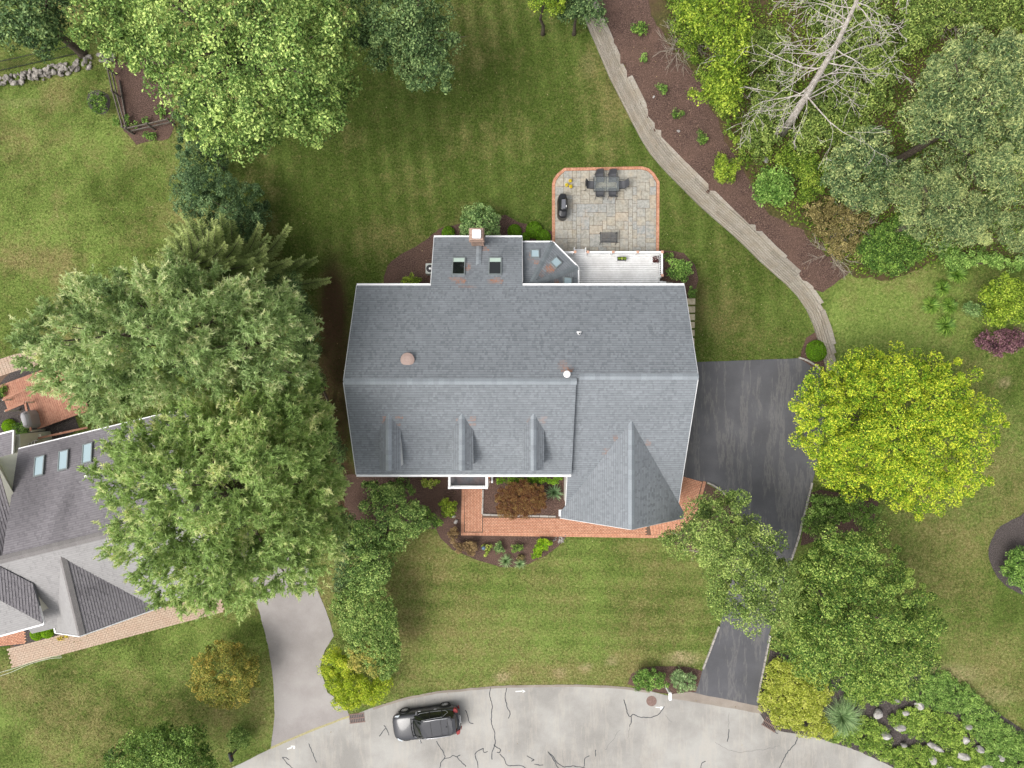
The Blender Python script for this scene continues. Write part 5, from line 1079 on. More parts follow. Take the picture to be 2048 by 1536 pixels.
def spruce(base, h, R, mk, label, seed, z0=0.8, nb=120):
    rg = np.random.default_rng(seed); bx, by = base; root = empty('spruce_tree', (bx, by, 0), label=label, cat='tree'); c = []; d = []; tn = []; mb = MB()
    for i in range(nb):
        t = (i / nb) ** 0.8; z = z0 + (h - z0) * t * 0.97; L = R * (1 - t) ** 0.75 * rg.uniform(0.85, 1.1) + 0.25; a = i * 2.39996 + rg.normal(0, 0.2); o = np.array([math.cos(a), math.sin(a), 0]); s = np.array([-o[1], o[0], 0])
        P0 = np.array([bx, by, z]); bt = rg.normal(0, 0.1); pts = [P0 + o * L * u + np.array([0, 0, 0.35 * L * (-0.55 * math.sin(u * 2.6) + 0.55 * u * u)]) for u in (0, 0.35, 0.7, 1.0)]; mb.tube(pts, [0.045, 0.03, 0.018, 0.006], 4)
        m = int(12 + 12 * L)
        for j in range(m):
            u = 0.12 + 0.88 * (j + rg.random()) / m; B = P0 + o * L * u + np.array([0, 0, 0.35 * L * (-0.55 * math.sin(u * 2.6) + 0.55 * u * u)])
            for sd_ in (-1, 1):
                tl = (0.16 + 0.85 * (1 - u)) * min(1.0, 0.3 * L) * rg.uniform(0.6, 1.15) + 0.1; dr_ = o * 0.75 + s * sd_ * 0.8 + np.array([0, 0, -0.22]); dr_ /= np.linalg.norm(dr_); nn = max(3, int(tl / 0.075))
                for q in range(nn):
                    p = B + dr_ * tl * q / nn; c += [p, p]; tip = 0.25 * (q / nn) + 0.2 * (u > 0.85)
                    d += [dr_ * 0.9 + rg.normal(0, 0.45, 3), dr_ * 0.9 + rg.normal(0, 0.45, 3)]; tn += [0.45 + bt + tip + rg.normal(0, 0.1), 0.45 + bt + tip + rg.normal(0, 0.1)]
    c = np.array(c); d = np.array(d); link_mesh(needle_mesh('foliage', c, d, np.full(len(c), 0.15), np.full(len(c), 0.06), np.array(tn), rg), 'foliage', LM[mk], root)
    mb.tube([(bx, by, -0.1), (bx, by, h * 0.5), (bx, by, h)], [0.2, 0.12, 0.02], 8); mb.build('trunk', M['bark'], root); return root
spruce(P(490, 575), 10.5, 5.5, 'spruce', 'olive green spruce with drooping fan branches above the white pine', 31)
def conetree(name, poly, z0, z1, mk, label, seed, r=0.35, **k): return plant(name, poly, z0, z1, mk, label, 'tree', r=r, leaf=0.16, dens=0.9, aspect=0.32, seed=seed, trunk=0.1, nl=5, lean=0.75, **k)
conetree('arborvitae', [(342, 190), (370, 172), (425, 185), (450, 260), (445, 330), (420, 360), (372, 372), (344, 335)], 1.0, 7.0, 'arbor', 'dark blue green arborvitae in the strip under the oak', 41)
conetree('arborvitae', [(350, 350), (420, 330), (470, 345), (520, 370), (545, 425), (525, 480), (430, 490), (360, 450), (342, 395)], 0.8, 6.0, 'arbor', 'broad dark arborvitae between the spruce and the oak', 42)
conetree('arborvitae', [(520, 560), (600, 545), (622, 600), (640, 680), (645, 740), (655, 820), (690, 900), (705, 945), (660, 940), (620, 860), (600, 760), (570, 650)], 1.0, 5.0, 'deep', 'dark green lower boughs of the conifer row along the bare side strip', 43, gap=0.1)
plant('yew_hedge', [(655, 1192), (700, 1165), (775, 1170), (798, 1230), (808, 1290), (800, 1342), (770, 1362), (720, 1340), (692, 1300), (672, 1240)], 1.6, 3.6, 'hedge', 'tall clipped green yew hedge between neighbouring driveway and front lawn', 'hedge', r=0.24, leaf=0.11, dens=1.1, seed=44, dome=0.22, zn=0.03)
plant('yew_shrub', blob(738, 1318, 44, 42, 14, 0.1, 3), 2.4, 3.5, 'hedge_rust', 'straw tinged yew at the street end of the clipped hedge', 'shrub', r=0.22, leaf=0.09, dens=1.1, seed=45, dome=0.25, zn=0.03)
plant('golden_cypress', [(640, 1318), (658, 1288), (690, 1306), (715, 1340), (750, 1358), (788, 1358), (782, 1388), (745, 1412), (715, 1418), (692, 1432), (660, 1402), (640, 1365)], 0.7, 1.9, 'gold', 'bright yellow cypress bush by the storm drain', 'shrub', r=0.3, leaf=0.13, dens=0.95, seed=46, aspect=0.35)
plant('orange_shrub', [(378, 1330), (400, 1290), (430, 1272), (462, 1275), (500, 1295), (522, 1330), (522, 1380), (500, 1405), (455, 1425), (410, 1418), (385, 1395), (375, 1360)], 0.8, 3.2, 'orange', 'orange tinted round bush on the neighbouring front lawn', 'shrub', r=0.32, leaf=0.10, dens=0.75, seed=47, gap=0.05)
plant('street_tree', [(198, 1520), (240, 1470), (300, 1442), (345, 1438), (395, 1445), (412, 1480), (440, 1530), (430, 1600), (200, 1620)], 2.5, 5.5, 'holly', 'glossy green tree at the street corner of the neighbouring lawn', CT, r=0.38, leaf=0.14, dens=0.75, seed=48, trunk=0.12)
plant('round_shrub', blob(477, 1477, 28, 26), 0.3, 0.95, 'hedge', 'round green shrub behind the black mailbox', 'shrub', r=0.17, leaf=0.08, dens=0.9, seed=49)
plant('round_shrub', blob(198, 206, 24, 23), 0.3, 1.0, 'shrub', 'round leafy shrub in its own mulch circle on the rear lawn', 'shrub', r=0.22, leaf=0.13, dens=0.6, seed=50)
# ---- clipped balls
def ball(cx, cy, r_px, label, mk='box', seed=0, h=None):
    x, y, z = G(cx, cy); R = r_px * (H - z) / F; rg = np.random.default_rng(seed + 500); root = empty('ball_shrub', (x, y, z), label=label, cat='shrub')
    n = int(2600 * R * R / 0.25); D = unit(rg.normal(size=(n, 3))); D[:, 2] = np.abs(D[:, 2]) * 1.0 - 0.25; hz = h or R * 1.25
    C = np.array([x, y, z + hz * 0.35]) + D * np.array([R, R, hz * 0.65]) * rg.uniform(0.88, 1.03, (n, 1)); k = C[:, 2] > z + 0.02; C, D = C[k], D[k]
    link_mesh(leaf_mesh('foliage', C, D + rg.normal(0, 0.5, C.shape), 0.075, 0.48 + rg.normal(0, 0.17, len(C)), 0.55, rg), 'foliage', LM[mk], root)
    MB().tube([(x, y, z - 0.05), (x, y, z + hz * 0.6)], [0.05, 0.03], 6).build('stem', M['bark'], root); return root
ball(1630, 702, 21, 'clipped green ball shrub at the corner of driveway and timber wall', seed=1)
ball(1029, 464, 14, 'small clipped ball shrub nearest the chimney shrub', seed=2); ball(1068, 461, 16.5, 'clipped ball shrub in the middle of the rear bed trio', seed=3); ball(1086, 475, 15, 'clipped ball shrub touching the brick patio border', seed=4); ball(1052, 474, 9, 'tiny clipped shrub tucked behind the sunroom gutter', seed=9)
ball(897, 467, 13, 'clipped ball shrub half hidden by the wing gutter', seed=5); ball(77, 1266, 13, 'bright green ball shrub by the neighbouring brick path', 'lime', 6); ball(98, 1262, 13, 'bright green ball shrub against the neighbouring garage corner', 'lime', 7)
ball(22, 852, 14, 'bright lime ball shrub at the end of the neighbouring deck bed', 'lime', 8)
# ---- beds round the house
S = 'shrub'
plant('rhododendron', [(915, 445), (922, 425), (945, 408), (968, 402), (992, 412), (1004, 432), (1005, 462), (990, 490), (930, 490), (918, 465)], 0.8, 2.2, 'rhodo', 'pale variegated shrub standing behind the chimney', S, r=0.28, leaf=0.13, dens=0.85, seed=60, aspect=0.4)
plant('leafy_shrub', [(788, 568), (800, 552), (815, 543), (835, 548), (845, 560), (848, 580), (790, 580)], 0.3, 1.0, 'bright', 'light green shrub under the left rear gutter', S, r=0.2, leaf=0.12, dens=0.7, seed=61)
plant('leafy_shrub', [(1328, 540), (1338, 522), (1355, 512), (1375, 515), (1390, 530), (1391, 552), (1380, 566), (1360, 568), (1340, 562)], 0.4, 1.4, 'bush2', 'dense green shrub at the corner of the white deck', S, r=0.26, leaf=0.12, dens=0.8, seed=62)
plant('leafy_shrub', blob(1334, 512, 12, 11), 0.2, 0.7, 'shrub', 'small leafy shrub by the deck corner post', S, r=0.16, leaf=0.1, dens=0.7, seed=63)
plant('leafy_shrub', blob(1384, 585, 9, 14), 0.1, 0.5, 'bush2', 'low green plant at the head of the stepping slabs', S, r=0.14, leaf=0.1, dens=0.6, seed=64)
plant('box_hedge', [(985, 954), (1128, 954), (1128, 966), (1070, 970), (985, 968)], 0.5, 0.9, 'box', 'low clipped box hedge under the front gutter', 'hedge', r=0.16, leaf=0.08, dens=1.0, seed=65, dome=0.2)
plant('lace_maple', [(985, 1000), (991, 982), (1008, 968), (1035, 961), (1067, 962), (1086, 972), (1095, 995), (1092, 1018), (1078, 1034), (1055, 1039), (1038, 1036), (1013, 1039), (993, 1028)], 0.9, 1.9, 'copperleaf', 'domed copper red lace leaf maple in the front bed', 'tree', r=0.17, leaf=0.07, dens=1.3, seed=66, trunk=0.06, dome=0.45, cvar=0.1, lvar=0.25, zn=0.03)
for i, (cx, cy, rx, lab) in enumerate(((907, 1068, 17, 'brown barberry mound beside the brick path'), (940, 1094, 17, 'brown barberry mound below the brick walk corner'), (917, 1094, 14, 'small brown barberry mound between its two neighbours'))):
    plant('barberry', blob(cx, cy, rx, rx * 1.05), 0.3, 0.75, 'brownleaf', lab, S, r=0.15, leaf=0.07, dens=1.1, seed=70 + i, zn=0.05)
plant('laurel', [(715, 962), (735, 955), (790, 955), (828, 956), (832, 985), (815, 1000), (780, 992), (740, 1000), (722, 985)], 0.8, 2.2, 'cherry', 'green laurel under the left front gutter', S, r=0.3, leaf=0.15, dens=0.8, seed=75)
plant('laurel', [(835, 1010), (858, 1008), (872, 1020), (880, 1040), (905, 1045), (885, 1060), (850, 1058), (838, 1040)], 0.5, 1.5, 'shrub', 'dark glossy laurel beside the mulch bed edge', S, r=0.24, leaf=0.12, dens=0.8, seed=76)
plant('spirea', [(875, 1005), (885, 992), (905, 992), (916, 1008), (914, 1028), (898, 1040), (880, 1030)], 0.4, 1.1, 'bright', 'light green spirea in the bed left of the door path', S, r=0.2, leaf=0.09, dens=0.8, seed=77)
plant('hosta', [(842, 958), (862, 955), (890, 956), (880, 966), (870, 980), (850, 980), (845, 970)], 0.2, 0.55, 'limecol', 'yellow green hosta group by the portico', 'plant', r=0.16, leaf=0.15, dens=0.6, seed=78)
plant('perennial', [(960, 1092), (968, 1086), (985, 1086), (984, 1100), (978, 1108), (984, 1117), (966, 1114), (968, 1102)], 0.15, 0.5, 'limecol', 'pale lime perennial in the island bed', 'plant', r=0.13, leaf=0.11, dens=0.6, seed=80)
plant('perennial', [(985, 1090), (996, 1080), (1008, 1084), (1010, 1098), (1008, 1108), (992, 1110), (986, 1102)], 0.15, 0.55, 'rhodo', 'grey green perennial mound in the island bed', 'plant', r=0.14, leaf=0.11, dens=0.7, seed=81)
plant('perennial', blob(1034, 1098, 14, 11), 0.15, 0.5, 'shrub', 'small green rose bush in the island bed', 'plant', r=0.13, leaf=0.1, dens=0.6, seed=82)
plant('spirea', [(1068, 1084), (1075, 1078), (1100, 1078), (1106, 1088), (1095, 1098), (1086, 1104), (1082, 1116), (1068, 1122), (1060, 1112), (1066, 1096)], 0.2, 0.6, 'lime', 'lime green spirea pair at the end of the island bed', S, r=0.15, leaf=0.09, dens=0.9, seed=83)
plant('perennial', blob(1042, 1116, 9, 7), 0.1, 0.3, 'brush', 'faded pinkish sedum in the island bed', 'plant', r=0.1, leaf=0.07, dens=0.6, seed=84)
plant('holly_hedge', [(1626, 990), (1660, 985), (1720, 995), (1760, 1010), (1765, 1040), (1740, 1060), (1690, 1050), (1620, 1075), (1605, 1060), (1612, 1020)], 0.8, 2.6, 'holly', 'dark holly hedge between golden maple and driveway', 'hedge', r=0.32, leaf=0.12, dens=0.9, seed=85)
plant('leafy_shrub', [(1255, 1362), (1262, 1345), (1285, 1334), (1310, 1336), (1330, 1350), (1345, 1362), (1335, 1380), (1300, 1384), (1270, 1380)], 0.4, 1.0, 'bush2', 'glossy green shrub beside the white post at the road', S, r=0.2, leaf=0.11, dens=0.8, seed=86)
plant('lavender', [(1340, 1355), (1352, 1336), (1370, 1340), (1392, 1350), (1398, 1366), (1388, 1382), (1362, 1386), (1345, 1376)], 0.3, 0.7, 'bluegrass', 'silvery blue shrub at the mouth of the driveway', S, r=0.18, leaf=0.12, dens=0.7, seed=87, aspect=0.25)
plant('golden_groundcover', [(1515, 1408), (1524, 1372), (1532, 1330), (1548, 1310), (1600, 1322), (1640, 1345), (1672, 1368), (1665, 1400), (1650, 1412), (1660, 1440), (1680, 1462), (1665, 1482), (1620, 1478), (1570, 1462), (1535, 1446)], 0.3, 0.9, 'goldcover', 'golden yellow cypress carpet spilling to the road', S, r=0.24, leaf=0.14, dens=0.95, seed=88, aspect=0.35, dome=0.35)
J = [([(1690, 1360), (1740, 1352), (1800, 1362), (1820, 1385), (1790, 1410), (1770, 1400), (1740, 1410), (1700, 1405)], 'juniper', 'green juniper mat under the linden edge'), ([(1645, 1476), (1680, 1465), (1720, 1440), (1755, 1445), (1775, 1470), (1780, 1500), (1770, 1520), (1720, 1496)], 'juniper', 'juniper mat between road and the first boulders'),
     ([(1790, 1430), (1840, 1415), (1890, 1430), (1930, 1450), (1935, 1480), (1900, 1500), (1860, 1480), (1815, 1472), (1795, 1455)], 'juniper', 'wide light green juniper mat amid the boulders'), ([(1825, 1390), (1850, 1360), (1890, 1350), (1930, 1370), (1950, 1395), (1920, 1420), (1880, 1420), (1840, 1412)], 'juniper_blue', 'blue green juniper mat along the upper soil edge'),
     ([(1925, 1425), (1960, 1400), (1990, 1425), (2020, 1460), (2010, 1490), (1960, 1485), (1935, 1460)], 'juniper_blue', 'blue green juniper mat beside the lawn edge at the corner'), ([(1790, 1500), (1850, 1492), (1900, 1510), (1910, 1545), (1830, 1560), (1785, 1530)], 'juniper', 'juniper mat along the road at the corner'), ([(1975, 1500), (2030, 1470), (2080, 1490), (2080, 1580), (1990, 1560), (1970, 1530)], 'juniper_blue', 'corner juniper mat with rusty tips'), ([(1900, 1510), (1940, 1490), (1970, 1510), (1965, 1550), (1910, 1560)], 'juniper', 'small juniper mat round the flat boulder')]
for i, (p, mk, lab) in enumerate(J): plant('juniper_mat', [(sum(q[0] for q in p) / len(p) * -0.22 + x * 1.22, sum(q[1] for q in p) / len(p) * -0.22 + y * 1.22) for x, y in p], 0.12, 0.4, mk, lab, 'groundcover', r=0.2, leaf=0.12, dens=0.7, seed=90 + i, aspect=0.3, dome=0.3, flat=0.6, gap=0.05, cvar=0.16)
plant('leafy_shrub', [(2010, 1110), (2040, 1090), (2080, 1100), (2080, 1190), (2040, 1190), (2012, 1165), (2000, 1135)], 0.4, 1.4, 'bush2', 'green shrub in the dark oval bed', S, r=0.24, leaf=0.11, dens=0.8, seed=99)
plant('leafy_shrub', [(1915, 620), (1940, 600), (1975, 605), (1985, 620), (1960, 635), (1930, 634)], 0.3, 1.0, 'rhodo', 'grey green shrub beside the tall bright bush', S, r=0.22, leaf=0.11, dens=0.7, seed=100, ground=True)
plant('bright_bush', [(1950, 600), (1985, 545), (2010, 540), (2030, 555), (2080, 550), (2080, 640), (2040, 650), (2000, 665), (1965, 655), (1955, 630), (1985, 610)], 1.0, 2.8, 'bright', 'tall bright green bush above the purple barberry', S, r=0.32, leaf=0.14, dens=0.85, seed=101, ground=True)
plant('purple_barberry', [(1940, 680), (1960, 662), (2000, 660), (2050, 655), (2075, 680), (2040, 700), (2000, 718), (1985, 708), (1955, 702)], 0.4, 1.1, 'plum', 'purple leaved barberry on the lawn bank', S, r=0.22, leaf=0.1, dens=0.8, seed=102, ground=True)
plant('leafy_shrub', [(20, 855), (40, 838), (60, 845), (62, 872), (35, 878)], 0.4, 1.0, 'bush2', 'leafy shrub between neighbouring deck and roof', S, r=0.2, leaf=0.1, dens=0.8, seed=103)
plant('marigold', [(113, 1272), (140, 1270), (145, 1278), (118, 1282)], 0.15, 0.4, 'flower', 'yellow flowering plant at the neighbouring garage corner', 'plant', r=0.12, leaf=0.08, dens=0.8, seed=104)
plant('leafy_shrub', [(-30, 775), (10, 770), (20, 785), (0, 800), (-30, 810)], 0.3, 0.8, 'shrub', 'dark leafy plant at the edge of the paved terrace', S, r=0.2, leaf=0.12, dens=0.7, seed=105)
# ---- plants on the mulched bank
for i, (cx, cy, rx, ry, mk, lab) in enumerate(((1280, 57, 20, 15, 'shrub', 'sprawling small shrub highest on the mulched bank'), (1290, 113, 10, 16, 'bush2', 'narrow bright shrub second along the mulched bank'), (1321, 178, 14, 13, 'bush2', 'small shrub third along the mulched bank'), (1354, 226, 16, 14, 'shrub', 'small shrub fourth along the mulched bank, by the overhanging branch'), (1404, 274, 16, 15, 'shrub', 'low rounded shrub fifth along the mulched bank'))):
    plant('young_shrub', blob(cx, cy, rx, ry), 0.15, 0.6, mk, lab, S, r=0.17, leaf=0.11, dens=0.5, seed=110 + i, ground=True, gap=0.2)
plant('azalea', [(1424, 345), (1430, 318), (1448, 303), (1470, 310), (1486, 330), (1482, 355), (1465, 372), (1442, 368)], 0.4, 1.3, 'bright', 'yellow green azalea standing alone on the mulched bank', S, r=0.25, leaf=0.12, dens=0.8, seed=116, ground=True)
plant('viburnum', [(1505, 388), (1508, 352), (1535, 330), (1570, 332), (1592, 355), (1590, 392), (1560, 418), (1525, 412)], 0.8, 2.2, 'bush2', 'rounded fresh green viburnum at the foot of the wood', S, r=0.3, leaf=0.14, dens=0.85, seed=117, ground=True)
WD = 'shrub'
plant('young_maple', [(1345, 20), (1400, -20), (1500, -30), (1512, 60), (1500, 120), (1492, 180), (1470, 235), (1440, 232), (1415, 205), (1372, 222), (1378, 185), (1412, 160), (1418, 110), (1395, 70)], 2.5, 5.5, 'bright', 'bright green young maple reaching over the mulched bank', CT, r=0.34, leaf=0.17, dens=0.7, seed=120, trunk=0.1, gap=0.22, ground=True)
plant('thicket', [(1330, -40), (1420, -40), (1420, 40), (1400, 110), (1440, 160), (1470, 250), (1500, 310), (1480, 330), (1440, 240), (1380, 130), (1340, 60)], 0.6, 2.0, 'weed', 'tangled green thicket below the young maple', WD, r=0.3, leaf=0.13, dens=0.6, seed=121, ground=True, gap=0.15)
plant('thicket', [(1500, 60), (1560, 40), (1600, 120), (1600, 220), (1560, 300), (1520, 330), (1480, 300), (1500, 180)], 0.5, 1.8, 'wood', 'olive thicket to the left of the dead tree', WD, r=0.32, leaf=0.13, dens=0.6, seed=122, ground=True, gap=0.15)
plant('thicket', [(1600, -40), (1760, -40), (1800, 60), (1800, 200), (1740, 280), (1660, 300), (1600, 320), (1570, 280), (1640, 160), (1620, 60)], 0.6, 2.4, 'wood', 'mid green undergrowth beneath the bare dead tree', WD, r=0.36, leaf=0.15, dens=0.5, seed=123, ground=True, gap=0.12)
plant('thicket', [(1490, 300), (1560, 290), (1640, 300), (1680, 340), (1640, 400), (1600, 420), (1590, 350), (1540, 325)], 0.4, 1.5, 'weed', 'yellow green thicket behind the viburnum', WD, r=0.3, leaf=0.12, dens=0.6, seed=124, ground=True, gap=0.15)
plant('thicket', [(1590, 400), (1660, 390), (1740, 420), (1740, 500), (1700, 540), (1650, 505), (1620, 460)], 0.3, 1.1, 'brush', 'brown twiggy brush at the lower edge of the wood', WD, r=0.28, leaf=0.11, dens=0.45, seed=125, ground=True, gap=0.25)
plant('holly_tree', [(1650, 300), (1700, 250), (1760, 240), (1800, 280), (1810, 350), (1780, 420), (1720, 430), (1670, 400), (1640, 350)], 2.0, 5.0, 'wood_grey', 'grey green holly tree between dead tree and pines', CT, r=0.4, leaf=0.14, dens=0.75, seed=126, trunk=0.1, ground=True, gap=0.12)
plant('thicket', [(1700, 500), (1740, 440), (1800, 430), (1850, 460), (1860, 520), (1820, 540), (1790, 560), (1750, 550)], 0.4, 1.5, 'shrub', 'dark green thicket at the corner of the bright bank lawn', WD, r=0.3, leaf=0.12, dens=0.7, seed=127, ground=True, gap=0.1)
plant('wood_pine', [(1800, 220), (1830, 120), (1870, 60), (1930, 50), (1990, 60), (2090, 50), (2090, 300), (2060, 420), (1990, 400), (1930, 300), (1860, 290), (1810, 280)], 6.0, 11.0, 'wood_grey', 'tall grey green pine with tan tips deep in the wood', CT, r=0.6, leaf=0.18, dens=0.8, seed=128, trunk=0.25, ground=True, gap=0.14, aspect=0.25, tip_shade=0.3, up=0.2)
plant('wood_pine', [(1780, 400), (1800, 310), (1850, 290), (1920, 310), (1990, 400), (2090, 420), (2090, 510), (2000, 515), (1930, 490), (1870, 505), (1800, 450)], 4.0, 8.0, 'wood_grey', 'lower grey green pine at the front of the wood', CT, r=0.55, leaf=0.15, dens=0.8, seed=129, trunk=0.2, ground=True, gap=0.14, aspect=0.25, tip_shade=0.28, up=0.2)
plant('thicket', [(1800, -50), (2090, -50), (2090, 60), (1980, 60), (1900, 50), (1850, 100), (1810, 120), (1790, 40)], 0.8, 3.5, 'wood', 'mixed dark undergrowth at the top of the wood', WD, r=0.4, leaf=0.15, dens=0.6, seed=130, ground=True, gap=0.2)
plant('thicket', [(1860, 510), (1920, 495), (2090, 510), (2090, 545), (1960, 540), (1900, 540)], 0.3, 1.0, 'juniper_blue', 'low blue green brush under the front pine', WD, r=0.3, leaf=0.12, dens=0.6, seed=131, ground=True, gap=0.1)
plant('shade_tree', [(1030, -40), (1120, -60), (1150, -10), (1145, 15), (1110, 28), (1060, 14)], 3.0, 5.5, 'bright', 'yellow green branch tips over the top of the back lawn', CT, r=0.36, leaf=0.15, dens=0.75, seed=132, trunk=0.12, gap=0.15)
plant('shade_tree', [(1100, -40), (1205, -40), (1218, 40), (1200, 62), (1170, 40), (1130, 48), (1105, 20)], 2.5, 4.5, 'deep', 'dark green tree at the upper end of the timber wall', CT, r=0.36, leaf=0.15, dens=0.8, seed=133, trunk=0.12)
for i, (cx, cy, rx, ry, lab) in enumerate(((292, 240, 10, 9, 'leafy vegetable plant in the middle of the garden bed'), (320, 225, 12, 16, 'leafy vegetable plant against the arborvitae'), (230, 245, 9, 14, 'weedy plant outside the garden rail'), (252, 240, 6, 14, 'weeds between garden rail and edging board'), (268, 250, 8, 8, 'small seedlings at the garden corner'), (300, 272, 12, 6, 'flowers outside the lower garden rail'))):
    plant('garden_plant', blob(cx, cy, rx, ry), 0.1, 0.4, 'bush2', lab, 'plant', r=0.14, leaf=0.11, dens=0.5, seed=140 + i, gap=0.15)

# ---- grasses and spiky plants
def tuft(name, cx, cy, r_px, h, mk, label, cat='grass', n=160, seed=0, w=0.03, droop=0.5):
    x, y, z = G(cx, cy); R = r_px * (H - z) / F; rg = np.random.default_rng(seed + 900); root = empty(name, (x, y, z), label=label, cat=cat); v = []; f = []; tn = []
    for i in range(n):
        a = rg.uniform(0, 6.283); L = R * rg.uniform(0.45, 1.08); st = np.array([x, y, z]) + np.array([math.cos(a), math.sin(a), 0]) * R * 0.12 * rg.random() + np.array([0, 0, 0.01]); o = np.array([math.cos(a), math.sin(a), 0]); s = np.array([-o[1], o[0], 0]) * w; hh = h * rg.uniform(0.6, 1.1); b = len(v); t = rg.normal(0.5, 0.2); bend = rg.normal(0, 0.15) * L
        for u in (0, 0.35, 0.7, 1.0):
            p = st + o * L * u + np.array([0, 0, hh * (math.sin(min(u * 1.25, 1) * math.pi / 2) - droop * u * u)]) + s / w * bend * u * u; k = (1 - u) * 0.8 + 0.2; v += [p - s * k, p + s * k]
        for q in range(3): f += [b + 2 * q, b + 2 * q + 1, b + 2 * q + 3, b + 2 * q + 2]; tn.append(t + 0.12 * (q - 1))
    v = np.array(v); v[:, 2] = np.maximum(v[:, 2], z + 0.01); link_mesh(mesh_np('blades', v, f, 4, {'tone': ('FACE', np.clip(tn, 0, 1))}), 'blades', LM[mk], root); return root
tuft('fountain_grass', 1680, 1428, 40, 1.1, 'bluegrass', 'fine fountain grass tuft between golden cypress and boulders', n=700, w=0.014, seed=1)
tuft('yucca', 1108, 984, 20, 0.7, 'yucca', 'spiky yucca beside the white garage wall', 'plant', n=90, w=0.03, droop=0.35, seed=2)
for i, (cx, cy, r_, lab) in enumerate(((1908, 549, 21, 'large daylily clump highest on the bank lawn'), (1879, 578, 17, 'daylily clump in the middle of the group'), (1856, 612, 19, 'daylily clump furthest toward the timber wall'), (1893, 612, 18, 'daylily clump beside the grey green shrub'), (1886, 652, 23, 'large daylily clump lowest on the bank lawn'), (1900, 508, 18, 'daylily clump at the edge of the wood'), (1885, 500, 14, 'small daylily clump under the pine edge'))): tuft('daylily', cx, cy, r_, 0.7, 'lily', lab, 'plant', n=330, w=0.03, seed=10 + i)
tuft('ornamental_grass', 1012, 1120, 15, 0.5, 'bluegrass', 'grey green grass tuft at the tip of the island bed', n=130, w=0.016, seed=20); tuft('ornamental_grass', 1040, 1126, 13, 0.4, 'bluegrass', 'smaller grass tuft on the lawn side of the island bed', n=110, w=0.016, seed=21)

# ---- undergrowth of the wood: nobody could count it
rg = np.random.default_rng(5); wp = [(1320, -60), (1340, 80), (1410, 150), (1445, 250), (1500, 350), (1545, 425), (1610, 455), (1660, 510), (1720, 550), (1790, 555), (1880, 520), (2090, 520), (2090, -60)]
K = scatter(wp, 7.0, rg, 4000); g3 = Gv(K); per = 12
C = np.repeat(g3, per, 0) + rg.normal(0, 0.2, (len(g3) * per, 3)) * np.array([1, 1, 0.7]); C[:, 2] = np.maximum(C[:, 2], np.repeat(g3[:, 2], per) + 0.08) + rg.random(len(C)) * 0.25
o = link_mesh(leaf_mesh('undergrowth', C, rg.normal(0, 0.5, C.shape) + np.array([0, 0, 1]), 0.16, 0.4 + 0.5 * (np.repeat(vnoise(K[:, 0] / 60, K[:, 1] / 60, 8), per) - 0.5) + rg.normal(0, 0.2, len(C)), 0.5, rg), 'undergrowth', LM['weed']); tag(o, 'low mixed weeds and saplings covering the wood floor', 'undergrowth', kind='stuff')

# ---- bare dead tree leaning in the wood, and other bare branches
def dead_tree(b, tops, label, r0=0.32, nb=34, seed=3, bl=3.6, m='deadwood'):
    rg = random.Random(seed); base = Vector(b); T = [base] + [Vector(t) for t in tops]; root = empty('dead_tree', b, label=label, cat='dead tree'); n = len(T)
    mb = MB(); mb.tube(T, [r0 * (1 - 0.8 * i / (n - 1)) for i in range(n)], 9); mb.build('trunk', M[m], root, smooth=True)
    def along(u): u = u * (n - 1); i = min(int(u), n - 2); return T[i].lerp(T[i + 1], u - i)
    d0 = (T[-1] - T[0]).normalized()
    def grow(mb, p, d, L, r, lev):
        pts = [p]; rr = [r]; seg = 4
        for i in range(seg):
            d = (d + Vector((rg.gauss(0, 0.2), rg.gauss(0, 0.2), rg.gauss(-0.03, 0.12)))).normalized(); pts.append(pts[-1] + d * L / seg); rr.append(r * (1 - 0.8 * (i + 1) / seg))
            if lev < 3 and i > 0:
                for _ in range(1 if lev < 2 else rg.choice((0, 1))):
                    e = (d + Vector((rg.gauss(0, 0.7), rg.gauss(0, 0.7), rg.gauss(0, 0.4)))).normalized(); grow(mb, pts[-1], e, L * rg.uniform(0.35, 0.6), rr[-1] * 0.6, lev + 1)
        for q in pts: q.z = max(q.z, float(gz(q.x, q.y)) + 0.15)
        mb.tube(pts, [max(x, 0.009) for x in rr], 4, False)
    for i in range(nb):
        u = 0.22 + 0.76 * (i + rg.random()) / nb; p = along(u); x = d0.cross(Vector((0, 0, 1))).normalized(); y = x.cross(d0); a = rg.choice((0, math.pi)) + rg.gauss(0, 0.65); d = (x * math.cos(a) + y * math.sin(a) + d0 * 0.15 + Vector((0, 0, -0.15))).normalized()
        mb = MB(); grow(mb, p, d, bl * (1.1 - 0.6 * u) * rg.uniform(0.6, 1.15), r0 * 0.2 * (1.1 - u * 0.7), 0); mb.build('branch', M[m], root)
    return root
b = G(1562, 272)
dead_tree(b, [(*P(1598, 215, 5.5), 5.5), (*P(1640, 145, 8.5), 8.5), (*P(1675, 85, 11), 11.0), (*P(1712, 5, 13.5), 13.5), (*P(1735, -50, 15), 15.0)], 'bare grey dead tree leaning out of the wood', 0.26, 42, bl=4.4)
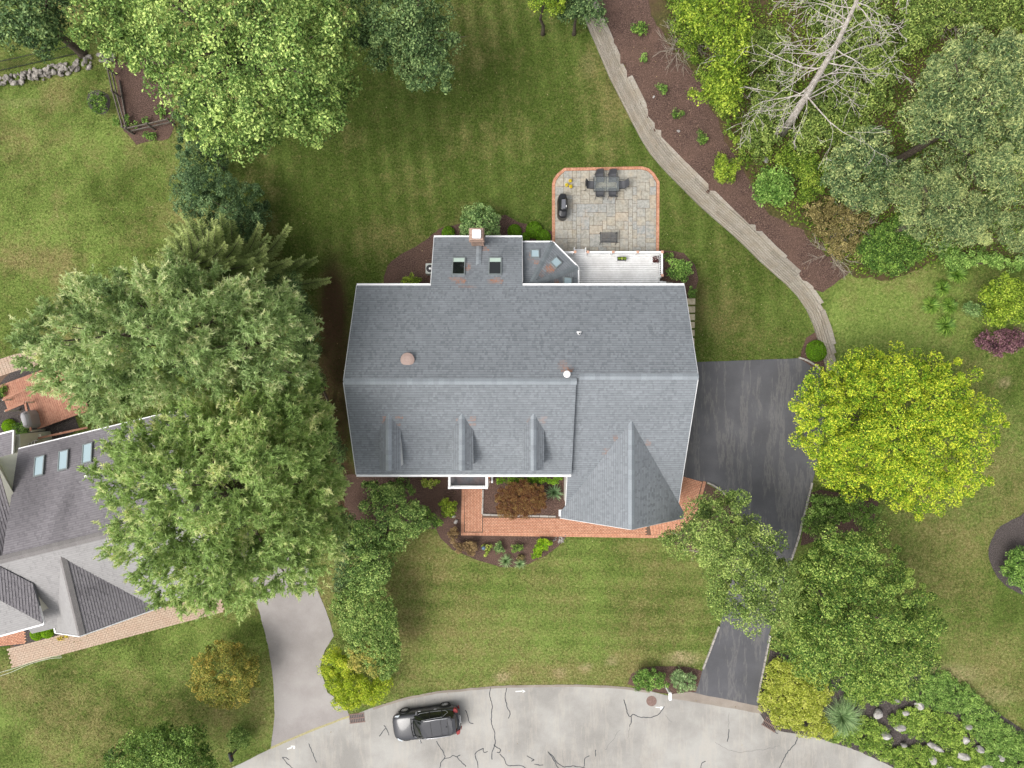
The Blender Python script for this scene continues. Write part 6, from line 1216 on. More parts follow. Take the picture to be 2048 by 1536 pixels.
def twigs(name, cx, cy, label, seed, L=1.6, n=9, m='pale_bark'):
    rg = random.Random(seed); b = Vector(G(cx, cy)); root = empty(name, b, label=label, cat='shrub'); mb = MB()
    for i in range(n):
        a = rg.uniform(0, 6.283); d = Vector((math.cos(a), math.sin(a), rg.uniform(0.3, 0.9))).normalized(); p = [b - Vector((0, 0, 0.05))]
        for k in range(4): d = (d + Vector((rg.gauss(0, 0.2), rg.gauss(0, 0.2), -0.06))).normalized(); p.append(p[-1] + d * L / 4)
        mb.tube(p, [0.02, 0.016, 0.013, 0.009, 0.006], 4, False)
        for k in (1, 2, 3):
            for _ in range(3): e = p[k] + (d + Vector((rg.gauss(0, 0.8), rg.gauss(0, 0.8), rg.gauss(0, 0.4)))).normalized() * L * 0.35; mb.tube([p[k], p[k].lerp(e, 0.5) + Vector((0, 0, 0.04)), e], [0.010, 0.008, 0.005], 4, False)
    mb.build('twig', M[m], root); return root
for i, (cx, cy, lab) in enumerate(((1375, 75, 'bare twiggy bush at the upper edge of the mulched bank'), (1530, 225, 'bare brown twigs in the wood left of the dead tree'), (1690, 455, 'bare brushwood at the lower wood edge'), (1660, 505, 'bare twigs beside the lower end of the mulched bank'), (1870, 20, 'pale bare branches at the top of the wood'), (1360, 95, 'dry bare bush hanging over the upper mulch'))): twigs('bare_bush', cx, cy, lab, i, 2.0 if i != 4 else 2.6, 12)
# ---------------------------------------------------------------- neighbouring house (lower left)
nh = empty('neighbour_house', (*P(120, 1050), 0), label='neighbouring house with weathered grey brown shingle roofs and skylights', cat='house')
def P3(px, py, z): return (*P(px, py, z), z)
th = math.atan2(52, 215); eu = Vector((math.cos(th), math.sin(th), 0)); ev = Vector((-eu.y, eu.x, 0))
rz_, ez = 7.6, 4.6
r0 = Vector(P3(4, 1119, rz_)); r1 = r0 + eu * 11.5
e_run = (Vector(P3(37, 898, ez)) - r0).dot(ev); el = (Vector(P3(37, 898, ez)) - r0).dot(eu)
bs = [r0 + eu * el, r1, r1 + ev * e_run - Vector((0, 0, rz_ - ez)), r0 + eu * el + ev * e_run - Vector((0, 0, rz_ - ez))]
bs[0] = r0.copy(); bsl = [tuple(p) for p in bs]
mb = MB(); slab(mb, bsl[::-1] if False else bsl); 
fe_ = 4.65; f_run = 5.15; fsl = [tuple(r0 - eu * 1.5), tuple(r0 - eu * 1.5 - ev * f_run - Vector((0, 0, rz_ - fe_))), tuple(r1 - ev * f_run - Vector((0, 0, rz_ - fe_))), tuple(r1)]
slab(mb, fsl)
# front garage gable
gzr, gsl, ghw = 7.2, 0.85, 3.7; u0_ = (Vector(P3(121, 1107, gzr)) - r0).dot(eu); ga = r0 + eu * u0_ - ev * 0.69; ga.z = gzr; gf = r0 + eu * u0_ - ev * 5.5; gf.z = gzr
gLx = gf - eu * ghw; gLx.z = gzr - gsl * ghw; gR = gf + eu * (ghw + 0.5); gR.z = gzr - gsl * (ghw + 0.5)
gLx = gf - eu * 3.4; gLx.z = gzr - 3.4 * gsl; gR = gf + eu * 3.4; gR.z = gzr - 3.4 * gsl
rl = [tuple(ga), tuple(gf), tuple(gLx)]; rr_ = [tuple(ga), tuple(gR), tuple(gf)]
slab(mb, rl); slab(mb, rr_)
# hipped wing at the frame edge
q3 = (P3(0, 1133, 7.45), P3(66, 1167, 6.6), P3(87, 1246, 6.4)); hip_ = tuple(onfacet(-90, 1152, *q3)); w1 = [tuple(onfacet(-90, 1098, *q3)), *q3, hip_]; w2 = [hip_, P3(87, 1247, 6.39), P3(-90, 1296, 6.4)]
slab(mb, w1); slab(mb, w2)
le0, le1 = Vector(P3(-5, 925, 5.6)), Vector(P3(33, 1055, 5.6)); ln_ = (le1 - le0).normalized().cross(Vector((0, 0, 1))); l3 = (le0, le1, le0 + ln_ * 3 + Vector((0, 0, 1.8))); l3 = l3 if l3[2].x < le0.x else (le0, le1, le0 - ln_ * 3 + Vector((0, 0, 1.8))); lw = [tuple(le0), tuple(le1), tuple(onfacet(6, 1117, *l3)), tuple(onfacet(-60, 1119, *l3)), tuple(onfacet(-60, 915, *l3))]; slab(mb, lw)
ll = [P3(-60, 885, 3.4), P3(27, 862, 3.4), P3(25, 912, 3.9), P3(-60, 935, 3.9)]; slab(mb, ll)
nro = mb.build('roof', M['lead'], nh)
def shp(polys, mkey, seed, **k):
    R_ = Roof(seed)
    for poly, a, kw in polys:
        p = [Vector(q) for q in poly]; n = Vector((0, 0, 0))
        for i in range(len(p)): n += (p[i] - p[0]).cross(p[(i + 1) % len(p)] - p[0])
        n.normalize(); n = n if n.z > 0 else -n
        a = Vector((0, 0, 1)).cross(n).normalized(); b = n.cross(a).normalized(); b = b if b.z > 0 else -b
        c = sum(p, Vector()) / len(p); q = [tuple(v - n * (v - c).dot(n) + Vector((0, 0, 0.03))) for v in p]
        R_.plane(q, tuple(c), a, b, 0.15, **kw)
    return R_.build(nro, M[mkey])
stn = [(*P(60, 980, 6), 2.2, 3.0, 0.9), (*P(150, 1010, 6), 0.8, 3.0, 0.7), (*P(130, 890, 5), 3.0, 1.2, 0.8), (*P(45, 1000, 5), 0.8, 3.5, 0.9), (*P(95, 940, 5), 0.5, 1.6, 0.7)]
shp([(bsl, 0, dict(stain=stn)), (lw, 0, {}), (ll, 0, {})], 'shingle_shaded', 61); shp([(rr_, 0, dict(tonef=0.25, stain=[(*P(215, 1170, 5), 1.6, 0.5, 0.6)])), (w1, 0, dict(tonef=0.2))], 'shingle_shaded', 62); shp([(fsl, 0, {}), (rl, 0, {}), (w2, 0, {})], 'shingle_sunlit', 63)  # sunward and shaded slopes of one roof get separate tones
def trim(a, b, w=0.1): MB().bar(a, b, w, 0.14).build('gutter', M['white'], nh)
trim(Vector(bs[3]) + Vector((0, 0, -0.06)), Vector(bs[2]) + Vector((0, 0, -0.06)), 0.12); trim(P3(66, 1167, 6.5), P3(88, 1248, 6.33)); trim(P3(88, 1248, 6.33), P3(-90, 1297, 6.33)); trim(P3(-4, 926, 5.55), P3(34, 1057, 5.55)); trim(P3(-60, 883, 3.4), P3(28, 861, 3.4)); trim(P3(28, 861, 3.4), P3(26, 912, 3.9)); trim(tuple(gLx + ev * 1.2), tuple(gLx)); trim(gLx, gf, 0.06); trim(gf, gR, 0.06)
ridge_caps(r0 - eu * 0.5 + Vector((0, 0, 0.03)), r1 + Vector((0, 0, 0.03)), nro, M.setdefault('old_ridge', None) or speck('old_ridge', [(0.3, hexc('#6f6b6a')), (0.7, hexc('#8d8988'))], 30, 0.9, 3, 0.3, 0.01, None, 0, 0.08), 0.35, 0.45, 0.5)
ridge_caps(gf, ga, nro, bpy.data.materials['old_ridge'], 0.35, 0.45, 0.7)
# walls beneath
def boxw(u0, u1, v0, v1, z1):
    p = [r0 + eu * a + ev * b for a, b in ((u0, v0), (u1, v0), (u1, v1), (u0, v1))]; MB().prism([(q.x, q.y) for q in p], 0, z1).build('wall', M['cream'], nh)
boxw(0.6, 11.2, 0.1, e_run - 0.35, ez - 0.1); boxw(1.0, 11.2, -f_run + 0.5, 0.098, fe_ - 0.1)
boxw(u0_ - 3.2, u0_ + 3.6, -5.2, -4.652, 4.2)
MB().prism([P(80, 1225, 6.3), P(-90, 1275, 6.3), P(-90, 1140, 6.3), P(62, 1168, 6.3)], 0, 6.2).build('wall', M['cream'], nh)
MB().prism([P(-60, 890, 3), P(40, 868, 3), P(34, 1000, 5), P(20, 1080, 5), P(-60, 1100, 5)], 0, [3.0, 3.0, 4.5, 5.2, 5.2]).build('wall', M['cream'], nh)
MB().add([P3(26, 915, 4.0), P3(36, 905, 4.4), P3(35, 1000, 5.6), P3(30, 1050, 5.4), P3(-5, 930, 6.9), P3(-5, 915, 5.0)], [(0, 1, 2, 3, 4, 5)]).build('gable_wall', M['cream'], nh)
wi = MB().add([P3(40, 893, 2.6), P3(74, 885, 2.6), P3(78, 876, 1.2), P3(44, 883, 1.2)], [(0, 1, 2, 3)]).build('window', M['glass_dark'], nh)
for k in range(1, 6): MB().bar(P3(40 + 34 * k / 6, 893 - 8 * k / 6 - 0.5, 2.65), P3(44 + 34 * k / 6, 883 - 7 * k / 6 - 0.5, 1.25), 0.04, 0.04).build('glazing_bar', M['white'], wi)
MB().bar(P3(42, 888, 1.95), P3(76, 880.5, 1.95), 0.04, 0.04).build('glazing_bar', M['white'], wi); MB().bar(P3(40, 880, 1.2), P3(84, 871, 1.2), 0.25, 0.2).build('window_head', M['cream'], nh)
nb_ = Vector((bs[3] - bs[0]).normalized() if False else ((bs[2] - bs[1]).normalized()))
for px, py in ((80.5, 932.5), (128.5, 921), (176.5, 907)):
    z = 5.4
    for _ in range(15):
        x, y = P(px, py, z); dv = (Vector((x, y, 0)) - r0).dot(ev); z = rz_ - dv * (rz_ - ez) / e_run
    skylight((x, y, z + 0.03), eu, -nb_, 0.62, 1.3, M['glass_blue'], False, nro)
for px, py in ((177, 951),):
    x, y = P(px, py, 6.0); dv = (Vector((x, y, 0)) - r0).dot(ev); z = rz_ - dv * (rz_ - ez) / e_run; MB().lathe([(0.07, -0.1), (0.07, 0.35), (0.1, 0.36), (0.1, 0.42)], 12, (x, y, z)).build('vent_pipe', M['white'], nro)
# paver walk in front of it
nwk = sheet('paver_walk', [(20, 1290), (60, 1300), (150, 1292), (190, 1265), (300, 1222), (420, 1190), (440, 1210), (386, 1240), (200, 1285), (35, 1334)], M['joint'], 0.008)
mb = MB(); ow = P(30, 1334); bricks(mb, (ow[0], ow[1]), (P(386, 1240)[0] - ow[0], P(386, 1240)[1] - ow[1]), 62, 9, 0.24, 0.15, True, None, 0.018, 0.007); o = mb.build('paver', M['paver'], nwk); o['kind'] = 'stuff'
mb = MB(); ow = P(-30, 1295); bricks(mb, (ow[0], ow[1]), (1, 0.1), 14, 9, 0.2, 0.1, True, None, 0.022); o = mb.build('brick', M['brick'], nwk); o['kind'] = 'stuff'
# garden hose
hz = smooth_curve([P(-20, 1350), P(30, 1336), P(80, 1318), P(122, 1311), P(124, 1315), P(100, 1317), P(60, 1328), P(20, 1345), P(-20, 1358)], 0.15)
tag(MB().tube([(x, y, 0.025) for x, y in hz], 0.018, 6).build('garden_hose', plain('pale_hose', hexc('#c9cfb6'), 0.6), smooth=True), 'pale garden hose looped along the neighbouring paver walk', 'hose')
# red deck, terrace paving and covered grill
rd = empty('red_deck', (*P(80, 810), 0), label='red stained timber deck of the neighbouring house under the pine', cat='deck')
o0 = Vector((*P(15, 812, 0.6), 0)); du = Vector((math.cos(0.35), math.sin(0.35), 0)); dv_ = Vector((-du.y, du.x, 0))
for i in range(36): MB().bar(o0 + du * (0.145 * i) + Vector((0, 0, 0.6)) - dv_ * (0.2 + (2.0 if i > 9 else 0)), o0 + du * (0.145 * i) + Vector((0, 0, 0.6)) + dv_ * 1.5, 0.135, 0.035).build('deck_board', M['reddeck'], rd)
for a, b in (((10, 822), (50, 805)), ((5, 800), (52, 778)), ((50, 805), (62, 862)), ((60, 880), (175, 855))): MB().bar((*P(*a, 1.4), 1.4), (*P(*b, 1.4), 1.4), 0.13, 0.05).build('handrail', M['reddeck'], rd)
for a in ((10, 822), (50, 805), (5, 800), (52, 778), (62, 862), (120, 866)):
    x, y = P(*a, 1.4); MB().box(x - 0.05, x + 0.05, y - 0.05, y + 0.05, 0, 1.38).build('post', M['cream'], rd)
tp = sheet('terrace_paving', [(-60, 765), (-60, 735), (0, 720), (38, 712), (60, 722), (30, 738), (10, 755), (0, 768)], M['joint'], 0.012)
mb = MB()
for k in range(9): soldier(mb, offset_line(smooth_curve([P(-40, 737), P(0, 722), P(40, 710), P(75, 708)], 0.1), k * 0.125), 0.115, 0.22, 0.022)
o = mb.build('paver', M['paver'], tp); o['kind'] = 'stuff'
ng = empty('covered_grill', (*P(70, 838, 0.6), 0.6), rz=math.radians(15), label='grey vinyl covered grill on the red deck', cat='barbecue')
v = []; f = []; n = 24; lv = [(0.02, 0.33, 0.62), (0.5, 0.32, 0.6), (0.85, 0.31, 0.56), (1.0, 0.24, 0.5), (1.12, 0.14, 0.44), (1.15, 0.05, 0.38)]
for z, hx, hy in lv:
    for k in range(n): a = 2 * math.pi * k / n; c_, s_ = math.cos(a), math.sin(a); fo = 1 + 0.05 * math.sin(a * 7); v.append((hx * math.copysign(abs(c_) ** 0.6, c_) * fo, hy * math.copysign(abs(s_) ** 0.6, s_), z))
for i in range(len(lv) - 1):
    for k in range(n): f.append((i * n + k, i * n + (k + 1) % n, (i + 1) * n + (k + 1) % n, (i + 1) * n + k))
f.append(tuple((len(lv) - 1) * n + k for k in range(n))); f.append(tuple(range(n - 1, -1, -1))); MB().add(v, f).build('cover', M['greycover'], ng, local=True)
for z, hx, hy in ((1.02, 0.2, 0.47),): MB().box(-hx, hx, 0.38, 0.44, z - 0.06, z + 0.05).build('strap', M['black'], ng, local=True)

# ---------------------------------------------------------------- parked car
carr = empty('parked_car', (*P(855.5, 1437), 0.004), rz=math.radians(188.0), label='black sport utility car with silver roof rails parked at the kerb', cat='car')
paintm, nt, b, _o = newmat('black_metallic_paint'); b.inputs['Base Color'].default_value = (0.045, 0.046, 0.052, 1); b.inputs['Metallic'].default_value = 0.0; b.inputs['Roughness'].default_value = 0.1; b.inputs['Specular IOR Level'].default_value = 0.5
chrome = plain('chrome_trim', hexc('#c2c2c6'), 0.3, 0.6); tyre = plain('tyre_rubber', hexc('#1d1d1e'), 0.85); redl = plain('red_tail_lamp', hexc('#8a0c10'), 0.45); trimb = plain('black_plastic', hexc('#18191b'), 0.6); lampg = plain('clear_lamp', hexc('#b9c0c6'), 0.1)
# body: x forward, stations (x, half width, shoulder height, hood height)
ST = [(2.30, 0.42, 0.60, 0.66), (2.27, 0.66, 0.66, 0.74), (2.15, 0.80, 0.74, 0.86), (1.9, 0.88, 0.82, 0.95), (1.5, 0.925, 0.88, 1.01), (1.05, 0.935, 0.93, 1.05), (0.75, 0.935, 0.95, 1.06), (0.2, 0.935, 0.96, 1.06), (-0.6, 0.94, 0.98, 1.07), (-1.3, 0.94, 1.0, 1.08), (-1.8, 0.93, 1.02, 1.09), (-2.08, 0.88, 1.02, 1.08), (-2.22, 0.78, 0.96, 1.02), (-2.3, 0.6, 0.8, 0.86), (-2.32, 0.45, 0.62, 0.68)]
v = []; f = []; prof = lambda w, s, h: [(0, 0.24), (w * 0.8, 0.24), (w * 0.97, 0.34), (w, 0.55), (w * 0.985, s * 0.82), (w * 0.955, s), (w * 0.85, h - 0.03), (w * 0.55, h), (0, h + 0.015)]
for x, w, s, h in ST:
    pr = prof(w, s, h); ring = [(x, y, z) for y, z in pr] + [(x, -y, z) for y, z in pr[-2:0:-1]]; v += ring
m_ = len(prof(1, 1, 1)) * 2 - 2
for i in range(len(ST) - 1):
    for k in range(m_): f.append((i * m_ + k, (i + 1) * m_ + k, (i + 1) * m_ + (k + 1) % m_, i * m_ + (k + 1) % m_))
f.append(tuple(range(m_))); f.append(tuple((len(ST) - 1) * m_ + k for k in range(m_ - 1, -1, -1)))
body = MB().add(v, f).build('body', paintm, carr, local=True, smooth=True)
sb = body.modifiers.new('sub', 'SUBSURF'); sb.levels = 1; sb.render_levels = 1
# cabin: belt outline and roof outline
belt = [(0.92, 0.0), (0.88, 0.40), (0.72, 0.74), (0.30, 0.86), (-0.6, 0.885), (-1.5, 0.86), (-1.98, 0.76), (-2.12, 0.45), (-2.15, 0.0)]
roofo = [(0.28, 0.0), (0.25, 0.34), (0.12, 0.58), (-0.2, 0.635), (-0.8, 0.655), (-1.45, 0.645), (-1.78, 0.58), (-1.86, 0.34), (-1.88, 0.0)]
def ringz(o, z, crown=0.0, s=1.0): return [(x, y * s, z - crown * (abs(y) / 0.66) ** 2) for x, y in o] + [(x, -y * s, z - crown * (abs(y) / 0.66) ** 2) for x, y in o[-2:0:-1]]
B1 = ringz(belt, 1.03); R1_ = ringz(roofo, 1.60, 0.04); nn = len(B1); zmid = [tuple(a + (b - a) * 0.5 for a, b in zip(p, q)) for p, q in zip(B1, R1_)]; zmid = [(x, y * 1.03, z + 0.03) for x, y, z in zmid]
MB().add(B1 + zmid + R1_, [(i, (i + 1) % nn, nn + (i + 1) % nn, nn + i) for i in range(nn)] + [(nn + i, nn + (i + 1) % nn, 2 * nn + (i + 1) % nn, 2 * nn + i) for i in range(nn)]).build('glasshouse', M['glass_dark'], carr, local=True, smooth=True)
R2 = ringz([(x + (0.03 if x > -0.8 else -0.05), y * 1.02) for x, y in roofo], 1.605, 0.04); R3 = ringz([(x * 0.97 - 0.02, y * 0.93) for x, y in roofo], 1.645, 0.03); cen = [(-0.1, 0, 1.665), (-0.8, 0, 1.668), (-1.5, 0, 1.655)]
ro = MB().add(R2 + R3, [(i, (i + 1) % nn, nn + (i + 1) % nn, nn + i) for i in range(nn)] + [tuple(range(nn, 2 * nn))] + [tuple(range(nn - 1, -1, -1))]).build('roof_panel', paintm, carr, local=True, smooth=False, bevel=0.012, seg=2)
for x in (-0.42, -1.1, -1.55): MB().box(x - 0.012, x + 0.012, -0.5, 0.5, 1.640, 1.6465).build('roof_seam', trimb, ro, local=True)
MB().tube([(-1.42, 0, 1.648), (-1.5, 0, 1.69)], [0.03, 0.012], 6).build('antenna', trimb, ro, local=True)
MB().prism([(-1.86, -0.5), (-1.86, 0.5), (-2.06, 0.46), (-2.06, -0.46)], [1.60, 1.60, 1.575, 1.575], [1.63, 1.63, 1.595, 1.595]).build('spoiler', paintm, carr, local=True, bevel=0.01)
for s in (-1, 1):
    MB().tube([(0.05, s * 0.57, 1.62), (-0.05, s * 0.58, 1.68), (-0.8, s * 0.6, 1.69), (-1.5, s * 0.585, 1.68), (-1.62, s * 0.575, 1.63)], 0.024, 8).build('roof_rail', chrome, carr, local=True, smooth=True)
    MB().tube([(0.85, s * 0.60, 1.07), (0.30, s * 0.875, 1.05), (-0.6, s * 0.895, 1.05), (-1.45, s * 0.875, 1.08), (-1.62, s * 0.79, 1.25)], 0.014, 6).build('window_trim', chrome, carr, local=True); MB().tube([(0.15, s * 0.61, 1.575), (-0.6, s * 0.665, 1.58), (-1.25, s * 0.67, 1.56), (-1.62, s * 0.79, 1.25)], 0.014, 6).build('window_trim', chrome, carr, local=True)
    for x in (-0.35, -1.2): MB().bar((x, s * 0.89, 1.05), (x - 0.05, s * 0.665, 1.56), 0.07, 0.03).build('pillar', trimb, carr, local=True)
    MB().tube([(0.88, s * 0.56, 1.06), (0.20, s * 0.585, 1.59)], 0.03, 6).build('pillar', paintm, carr, local=True)
    mo = MB().add([(0.62, s * 0.82, 1.02), (0.50, s * 0.80, 1.02), (0.42, s * 1.08, 1.03), (0.52, s * 1.11, 1.03), (0.62, s * 0.82, 1.10), (0.50, s * 0.80, 1.12), (0.42, s * 1.08, 1.17), (0.52, s * 1.11, 1.14)], [(0, 1, 2, 3), (7, 6, 5, 4), (0, 4, 5, 1), (1, 5, 6, 2), (2, 6, 7, 3), (3, 7, 4, 0)]).build('wing_mirror', paintm, carr, local=True, bevel=0.025, seg=2)
    MB().add([(2.18, s * 0.50, 0.74), (2.02, s * 0.84, 0.82), (1.70, s * 0.905, 0.90), (1.72, s * 0.82, 0.95), (2.06, s * 0.62, 0.89)], [(0, 1, 2, 3, 4) if s > 0 else (4, 3, 2, 1, 0)]).build('headlight', lampg, carr, local=True)
    MB().prism([(-1.95, s * 0.70), (-2.02, s * 0.92), (-2.20, s * 0.84), (-2.27, s * 0.60), (-2.16, s * 0.58)], 0.82, 1.075).build('tail_lamp', redl, carr, local=True, bevel=0.02)
    MB().prism([(-2.25, s * 0.62), (-2.24, s * 0.84), (-2.29, s * 0.80), (-2.34, s * 0.60)], 0.45, 0.52).build('reflector', redl, carr, local=True)
    for x in (0.35, -0.75): MB().box(x - 0.1, x + 0.1, s * 0.945 - 0.012, s * 0.945 + 0.012, 0.83, 0.86).build('door_handle', chrome, carr, local=True)
    MB().box(-1.0, 1.0, s * 0.94 - 0.02, s * 0.94 + 0.025, 0.24, 0.34).build('sill', trimb, carr, local=True)
    for x in (1.42, -1.36):
        wv = []; wf = []; nn2 = 28
        for rr2, yy in ((0.20, 0.82), (0.34, 0.80), (0.36, 0.84), (0.36, 0.95), (0.335, 0.985), (0.25, 0.985), (0.235, 0.97)):
            for k in range(nn2): a = 2 * math.pi * k / nn2; wv.append((x + rr2 * math.cos(a), s * yy, 0.36 + rr2 * math.sin(a)))
        for i in range(6):
            for k in range(nn2): wf.append((i * nn2 + k, i * nn2 + (k + 1) % nn2, (i + 1) * nn2 + (k + 1) % nn2, (i + 1) * nn2 + k))
        wo_ = MB().add(wv, wf).build('wheel', tyre, carr, local=True, smooth=True); rim = MB()
        for k in range(10): a = 2 * math.pi * k / 10; rim.bar((x + 0.04 * math.cos(a), s * 0.965, 0.36 + 0.04 * math.sin(a)), (x + 0.235 * math.cos(a), s * 0.965, 0.36 + 0.235 * math.sin(a)), 0.05, 0.025, (0, 1, 0))
        rim.tube([(x, s * 0.93, 0.36), (x, s * 0.985, 0.36)], 0.06, 12); rim.build('rim', chrome, wo_, local=True)
        ac_ = MB(); n3 = 14
        for k in range(n3): a0, a1 = math.pi * (0.02 + 0.96 * k / n3), math.pi * (0.02 + 0.96 * (k + 1) / n3); ac_.bar((x + 0.40 * math.cos(a0), s * 0.935, 0.36 + 0.40 * math.sin(a0)), (x + 0.40 * math.cos(a1), s * 0.935, 0.36 + 0.40 * math.sin(a1)), 0.06, 0.05, (0, 1, 0))
        ac_.build('wheel_arch', trimb, carr, local=True)
MB().box(-2.345, -2.31, -0.26, 0.26, 0.70, 0.81).build('number_plate', M['white'], carr, local=True); MB().box(2.29, 2.31, -0.4, 0.4, 0.42, 0.60).build('grille', trimb, carr, local=True)
MB().tube([(-2.20, -0.62, 0.93), (-2.29, 0, 0.95), (-2.20, 0.62, 0.93)], 0.018, 6).build('tailgate_trim', chrome, carr, local=True)
MB().tube([(0.95, -0.62, 1.075), (1.0, 0, 1.085), (0.95, 0.62, 1.075)], 0.03, 6).build('cowl', trimb, carr, local=True)
for y in (-0.2, 0.35): MB().bar((0.95, y, 1.09), (0.72, y - 0.45, 1.22), 0.02, 0.02).build('wiper', trimb, carr, local=True)

# ---------------------------------------------------------------- street things
mh = empty('manhole_cover', (*P(1303, 1402), 0.0), label='round rusty manhole cover in the road', cat='manhole cover')
MB().lathe([(0.36, 0), (0.36, 0.014), (0.33, 0.016)], 32).build('frame', M['rustiron'], mh, local=True); mb = MB()
for i in range(-4, 5):
    for j in range(-4, 5):
        if i * i + j * j < 17: mb.box(i * 0.065 - 0.02, i * 0.065 + 0.02, j * 0.065 - 0.02, j * 0.065 + 0.02, 0.014, 0.021)
mb.build('tread', M['rustiron'], mh, local=True)
def drain(px, py, rz, label):
    d = empty('storm_drain', (*P(px, py), 0.0), rz=rz, label=label, cat='drain'); MB().box(-0.52, 0.52, -0.3, 0.3, 0.0, 0.012).build('pit', M['black'], d, local=True)
    for i in range(9): MB().box(-0.5 + i * 0.12, -0.46 + i * 0.12, -0.29, 0.29, 0.012, 0.028).build('bar', M['rustiron'], d, local=True)
    for y in (-0.3, 0.0, 0.3): MB().box(-0.54, 0.54, y - 0.03, y + 0.03, 0.013, 0.032).build('cross_bar', M['rustiron'], d, local=True)
drain(714, 1436, 0.12, 'rusty storm drain grate under the golden cypress'); drain(1541, 1449, -0.55, 'rusty storm drain grate at the golden groundcover edge')
mbx = empty('mailbox', (*P(474, 1497), 0), rz=math.radians(-75), label='black mailbox on a post at the neighbouring lawn edge', cat='mailbox')
MB().box(-0.05, 0.05, -0.05, 0.05, 0, 1.0).build('post', M['oldtimber'], mbx, local=True); v = []; f = []; pr = [(-0.11, 0), (-0.11, 0.14)] + [(-0.11 * math.cos(a), 0.14 + 0.11 * math.sin(a)) for a in np.linspace(0.3, math.pi - 0.3, 7)] + [(0.11, 0.14), (0.11, 0)]
for x in (-0.28, 0.30): v += [(x, y, 1.0 + z) for y, z in pr]
n = len(pr); f = [tuple(range(n)), tuple(range(2 * n - 1, n - 1, -1))] + [(i, n + i, n + (i + 1) % n, (i + 1) % n) for i in range(n)]; MB().add(v, f).build('box', M['black'], mbx, local=True); MB().box(-0.1, -0.06, 0.112, 0.125, 1.08, 1.3).build('flag', redl, mbx, local=True)
wp_ = empty('white_post', (*P(1332, 1372), 0), label='white mailbox post between the two roadside shrubs', cat='post'); MB().box(-0.07, 0.07, -0.07, 0.07, 0, 1.15).build('post', M['white'], wp_, local=True, bevel=0.01); MB().box(-0.10, 0.10, -0.42, 0.12, 1.15, 1.37).build('box', M['white'], wp_, local=True, bevel=0.04, seg=2)
# ---------------------------------------------------------------- boulders of the rockery
RB = [rock_mesh('boulder_shape', 1, 40 + i, 0.65, 2) for i in range(6)]
for i, (cx, cy, rx, ry, lab) in enumerate(((1751, 1424, 9, 10, 'round white boulder among juniper, nearest the fountain grass'), (1788, 1397, 6, 4, 'small pale stone at the linden edge'), (1834, 1407, 9, 8, 'pointed pale boulder at the top of the bare soil channel'), (1806, 1422, 9, 6, 'flat tan boulder in the bare soil channel'), (1795, 1450, 12, 11, 'large white boulder in the middle of the soil channel'), (1768, 1467, 10, 9, 'pale boulder below the large white one'), (1864, 1489, 20, 6, 'long thin grey stone lying in the juniper'), (1858, 1516, 9, 10, 'upright tan boulder beside the road juniper'), (1893, 1532, 11, 7, 'half hidden boulder at the rockery corner'), (1920, 1507, 17, 8, 'wide flat tan boulder'), (1954, 1494, 7, 9, 'white boulder beside the flat tan one'), (1930, 1448, 7, 7, 'brown tinged stone in blue juniper'), (1924, 1475, 8, 8, 'grey stone sunk in the juniper'), (1965, 1530, 13, 7, 'tan boulder at the bottom soil patch'), (1996, 1512, 8, 6, 'small grey stone in the corner juniper'), (1803, 1486, 7, 4, 'little tan stone amid the road juniper'))):
    x, y, z = G(cx, cy); s = (H - z) / F; o = link_mesh(RB[i % 6], 'boulder', M['boulder']); tag(o, lab, 'boulder', 'boulders of the rockery'); hgt = 0.55 if min(rx, ry) > 6 else 0.4
    o.location = (x, y, 0.3); o.scale = (rx * s * 1.08, ry * s * 1.08, hgt * 1.0); o.rotation_euler = (0, 0, random.uniform(-0.4, 0.4) if i != 6 else -0.5)
for i, (cx, cy, r_, lab) in enumerate(((907, 1032, 5, 'white stone ornament by the laurel'), (912, 1043, 6, 'white bird shaped stone beside the brick path'), (1180, 8, 6, 'small pale stone in the upper mulch'), (1356, 263, 4, 'small tan stone on the mulched bank'), (1307, 195, 3, 'tiny pinkish stone on the mulched bank'), (1530, 320, 9, 'grey stone at the wood edge'), (336, 185, 8, 'pale flat stone beside the garden bed'))):
    x, y, z = G(cx, cy); s = (H - z) / F; o = link_mesh(RB[(i + 2) % 6], 'garden_stone', M['boulder']); tag(o, lab, 'stone'); o.location = (x, y, z + 0.08); o.scale = (r_ * s, r_ * s * 0.7, 0.18); o.rotation_euler = (0, 0, i)
rv = empty('pebble_heap', (*P(1120, 1078), 0), label='small heap of white pebbles at the end of the island bed', cat='pebbles')
for i in range(26):
    o = link_mesh(RK[i % 8], 'pebble', plain('white_pebble', hexc('#ddd6cc'), 0.8) if i == 0 else bpy.data.materials['white_pebble'], rv); x, y = P(1120 + random.gauss(0, 5), 1078 + random.gauss(0, 3)); o.location = Vector((x, y, 0.04)) - ORG[rv.name]; s = random.uniform(0.05, 0.1); o.scale = (s, s * 0.8, s * 0.7); o.rotation_euler = (0, 0, random.random() * 6)
gbz = empty('gazing_ball', (*P(968, 1092), 0), label='small blue grey gazing ball on a stand in the island bed', cat='ornament'); MB().lathe([(0.12, 0), (0.05, 0.1), (0.05, 0.4), (0.09, 0.45)], 12).build('stand', M['stone'], gbz, local=True); MB().lathe([(0.02, 0.42), (0.11, 0.47), (0.15, 0.58), (0.11, 0.69), (0.02, 0.73)], 16).build('ball', plain('blue_glass', hexc('#5f7488'), 0.15), gbz, local=True, smooth=True)
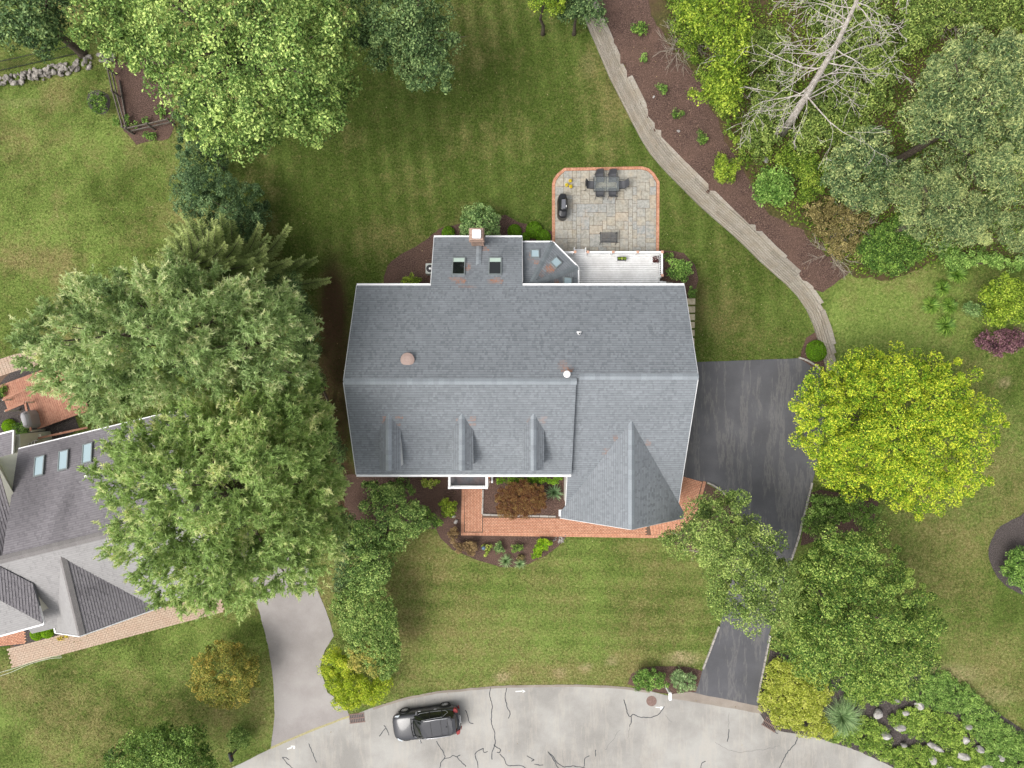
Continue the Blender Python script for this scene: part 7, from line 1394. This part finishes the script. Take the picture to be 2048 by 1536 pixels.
# ---------------------------------------------------------------- pots
def pot(x, y, z, r, h, m, label, mk, cat='plant pot', seed=0, leaf=0.07, R=None):
    p = empty('plant_pot', (x, y, z), label=label, cat=cat); MB().lathe([(r * 0.7, 0), (r, h), (r * 1.08, h), (r * 1.08, h + 0.03), (r * 0.9, h + 0.03), (r * 0.88, h - 0.02)], 16).build('pot', m, p, local=True)
    rg = np.random.default_rng(seed); n = 160; R = R or r * 1.2; D = unit(rg.normal(size=(n, 3))); D[:, 2] = np.abs(D[:, 2]); C = D * np.array([R, R, R]) * rg.uniform(0.5, 1.05, (n, 1)) + np.array([0, 0, h + 0.02])
    link_mesh(leaf_mesh('foliage', C, D + np.array([0, 0, 0.5]), leaf, rg.uniform(0.2, 0.9, n), 0.5, rg), 'foliage', LM[mk], p, True); return p
for i, (a, b_, lab) in enumerate(((1140, 364, 'yellow leaved potted plant on the lawn side of the pot trio'), (1133, 372, 'yellow leaved potted plant nearest the brick border'), (1141, 375, 'yellow leaved potted plant nearest the covered grill'))): pot(*P(a, b_), 0.036, 0.1, 0.22, M['black'], lab, 'flower', seed=i)
stn_ = empty('plant_stand', (*P(1243.5, 517.5, 1.2), DZ), label='thin metal plant stand holding three pots on the deck', cat='stand')
for i in (-1, 1):
    for j in (-1, 1): MB().tube([(i * 0.26, j * 0.1, 0.3), (i * 0.3, j * 0.14, 0)], 0.01, 5).build('leg', M['black'], stn_, local=True)
MB().box(-0.3, 0.3, -0.13, 0.13, 0.3, 0.315).build('shelf', M['black'], stn_, local=True)
for i, lab in enumerate(('dark potted plant at the left of the deck stand', 'small green pot in the middle of the deck stand', 'olive potted plant at the right of the deck stand')): x, y = P(1243.5, 517.5, 1.2); pot(x - 0.2 + 0.2 * i, y, DZ + 0.315, 0.075, 0.15, M['black'], lab, ('weed', 'limecol', 'weed')[i], seed=20 + i, leaf=0.06)
pl = empty('planter_box', (*P(1310, 520, 1.2), DZ), label='square white planter with dark red and white flowers in the deck corner', cat='planter'); MB().box(-0.22, 0.22, -0.22, 0.22, 0, 0.4).build('box', M['white'], pl, local=True, bevel=0.015); MB().box(-0.18, 0.18, -0.18, 0.18, 0.401, 0.42).build('soil', M['dark_mulch'], pl, local=True)
rg = np.random.default_rng(77); n = 220; C = np.stack([rg.uniform(-0.2, 0.2, n), rg.uniform(-0.2, 0.2, n), rg.uniform(0.42, 0.6, n)], 1); link_mesh(leaf_mesh('flowers', C, rg.normal(0, 0.4, C.shape) + np.array([0, 0, 1]), 0.07, np.where(rg.random(n) < 0.15, 1.0, rg.uniform(0, 0.45, n)), 0.7, rg), 'flowers', leafmat('red_white_flowers', hexc('#3d1c1c'), hexc('#6b2a2a'), hexc('#f0e8e6')), pl, True)

# ---------------------------------------------------------------- grass blades, fallen leaves: nobody could count them
rg = np.random.default_rng(91); nbl = 300000
bx_ = rg.uniform(-36.5, 36.5, nbl); by_ = rg.uniform(-27.6, 27.6, nbl); keep = np.ones(nbl, bool)
for nm, poly in SHEETS: keep &= ~inpoly(bx_, by_, poly)
keep &= ~((bx_ > -9.5) & (bx_ < 10.5) & (by_ > -5.5) & (by_ < 6)) & ~((bx_ > 3.3) & (bx_ < 10.8) & (by_ > -8.5) & (by_ < 0)) & ~((bx_ > -5) & (bx_ < 10.2) & (by_ > 5) & (by_ < 9.3))
dW, sW, _ = segdist(bx_, by_, WALL); keep &= ~((dW < 1.6) & (sW > -0.05))
bx_, by_ = bx_[keep], by_[keep]; bz_ = gz(bx_, by_); n = len(bx_)
ix = np.clip(np.searchsorted(gx, bx_), 0, ni - 1); iy = np.clip(np.searchsorted(gy, by_), 0, nj - 1)
at = {k: ('FACE', np.clip(a[iy, ix] + rg.normal(0, 0.22 if k in ('dry', 'lush') else 0.0, n), 0, 1.2)) for k, a in LAWN.items()}
a_ = rg.uniform(0, 6.283, n); d = np.stack([np.cos(a_), np.sin(a_), rg.uniform(0.15, 0.9, n)], 1); c = np.stack([bx_, by_, bz_ - 0.005], 1)
sv = unit(np.cross(d, rg.normal(0, 0.6, (n, 3)) + np.array([0, 0, 1.0]))); L = rg.uniform(0.06, 0.14, (n, 1)); w = rg.uniform(0.03, 0.06, (n, 1))
v = np.stack([c - sv * w / 2, c + sv * w / 2, c + unit(d) * L], 1).reshape(-1, 3)
tag(link_mesh(mesh_np('grass', v, np.arange(3 * n), 3, at), 'grass', M['lawn']), 'short mown grass of the lawns', 'grass', kind='stuff')
nl_ = 2600; lx = rg.uniform(-36, 36, nl_); ly = rg.uniform(-27, 27, nl_); k = np.ones(nl_, bool)
for nm, poly in SHEETS:
    if nm in ('driveway', 'neighbour_driveway', 'patio', 'brick_walk', 'forest_floor'): k &= ~inpoly(lx, ly, poly)
    if nm == 'road': k &= ~(inpoly(lx, ly, poly) & (rg.random(nl_) < 0.85))
dW, sW, _ = segdist(lx, ly, WALL); k &= ~((dW < 0.9) & (sW > -0.05)); lx, ly = lx[k], ly[k]
C = np.stack([lx, ly, gz(lx, ly) + 0.055], 1)
tag(link_mesh(leaf_mesh('fallen_leaf', C, rg.normal(0, 0.35, C.shape) + np.array([0, 0, 1]), 0.075, rg.uniform(0, 1, len(C)) ** 1.5, 0.6, rg), 'fallen_leaf', leafmat('fallen_leaves', hexc('#6a5636'), hexc('#a08a58'), hexc('#d8cba2'))), 'scattered fallen leaves and bark chips on lawn and mulch', 'leaf litter', kind='stuff')
